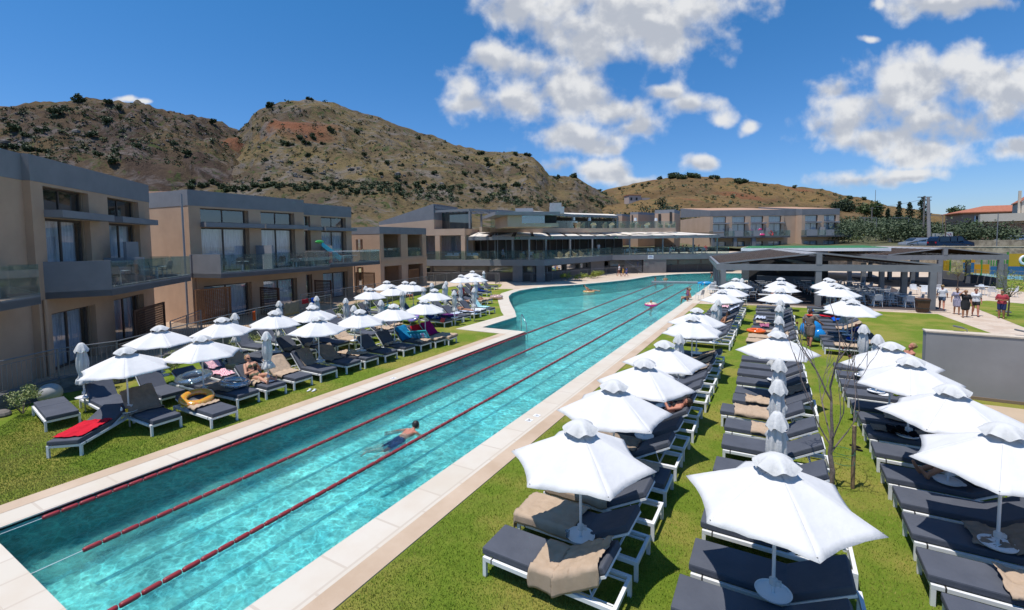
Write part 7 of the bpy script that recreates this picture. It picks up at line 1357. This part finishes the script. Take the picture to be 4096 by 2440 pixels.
def person(label, at, rz, J, skin, hair, clothes, sc=1.0, fem=False, bulk=1.0, hairlen=0, hat=None, extra=None, vox=.012, z=0, cat='person', group=None):
    t = thing('person', label, cat, (at[0], at[1], z), rz, group); t.scale = (sc,)*3
    b = MB(); K = bulk; pel, wai, che, nek, hed = (V(J[k]) for k in ('pel', 'wai', 'che', 'nek', 'hed')); up = (nek-che).normalized()
    def cap(mb, p, q, r0, r1): mb.tube(p, q, r0, r1, 12); mb.ball(p, r0, n=12, m=8); mb.ball(q, r1, n=12, m=8)
    for s in (-1, 1):
        o = V((s*.055*K, 0, 0)); cap(b, pel+o*1.1, wai+o*.8, .105*K, (.085 if fem else .095)*K); cap(b, wai+o*.8, che+o*1.2, (.085 if fem else .095)*K, .10*K); cap(b, che+o*1.2, che+up*.10+o*1.0, .10*K, .07*K)
        if fem: fwd = V((0, 1, 0)) if abs(up.z) > .5 else V((0, 0, 1)); f2 = (fwd-up*fwd.dot(up)).normalized(); b.ball(che+V((s*.075, 0, 0))+f2*.085-up*.02, .062*K, n=12, m=8)
    cap(b, nek-up*.04, hed-up*.06, .055, .05)
    lk = V(J['look']).normalized(); sd_ = lk.cross(up).normalized() if abs(lk.dot(up)) < .95 else V((1, 0, 0)); hu = sd_.cross(lk).normalized(); hu = hu if hu.dot(up) > 0 else -hu
    b.ball(hed+hu*.02, .092, .93, .97, 1.18, 16, 12); b.ball(hed+lk*.03-hu*.055, .062, 1, 1, .95, 12, 8); b.tube(hed+lk*.088+hu*.01, hed+lk*.112-hu*.022, .009, .014, 8); b.ball(hed+lk*.11-hu*.022, .014, n=8, m=6); b.tube(hed+lk*.075+hu*.035-sd_*.03, hed+lk*.075+hu*.035+sd_*.03, .018, n=6)
    for s in (-1, 1): b.ball(hed+sd_*s*.09-hu*.0, .022, .5, .8, 1.1, 8, 6)
    b.tube(hed+lk*.09-hu*.05-sd_*.02, hed+lk*.09-hu*.05+sd_*.02, .009, n=6)
    for i in (0, 1):
        hip, sh = segs(J, i); kn, an, el, wr = V(J['kn'][i]), V(J['an'][i]), V(J['el'][i]), V(J['wr'][i])
        cap(b, hip, kn, .085*K, .058*K); cap(b, kn, lerp(kn, an, .35), .055*K, .056*K); cap(b, lerp(kn, an, .35), an, .056*K, .036); sd2 = (an-kn).normalized(); td = V(J.get('toe', (0, 1, 0))); td = (td-sd2*td.dot(sd2)*.5).normalized(); cap(b, an-td*.03+sd2*.03, an+td*.13+sd2*.045, .036, .028); b.ball(an+td*.17+sd2*.045, .026, n=8, m=6)
        cap(b, sh, el, .050*K, .038*K); cap(b, el, lerp(el, wr, .3), .040*K, .038*K); cap(b, lerp(el, wr, .3), wr, .038*K, .026)
        hd = (wr-el).normalized(); ax = V((1, 0, 0)) if abs(hd.x) < .7 else V((0, 1, 0)); ac = (ax-hd*ax.dot(hd)).normalized(); pl_ = hd.cross(ac); cap(b, wr, wr+hd*.07, .026, .03)
        for k in range(4): f0 = wr+hd*.08+pl_*(.024*(k-1.5)*.8); ln = (.06, .07, .065, .05)[k]; mid = f0+hd*ln*.55; b.tube(f0-hd*.02, mid, .0095, .009, 6); b.tube(mid, mid+(hd*.7+ac*.5*(1 if i else -1)*-1).normalized()*ln*.5, .009, .0075, 6)
        b.tube(wr+hd*.03+pl_*.02, wr+hd*.075+pl_*.05, .011, .009, 6)
    o = b.build('body', skin, t, smooth=True); m = o.modifiers.new('fuse', 'REMESH'); m.mode = 'VOXEL'; m.voxel_size = vox; m.use_smooth_shade = True; sm = o.modifiers.new('smooth', 'SMOOTH'); sm.iterations = 3; sm.factor = .5
    h = MB(); h.ball(hed+hu*.035-lk*.018, .100, .98, .98, 1.12, 16, 10)
    if hairlen > 0: cap(h, hed-lk*.06+hu*.02, hed-lk*.075-hu*hairlen, .075, .05)
    if hairlen < 0: h.ball(hed-lk*.10+hu*.06, .05, n=10, m=8)
    ho = h.build('hair', HR[hair], t, smooth=True)
    # trim the hair away from the face
    me = ho.data
    for v in me.vertices:
        d = v.co-(hed+hu*.01); f = d.dot(lk)
        if f > .02 and d.dot(hu) < .055: v.co -= lk*(f-.0)*.9
    if hat: hh = MB(); hh.ball(hed+hu*.05, .108, 1, 1, .85, 16, 8); hh.bar(hed+lk*.08+hu*.07, hed+lk*.19+hu*.05, .15, .012, up=tuple(hu)); hh.build('cap', hat, t, smooth=True)
    for nm, kind, mm in clothes:
        c = MB(); g = .016
        if kind in ('shirt', 'tee', 'dress', 'vest', 'wetsuit'):
            for s in (-1, 1):
                q = V((s*.055*K, 0, 0)); cap(c, pel+q*1.15+V((0, 0, .02 if kind != 'dress' else 0)), wai+q*.85, .108*K+g, .09*K+g); cap(c, wai+q*.85, che+q*1.25, .09*K+g, .10*K+g); cap(c, che+q*1.25, che+up*.09+q*1.3, .10*K+g, .062*K+g)
                if fem: fwd = V((0, 1, 0)) if abs(up.z) > .5 else V((0, 0, 1)); f2 = (fwd-up*fwd.dot(up)).normalized(); c.ball(che+V((s*.075, 0, 0))+f2*.085-up*.02, .062*K+g, n=12, m=8)
            if kind != 'vest':
                for i in (0, 1): hip, sh = segs(J, i); cap(c, sh, lerp(sh, V(J['el'][i]), .62), .052*K+g, .055*K+g)
        if kind == 'dress':
            for i in (0, 1): hip, sh = segs(J, i); cap(c, hip, lerp(hip, V(J['kn'][i]), .85), .125*K, .10*K)
            hip0, _ = segs(J, 0); hip1, _ = segs(J, 1); m0, m1_ = (hip0+hip1)/2, lerp((hip0+hip1)/2, (V(J['kn'][0])+V(J['kn'][1]))/2, .85); cap(c, m0, m1_, .13*K, .12*K)
        if kind in ('shorts', 'trunks', 'briefs', 'longshorts'):
            fr = {'shorts': .45, 'trunks': .35, 'briefs': .10, 'longshorts': .8}[kind]
            for i in (0, 1): hip, sh = segs(J, i); cap(c, hip, lerp(hip, V(J['kn'][i]), fr), .09*K+g*.9, (.085-.02*fr)*K+g*1.4)
            for s in (-1, 1): q = V((s*.055*K, 0, 0)); cap(c, pel+q*1.1, lerp(pel, wai, .35 if kind != 'briefs' else .05)+q*1.05, .107*K+g*.7, .10*K+g*.7)
        if kind == 'bra':
            fwd = V((0, 1, 0)) if abs(up.z) > .5 else V((0, 0, 1)); f2 = (fwd-up*fwd.dot(up)).normalized()
            for s in (-1, 1): c.ball(che+V((s*.075, 0, 0))+f2*.088-up*.022, .064*K, n=12, m=8); c.tube(che+V((s*.07, 0, 0))+f2*.1, nek+V((s*.03, 0, 0))+f2*.02, .009, n=6)
            for a in range(16): a0, a1 = 2*pi*a/16, 2*pi*(a+1)/16; pp = lambda a_: che-up*.04+V((cos(a_)*.178*K, 0, 0))+f2*(sin(a_)*.112*K); c.tube(pp(a0), pp(a1), .014, n=6)
        o = c.build(nm, mm, t, smooth=True); m = o.modifiers.new('fuse', 'REMESH'); m.mode = 'VOXEL'; m.voxel_size = vox; m.use_smooth_shade = True; sm = o.modifiers.new('smooth', 'SMOOTH'); sm.iterations = 2
    if extra: extra(t, J)
    return t
C_ = lambda n, c, c2=None, sc=8: mat(n, c, .9, c2 or tuple(x*.85 for x in c), sc)
WHT, BLKC, DEN, PINKC, CORC, TAUP = C_('white_cotton', (.70, .70, .72)), C_('black_cotton', (.015, .015, .018)), C_('denim', (.10, .15, .24)), C_('rose_shirt', (.45, .05, .07)), C_('coral_swim', (.72, .10, .12)), C_('taupe_dress', (.27, .20, .165), (.19, .14, .12), 16)
FL = C_('floral_dress', (.38, .36, .45), (.22, .2, .3), 20); NVY = C_('navy_trunks', (.02, .035, .12)); GRB_ = C_('olive_bikini', (.09, .10, .06)); LB = C_('light_blue_top', (.35, .42, .55)); YLW = C_('yellow_shirt', (.6, .35, .03))
def shoes(t, J):
    for i in (0, 1): a = V(J['an'][i]); MB().ball((a.x, a.y+.06, .012), .13, .42, 1.1, .16, 12, 6).build('sandal', BLKC, t, smooth=True)
def scarf(t, J):
    MB().torus((0, .0, 1.43), .10, .045, 20, 8, .8).build('scarf', C_('neon_towel', (.85, .08, .03)), t, smooth=True); MB().torus((.33, .36, 1.0), .032, .006, 12, 5).build('watch', BLKC, t); MB().torus((0, 0, 1.06), .165, .012, 24, 6).build('belt', C_('brown_belt', (.05, .03, .02)), t)
face = lambda dx, dy: atan2(-dx, dy)   # facing direction -> rotation of the +Y axis
person('woman in a taupe belted dress and blue cap walking between the loungers', (1.42, 24.5), face(.55, 1.0), P_(kn=((-.10, .08, .50), (.10, -.02, .50)), an=((-.10, .10, .08), (.10, -.14, .10)), el=((-.27, -.02, 1.14), (.30, .12, 1.17)), wr=((-.27, .12, .94), (.34, .38, 1.04)), hed=(0, .06, 1.585), look=(.25, 1, -.45)), SK[2], 'brown', [('dress', 'dress', TAUP)], 1.0, True, 1.12, .08, C_('blue_cap', (.03, .10, .28), (.08, .16, .3), 20), scarf)
person('blond woman in white top and denim shorts walking away by the pavilion', (9.67, 40.5), face(.2, 1), WALK, SK[2], 'blond', [('top', 'tee', WHT), ('shorts', 'shorts', DEN)], .98, True, 1.05, -.1, extra=shoes)
person('woman in a pale short dress, leftmost of the four walkers', (10.0, 38.9), face(-.15, -1), P_(kn=((-.10, .10, .5), (.10, .0, .5)), an=((-.1, .1, .08), (.1, -.12, .1)), wr=((-.30, .18, 1.15), (.27, .05, .88)), el=((-.27, -.05, 1.1), (.25, -.03, 1.12))), SK[1], 'brown', [('dress', 'dress', FL)], .96, True, .95, -.1, extra=shoes)
person('woman in black dress shading her eyes, second of the four walkers', (10.05, 37.6), face(-.2, -1), P_(kn=((-.10, .0, .5), (.10, .12, .5)), an=((-.1, -.14, .1), (.1, .14, .08)), el=((-.25, -.03, 1.12), (.30, .20, 1.45)), wr=((-.27, .06, .88), (.10, .16, 1.66))), SK[1], 'blond', [('dress', 'dress', BLKC)], .95, True, 1.12, .1, extra=shoes)
person('woman in a white T-shirt and black shorts, third of the four walkers', (10.72, 38.4), face(-.1, -1), WALK, SK[2], 'dark', [('top', 'tee', WHT), ('shorts', 'shorts', BLKC)], .98, True, 1.12, -.1, extra=shoes)
person('man in a rose T-shirt and dark shorts, rightmost of the walkers', (11.75, 38.0), face(-.45, -1), P_(el=((-.27, -.05, 1.12), (.27, -.05, 1.12)), wr=((-.06, .22, 1.12), (.05, .24, 1.15)), look=(.6, 1, -.1), kn=((-.10, .05, .5), (.10, .0, .5))), SK[1], 'dark', [('shirt', 'tee', PINKC), ('shorts', 'longshorts', NVY)], .97, False, 1.2, extra=shoes)
# on and around the loungers: pelvis sits at about seat height 0.42
def recline(th, kn=None, an=None, el=None, wr=None, hz=.50, L=1):
    c, s = cos(th), sin(th); p = V((0, 0, hz)); f = lambda d, o=0: (0, -d*c+o*s*0, hz+d*s)
    return dict(pel=(0, 0, hz), wai=f(.17), che=f(.37), nek=f(.53), hed=(0, -.66*c+.02, hz+.66*s+.03), kn=kn or ((-.10, .44, hz+.02), (.10, .44, hz+.02)), an=an or ((-.11, .86, hz-.03), (.11, .86, hz-.03)), el=el or ((-.30, -.26, hz+.12), (.30, -.26, hz+.12)), wr=wr or ((-.24, .0, hz+.02), (.24, .0, hz+.02)), look=(0, .8, .45), toe=(0, .3, 1))
def on(key, s): x, y, a, th = place(key); return (x+cos(a)*s, y+sin(a)*s), a+pi/2
def lying(label, key, s, J, *a, dy=0, **k):
    (x, y), rz = on(key, s); x_, y_, ang, th = place(key); return person(label, (x-sin(ang)*dy, y+cos(ang)*dy), rz, J, *a, **k)
th = radians(42)
def phone(t, J): w = V(J['wr'][1]); MB().box(w.x-.05, w.x+.05, w.y+.08, w.y+.09, w.z+.0, w.z+.14).build('phone', BLKC, t); hd_ = V(J['hed']); MB().box(-.075, .075, hd_.y+.085, hd_.y+.10, hd_.z+.0, hd_.z+.04).build('sunglasses', BLKC, t)
lying('blond woman in olive bikini sunbathing with phone on front left lounger', 'D7', 1.13, recline(radians(52), kn=((-.13, .42, .60), (.12, .44, .54)), an=((-.17, .80, .47), (.14, .86, .46)), el=((-.26, -.10, .66), (.28, -.05, .66)), wr=((-.05, .06, .92), (.14, .18, .78)), hz=.52), SK[0], 'blond', [('bikini_top', 'bra', GRB_), ('bikini_bottom', 'briefs', GRB_)], 1.0, fem=True, bulk=1.08, hairlen=-.1, extra=phone, vox=.010)
lying('woman in patterned bikini lying flat on a far left lounger', 'E18', 1.15, recline(radians(22), hz=.51), SK[1], 'brown', [('bikini_top', 'bra', C_('teal_bikini', (.1, .35, .35), (.5, .3, .1), 20)), ('bikini_bottom', 'briefs', BLKC)], .95, fem=True, hairlen=.06)
def band(t, J): w = V(J['wr'][1]); MB().torus((w.x, w.y, w.z), .032, .009, 14, 6).build('wristband', plastic('yellow_band', (.7, .8, .02)), t)
lying('man in black trunks resting under the rightmost row parasol', 'C5', 1.30, recline(radians(20), kn=((-.10, .36, .78), (.10, .38, .70)), an=((-.10, .66, .48), (.10, .72, .48)), el=((-.29, -.12, .56), (.30, -.14, .56)), wr=((-.05, .06, .72), (.02, .04, .70)), hz=.53), SK[1], 'dark', [('trunks', 'trunks', BLKC)], 1.05, bulk=1.15, extra=band, vox=.010)
def paper(t, J): w = V(J['wr'][1]); MB().box(-.12, .12, w.y+.05, w.y+.06, w.z-.02, w.z+.16).build('book', WHITE, t)
lying('woman reading on a pool side lounger under the third parasol', 'A7', 1.25, recline(radians(30), wr=((-.08, .02, .92), (.08, .02, .92)), el=((-.26, -.15, .70), (.26, -.15, .70)), hz=.52), SK[2], 'brown', [('bikini_top', 'bra', BLKC), ('bikini_bottom', 'briefs', BLKC)], 1.0, fem=True, extra=paper, hairlen=.05)
lying('tanned man with raised knees on a pool side lounger', 'A19', 1.15, recline(radians(50), kn=((-.10, .34, .86), (.10, .36, .82)), an=((-.10, .62, .48), (.10, .66, .48)), wr=((-.2, .1, .62), (.12, .2, .70)), hz=.52), SK[1], 'dark', [('trunks', 'trunks', NVY)], 1.0)
lying('man seated upright on a far left lounger seen from behind', 'G3', .6, recline(radians(80), kn=((-.13, .40, .50), (.13, .40, .50)), an=((-.14, .42, .10), (.14, .42, .10)), wr=((-.12, .30, .60), (.12, .30, .60)), hz=.52), SK[1], 'dark', [('trunks', 'trunks', C_('grey_trunks', (.10, .10, .14)))], 1.02, bulk=1.1)
lying('woman in coral swimsuit seated on a far left lounger', 'G6', .7, recline(radians(78), kn=((-.13, .40, .52), (.13, .40, .52)), an=((-.14, .5, .12), (.14, .5, .12)), hz=.52), SK[2], 'brown', [('swimsuit', 'vest', CORC)], .98, fem=True, hairlen=.08)
lying('child in pink standing at a far left lounger', 'G6', .25, P_(), SK[1], 'brown', [('swimsuit', 'vest', CORC)], .66, dy=-.6)
person('seated woman in a white shirt by the far left terrace wall', (-27.6, 30.2), face(.8, -.5), recline(radians(80), hz=.35, kn=((-.12, .4, .4), (.12, .4, .4)), an=((-.12, .45, .08), (.12, .45, .08))), SK[2], 'blond', [('shirt', 'tee', WHT), ('shorts', 'shorts', BLKC)], 1.0, True, hairlen=-.1)
lying('woman with raised arms seated on a far left lounger', 'G2', .9, recline(radians(72), hz=.52, el=((-.30, -.30, 1.12), (.30, -.30, 1.12)), wr=((-.08, -.30, 1.25), (.08, -.30, 1.25))), SK[1], 'dark', [('swimsuit', 'vest', BLKC)], 1.0, fem=True, dy=.4)
person('man sitting on the pool edge beside the lawn corner', (-6.15, 39.4), face(-1, -.15), recline(radians(75), hz=.10, kn=((-.10, .38, .12), (.10, .38, .12)), an=((-.10, .42, -.28), (.10, .42, -.28)), wr=((-.1, .32, .2), (.2, .3, .2))), SK[1], 'blond', [('trunks', 'trunks', NVY)], 1.1, bulk=1.1)
person('small girl in pink float vest standing at the pool edge', (-5.95, 38.2), face(-1, .4), P_(wr=((-.15, .2, 1.0), (.15, .2, 1.0))), SK[1], 'brown', [('float_vest', 'vest', C_('pink_vest', (.65, .08, .16), (.3, .2, .4), 12)), ('swimsuit', 'briefs', C_('blue_suit', (.1, .15, .4)))], .62, bulk=1.15, hairlen=.06)
person('woman in black bikini sitting on the grass beside the grey wall', (4.05, 20.6), face(-1, -.3), recline(radians(74), hz=.42, kn=((-.10, .38, .52), (.10, .38, .46)), an=((-.10, .50, .12), (.10, .5, .1)), el=((-.20, .10, .78), (.24, .02, .72)), wr=((-.05, .10, .98), (.14, .26, .58))), SK[2], 'blond', [('bikini_top', 'bra', BLKC), ('bikini_bottom', 'briefs', BLKC)], 1.0, fem=True, hairlen=-.1, bulk=1.05)
# in the water
SW_ = dict(pel=(0, 0, -.10), wai=(0, .17, -.04), che=(0, .37, .00), nek=(0, .52, .07), hed=(0, .63, .16), kn=((-.14, -.42, -.16), (.12, -.42, -.20)), an=((-.22, -.80, -.10), (.14, -.84, -.28)), el=((-.42, .36, -.02), (.36, .56, -.12)), wr=((-.55, .14, -.04), (.30, .80, -.15)), look=(0, 1, .1), toe=(0, -1, 0))
person('man in navy trunks swimming breaststroke along the near lane', (-8.4, 8.62), face(.12, 1), SW_, SK[2], 'dark', [('trunks', 'longshorts', NVY)], .98, bulk=1.1, z=WL-.07, vox=.010)
HEAD = lambda: P_(pel=(0, 0, -.75), wai=(0, 0, -.55), che=(0, 0, -.12), nek=(0, 0, .04), hed=(0, .02, .18), kn=((-.1, .1, -1.0), (.1, .1, -1.0)), an=((-.1, 0, -1.15), (.1, 0, -1.15)), el=((-.3, .1, -.2), (.3, .1, -.2)), wr=((-.3, .3, -.15), (.3, .3, -.15)))
person('bather with head and shoulders above water, left of two at far side', (-13.15, 59.5), face(1, -.3), HEAD(), SK[2], 'brown', [], 1.05, fem=True, z=WL); person('grey haired bather with broad shoulders, right of two at far side', (-12.0, 60.0), face(-.2, 1), HEAD(), SK[1], 'grey', [], 1.15, bulk=1.2, z=WL+.1)
person('blond child floating in a pink and orange swim ring', (-8.1, 35.3), face(-1, .2), HEAD(), SK[0], 'blond', [], .8, z=WL+.20); o = ring('swim_ring', 'pink swim ring with orange and white top around the child', -8.1, 35.3, WL+.10, .36, .13, plastic('pink_float', (.75, .03, .25), (.80, .04, .28), 4)); o = ring('ring_top', 'orange', -8.1, 35.3, WL+.165, .36, .10, plastic('orange_white', (.75, .35, .12), (.8, .75, .7), 9)); o.name = 'swim_ring_pattern'; tag(o, 'orange and white upper band of the pink swim ring', 'swim ring')
person('man leaning back on an orange inflatable in the wide pool', (-15.6, 42.5), face(1, .3), recline(radians(35), hz=.12), SK[1], 'dark', [('trunks', 'trunks', BLKC)], 1.05, z=WL+.02); ring('swim_ring', 'pale orange swim ring under the reclining man', -15.7, 42.45, WL+.05, .45, .14, plastic('peach_vinyl', (.70, .38, .16)))
ring('swim_ring', 'blue inflatable boat at the far right pool edge', -6.7, 55.0, WL+.12, .65, .2, plastic('sky_vinyl', (.02, .30, .62)))
person('woman in pink bending over the far right pool edge', (-5.6, 55.8), face(-1, -.3), P_(wai=(0, .14, 1.06), che=(0, .34, 1.12), nek=(0, .49, 1.12), hed=(0, .62, 1.14), el=((-.2, .5, .9), (.2, .5, .9)), wr=((-.2, .6, .65), (.2, .6, .65))), SK[2], 'brown', [('bikini_top', 'vest', C_('hot_pink', (.8, .06, .3)))], 1.0, True)
for i, (x, y, s_, cl, lab) in enumerate([(-18.35,61.4,.95,[('top','tee',WHT),('shorts','shorts',BLKC)],'dark haired woman in white top walking on the far paving'),(-17.85,61.5,.70,[('shirt','tee',YLW),('shorts','shorts',YLW)],'child in yellow walking on the far paving'),(-17.4,61.6,.76,[('shirt','dress',C_('blue_child',(.03,.08,.28)))],'child in blue walking on the far paving')]):
    person(lab, (x, y), face(-1, -.2), WALK, SK[2], 'brown', cl, s_, i == 0, hairlen=.1 if i == 0 else 0)
p = seg(K1, K2, 15.6, 1.4); person('waiter in white shirt standing on the first floor terrace', (p.x, p.y), face(.3, 1), P_(), SK[1], 'dark', [('shirt', 'tee', WHT), ('shorts', 'longshorts', NVY)], 1.05, z=2.75)
p = seg(A, K1, 9.4, 1.8); person('person in pale shirt walking on the left terrace', (p.x, p.y), face(1, 0), WALK, SK[2], 'brown', [('shirt', 'tee', LB), ('shorts', 'shorts', LB)], .8, z=2.75)
for i in range(7):
    p = seg(K2, KR, 9.8+i*.9, 2.6+(i % 2)*.5); person('diner in %s seated behind the terrace glass' % ('dark blue', 'black', 'grey', 'dark green', 'brown', 'navy with cap', 'bright red')[i], (p.x, p.y), rnd(0, 6), recline(radians(84), hz=.48, kn=((-.1, .4, .48), (.1, .4, .48)), an=((-.1, .42, .08), (.1, .42, .08))), SK[i % 3], 'dark', [('shirt', 'tee', C_('diner%d' % i, ((.02,.03,.08),(.015,.015,.015),(.1,.1,.11),(.02,.05,.03),(.06,.04,.03),(.02,.02,.05),(.5,.02,.02))[i]))], 1.05, z=2.75, vox=.02)
p = seg(K2, KR, 4.1, .9); person('person in blue descending the rod lined stairs', (p.x, p.y), face(-.6, -.8), P_(), SK[1], 'brown', [('shirt', 'dress', C_('denim_dress', (.08, .12, .25)))], .95, z=.35)
person('man in pale blue shirt seated at the front pavilion table', (.15, 36.9+2.4), face(-.1, -1), recline(radians(82), hz=.48, kn=((-.1, .4, .48), (.1, .4, .48)), an=((-.1, .42, .08), (.1, .42, .08)), wr=((-.15, .35, .78), (.15, .35, .78)), el=((-.3, .1, .72), (.3, .1, .72))), SK[0], 'grey', [('shirt', 'tee', LB), ('shorts', 'shorts', NVY)], 1.05, z=.05, bulk=1.1)
dup(TBW, (.1, 38.6, .05), .1, 'white table in front of the seated man in pale blue', 'table', 'pavilion edge tables')
p = atd(836.5, 240, 88); person('man in white shirt and dark trousers by the hotel block', (p.x, p.y), face(1, -.2), P_(), SK[1], 'grey', [('shirt', 'tee', WHT), ('trousers', 'longshorts', NVY)], 1.05, z=2.9)
p = atd(968, 246, 74); person('person in bikini walking beside the bougainvillea', (p.x-1.2, p.y), face(0, 1), WALK, SK[1], 'brown', [('bottoms', 'briefs', C_('rust_bottom', (.4, .1, .05)))], 1.05, True, z=3.3, hairlen=.08)
# cup on the tray of the man's parasol
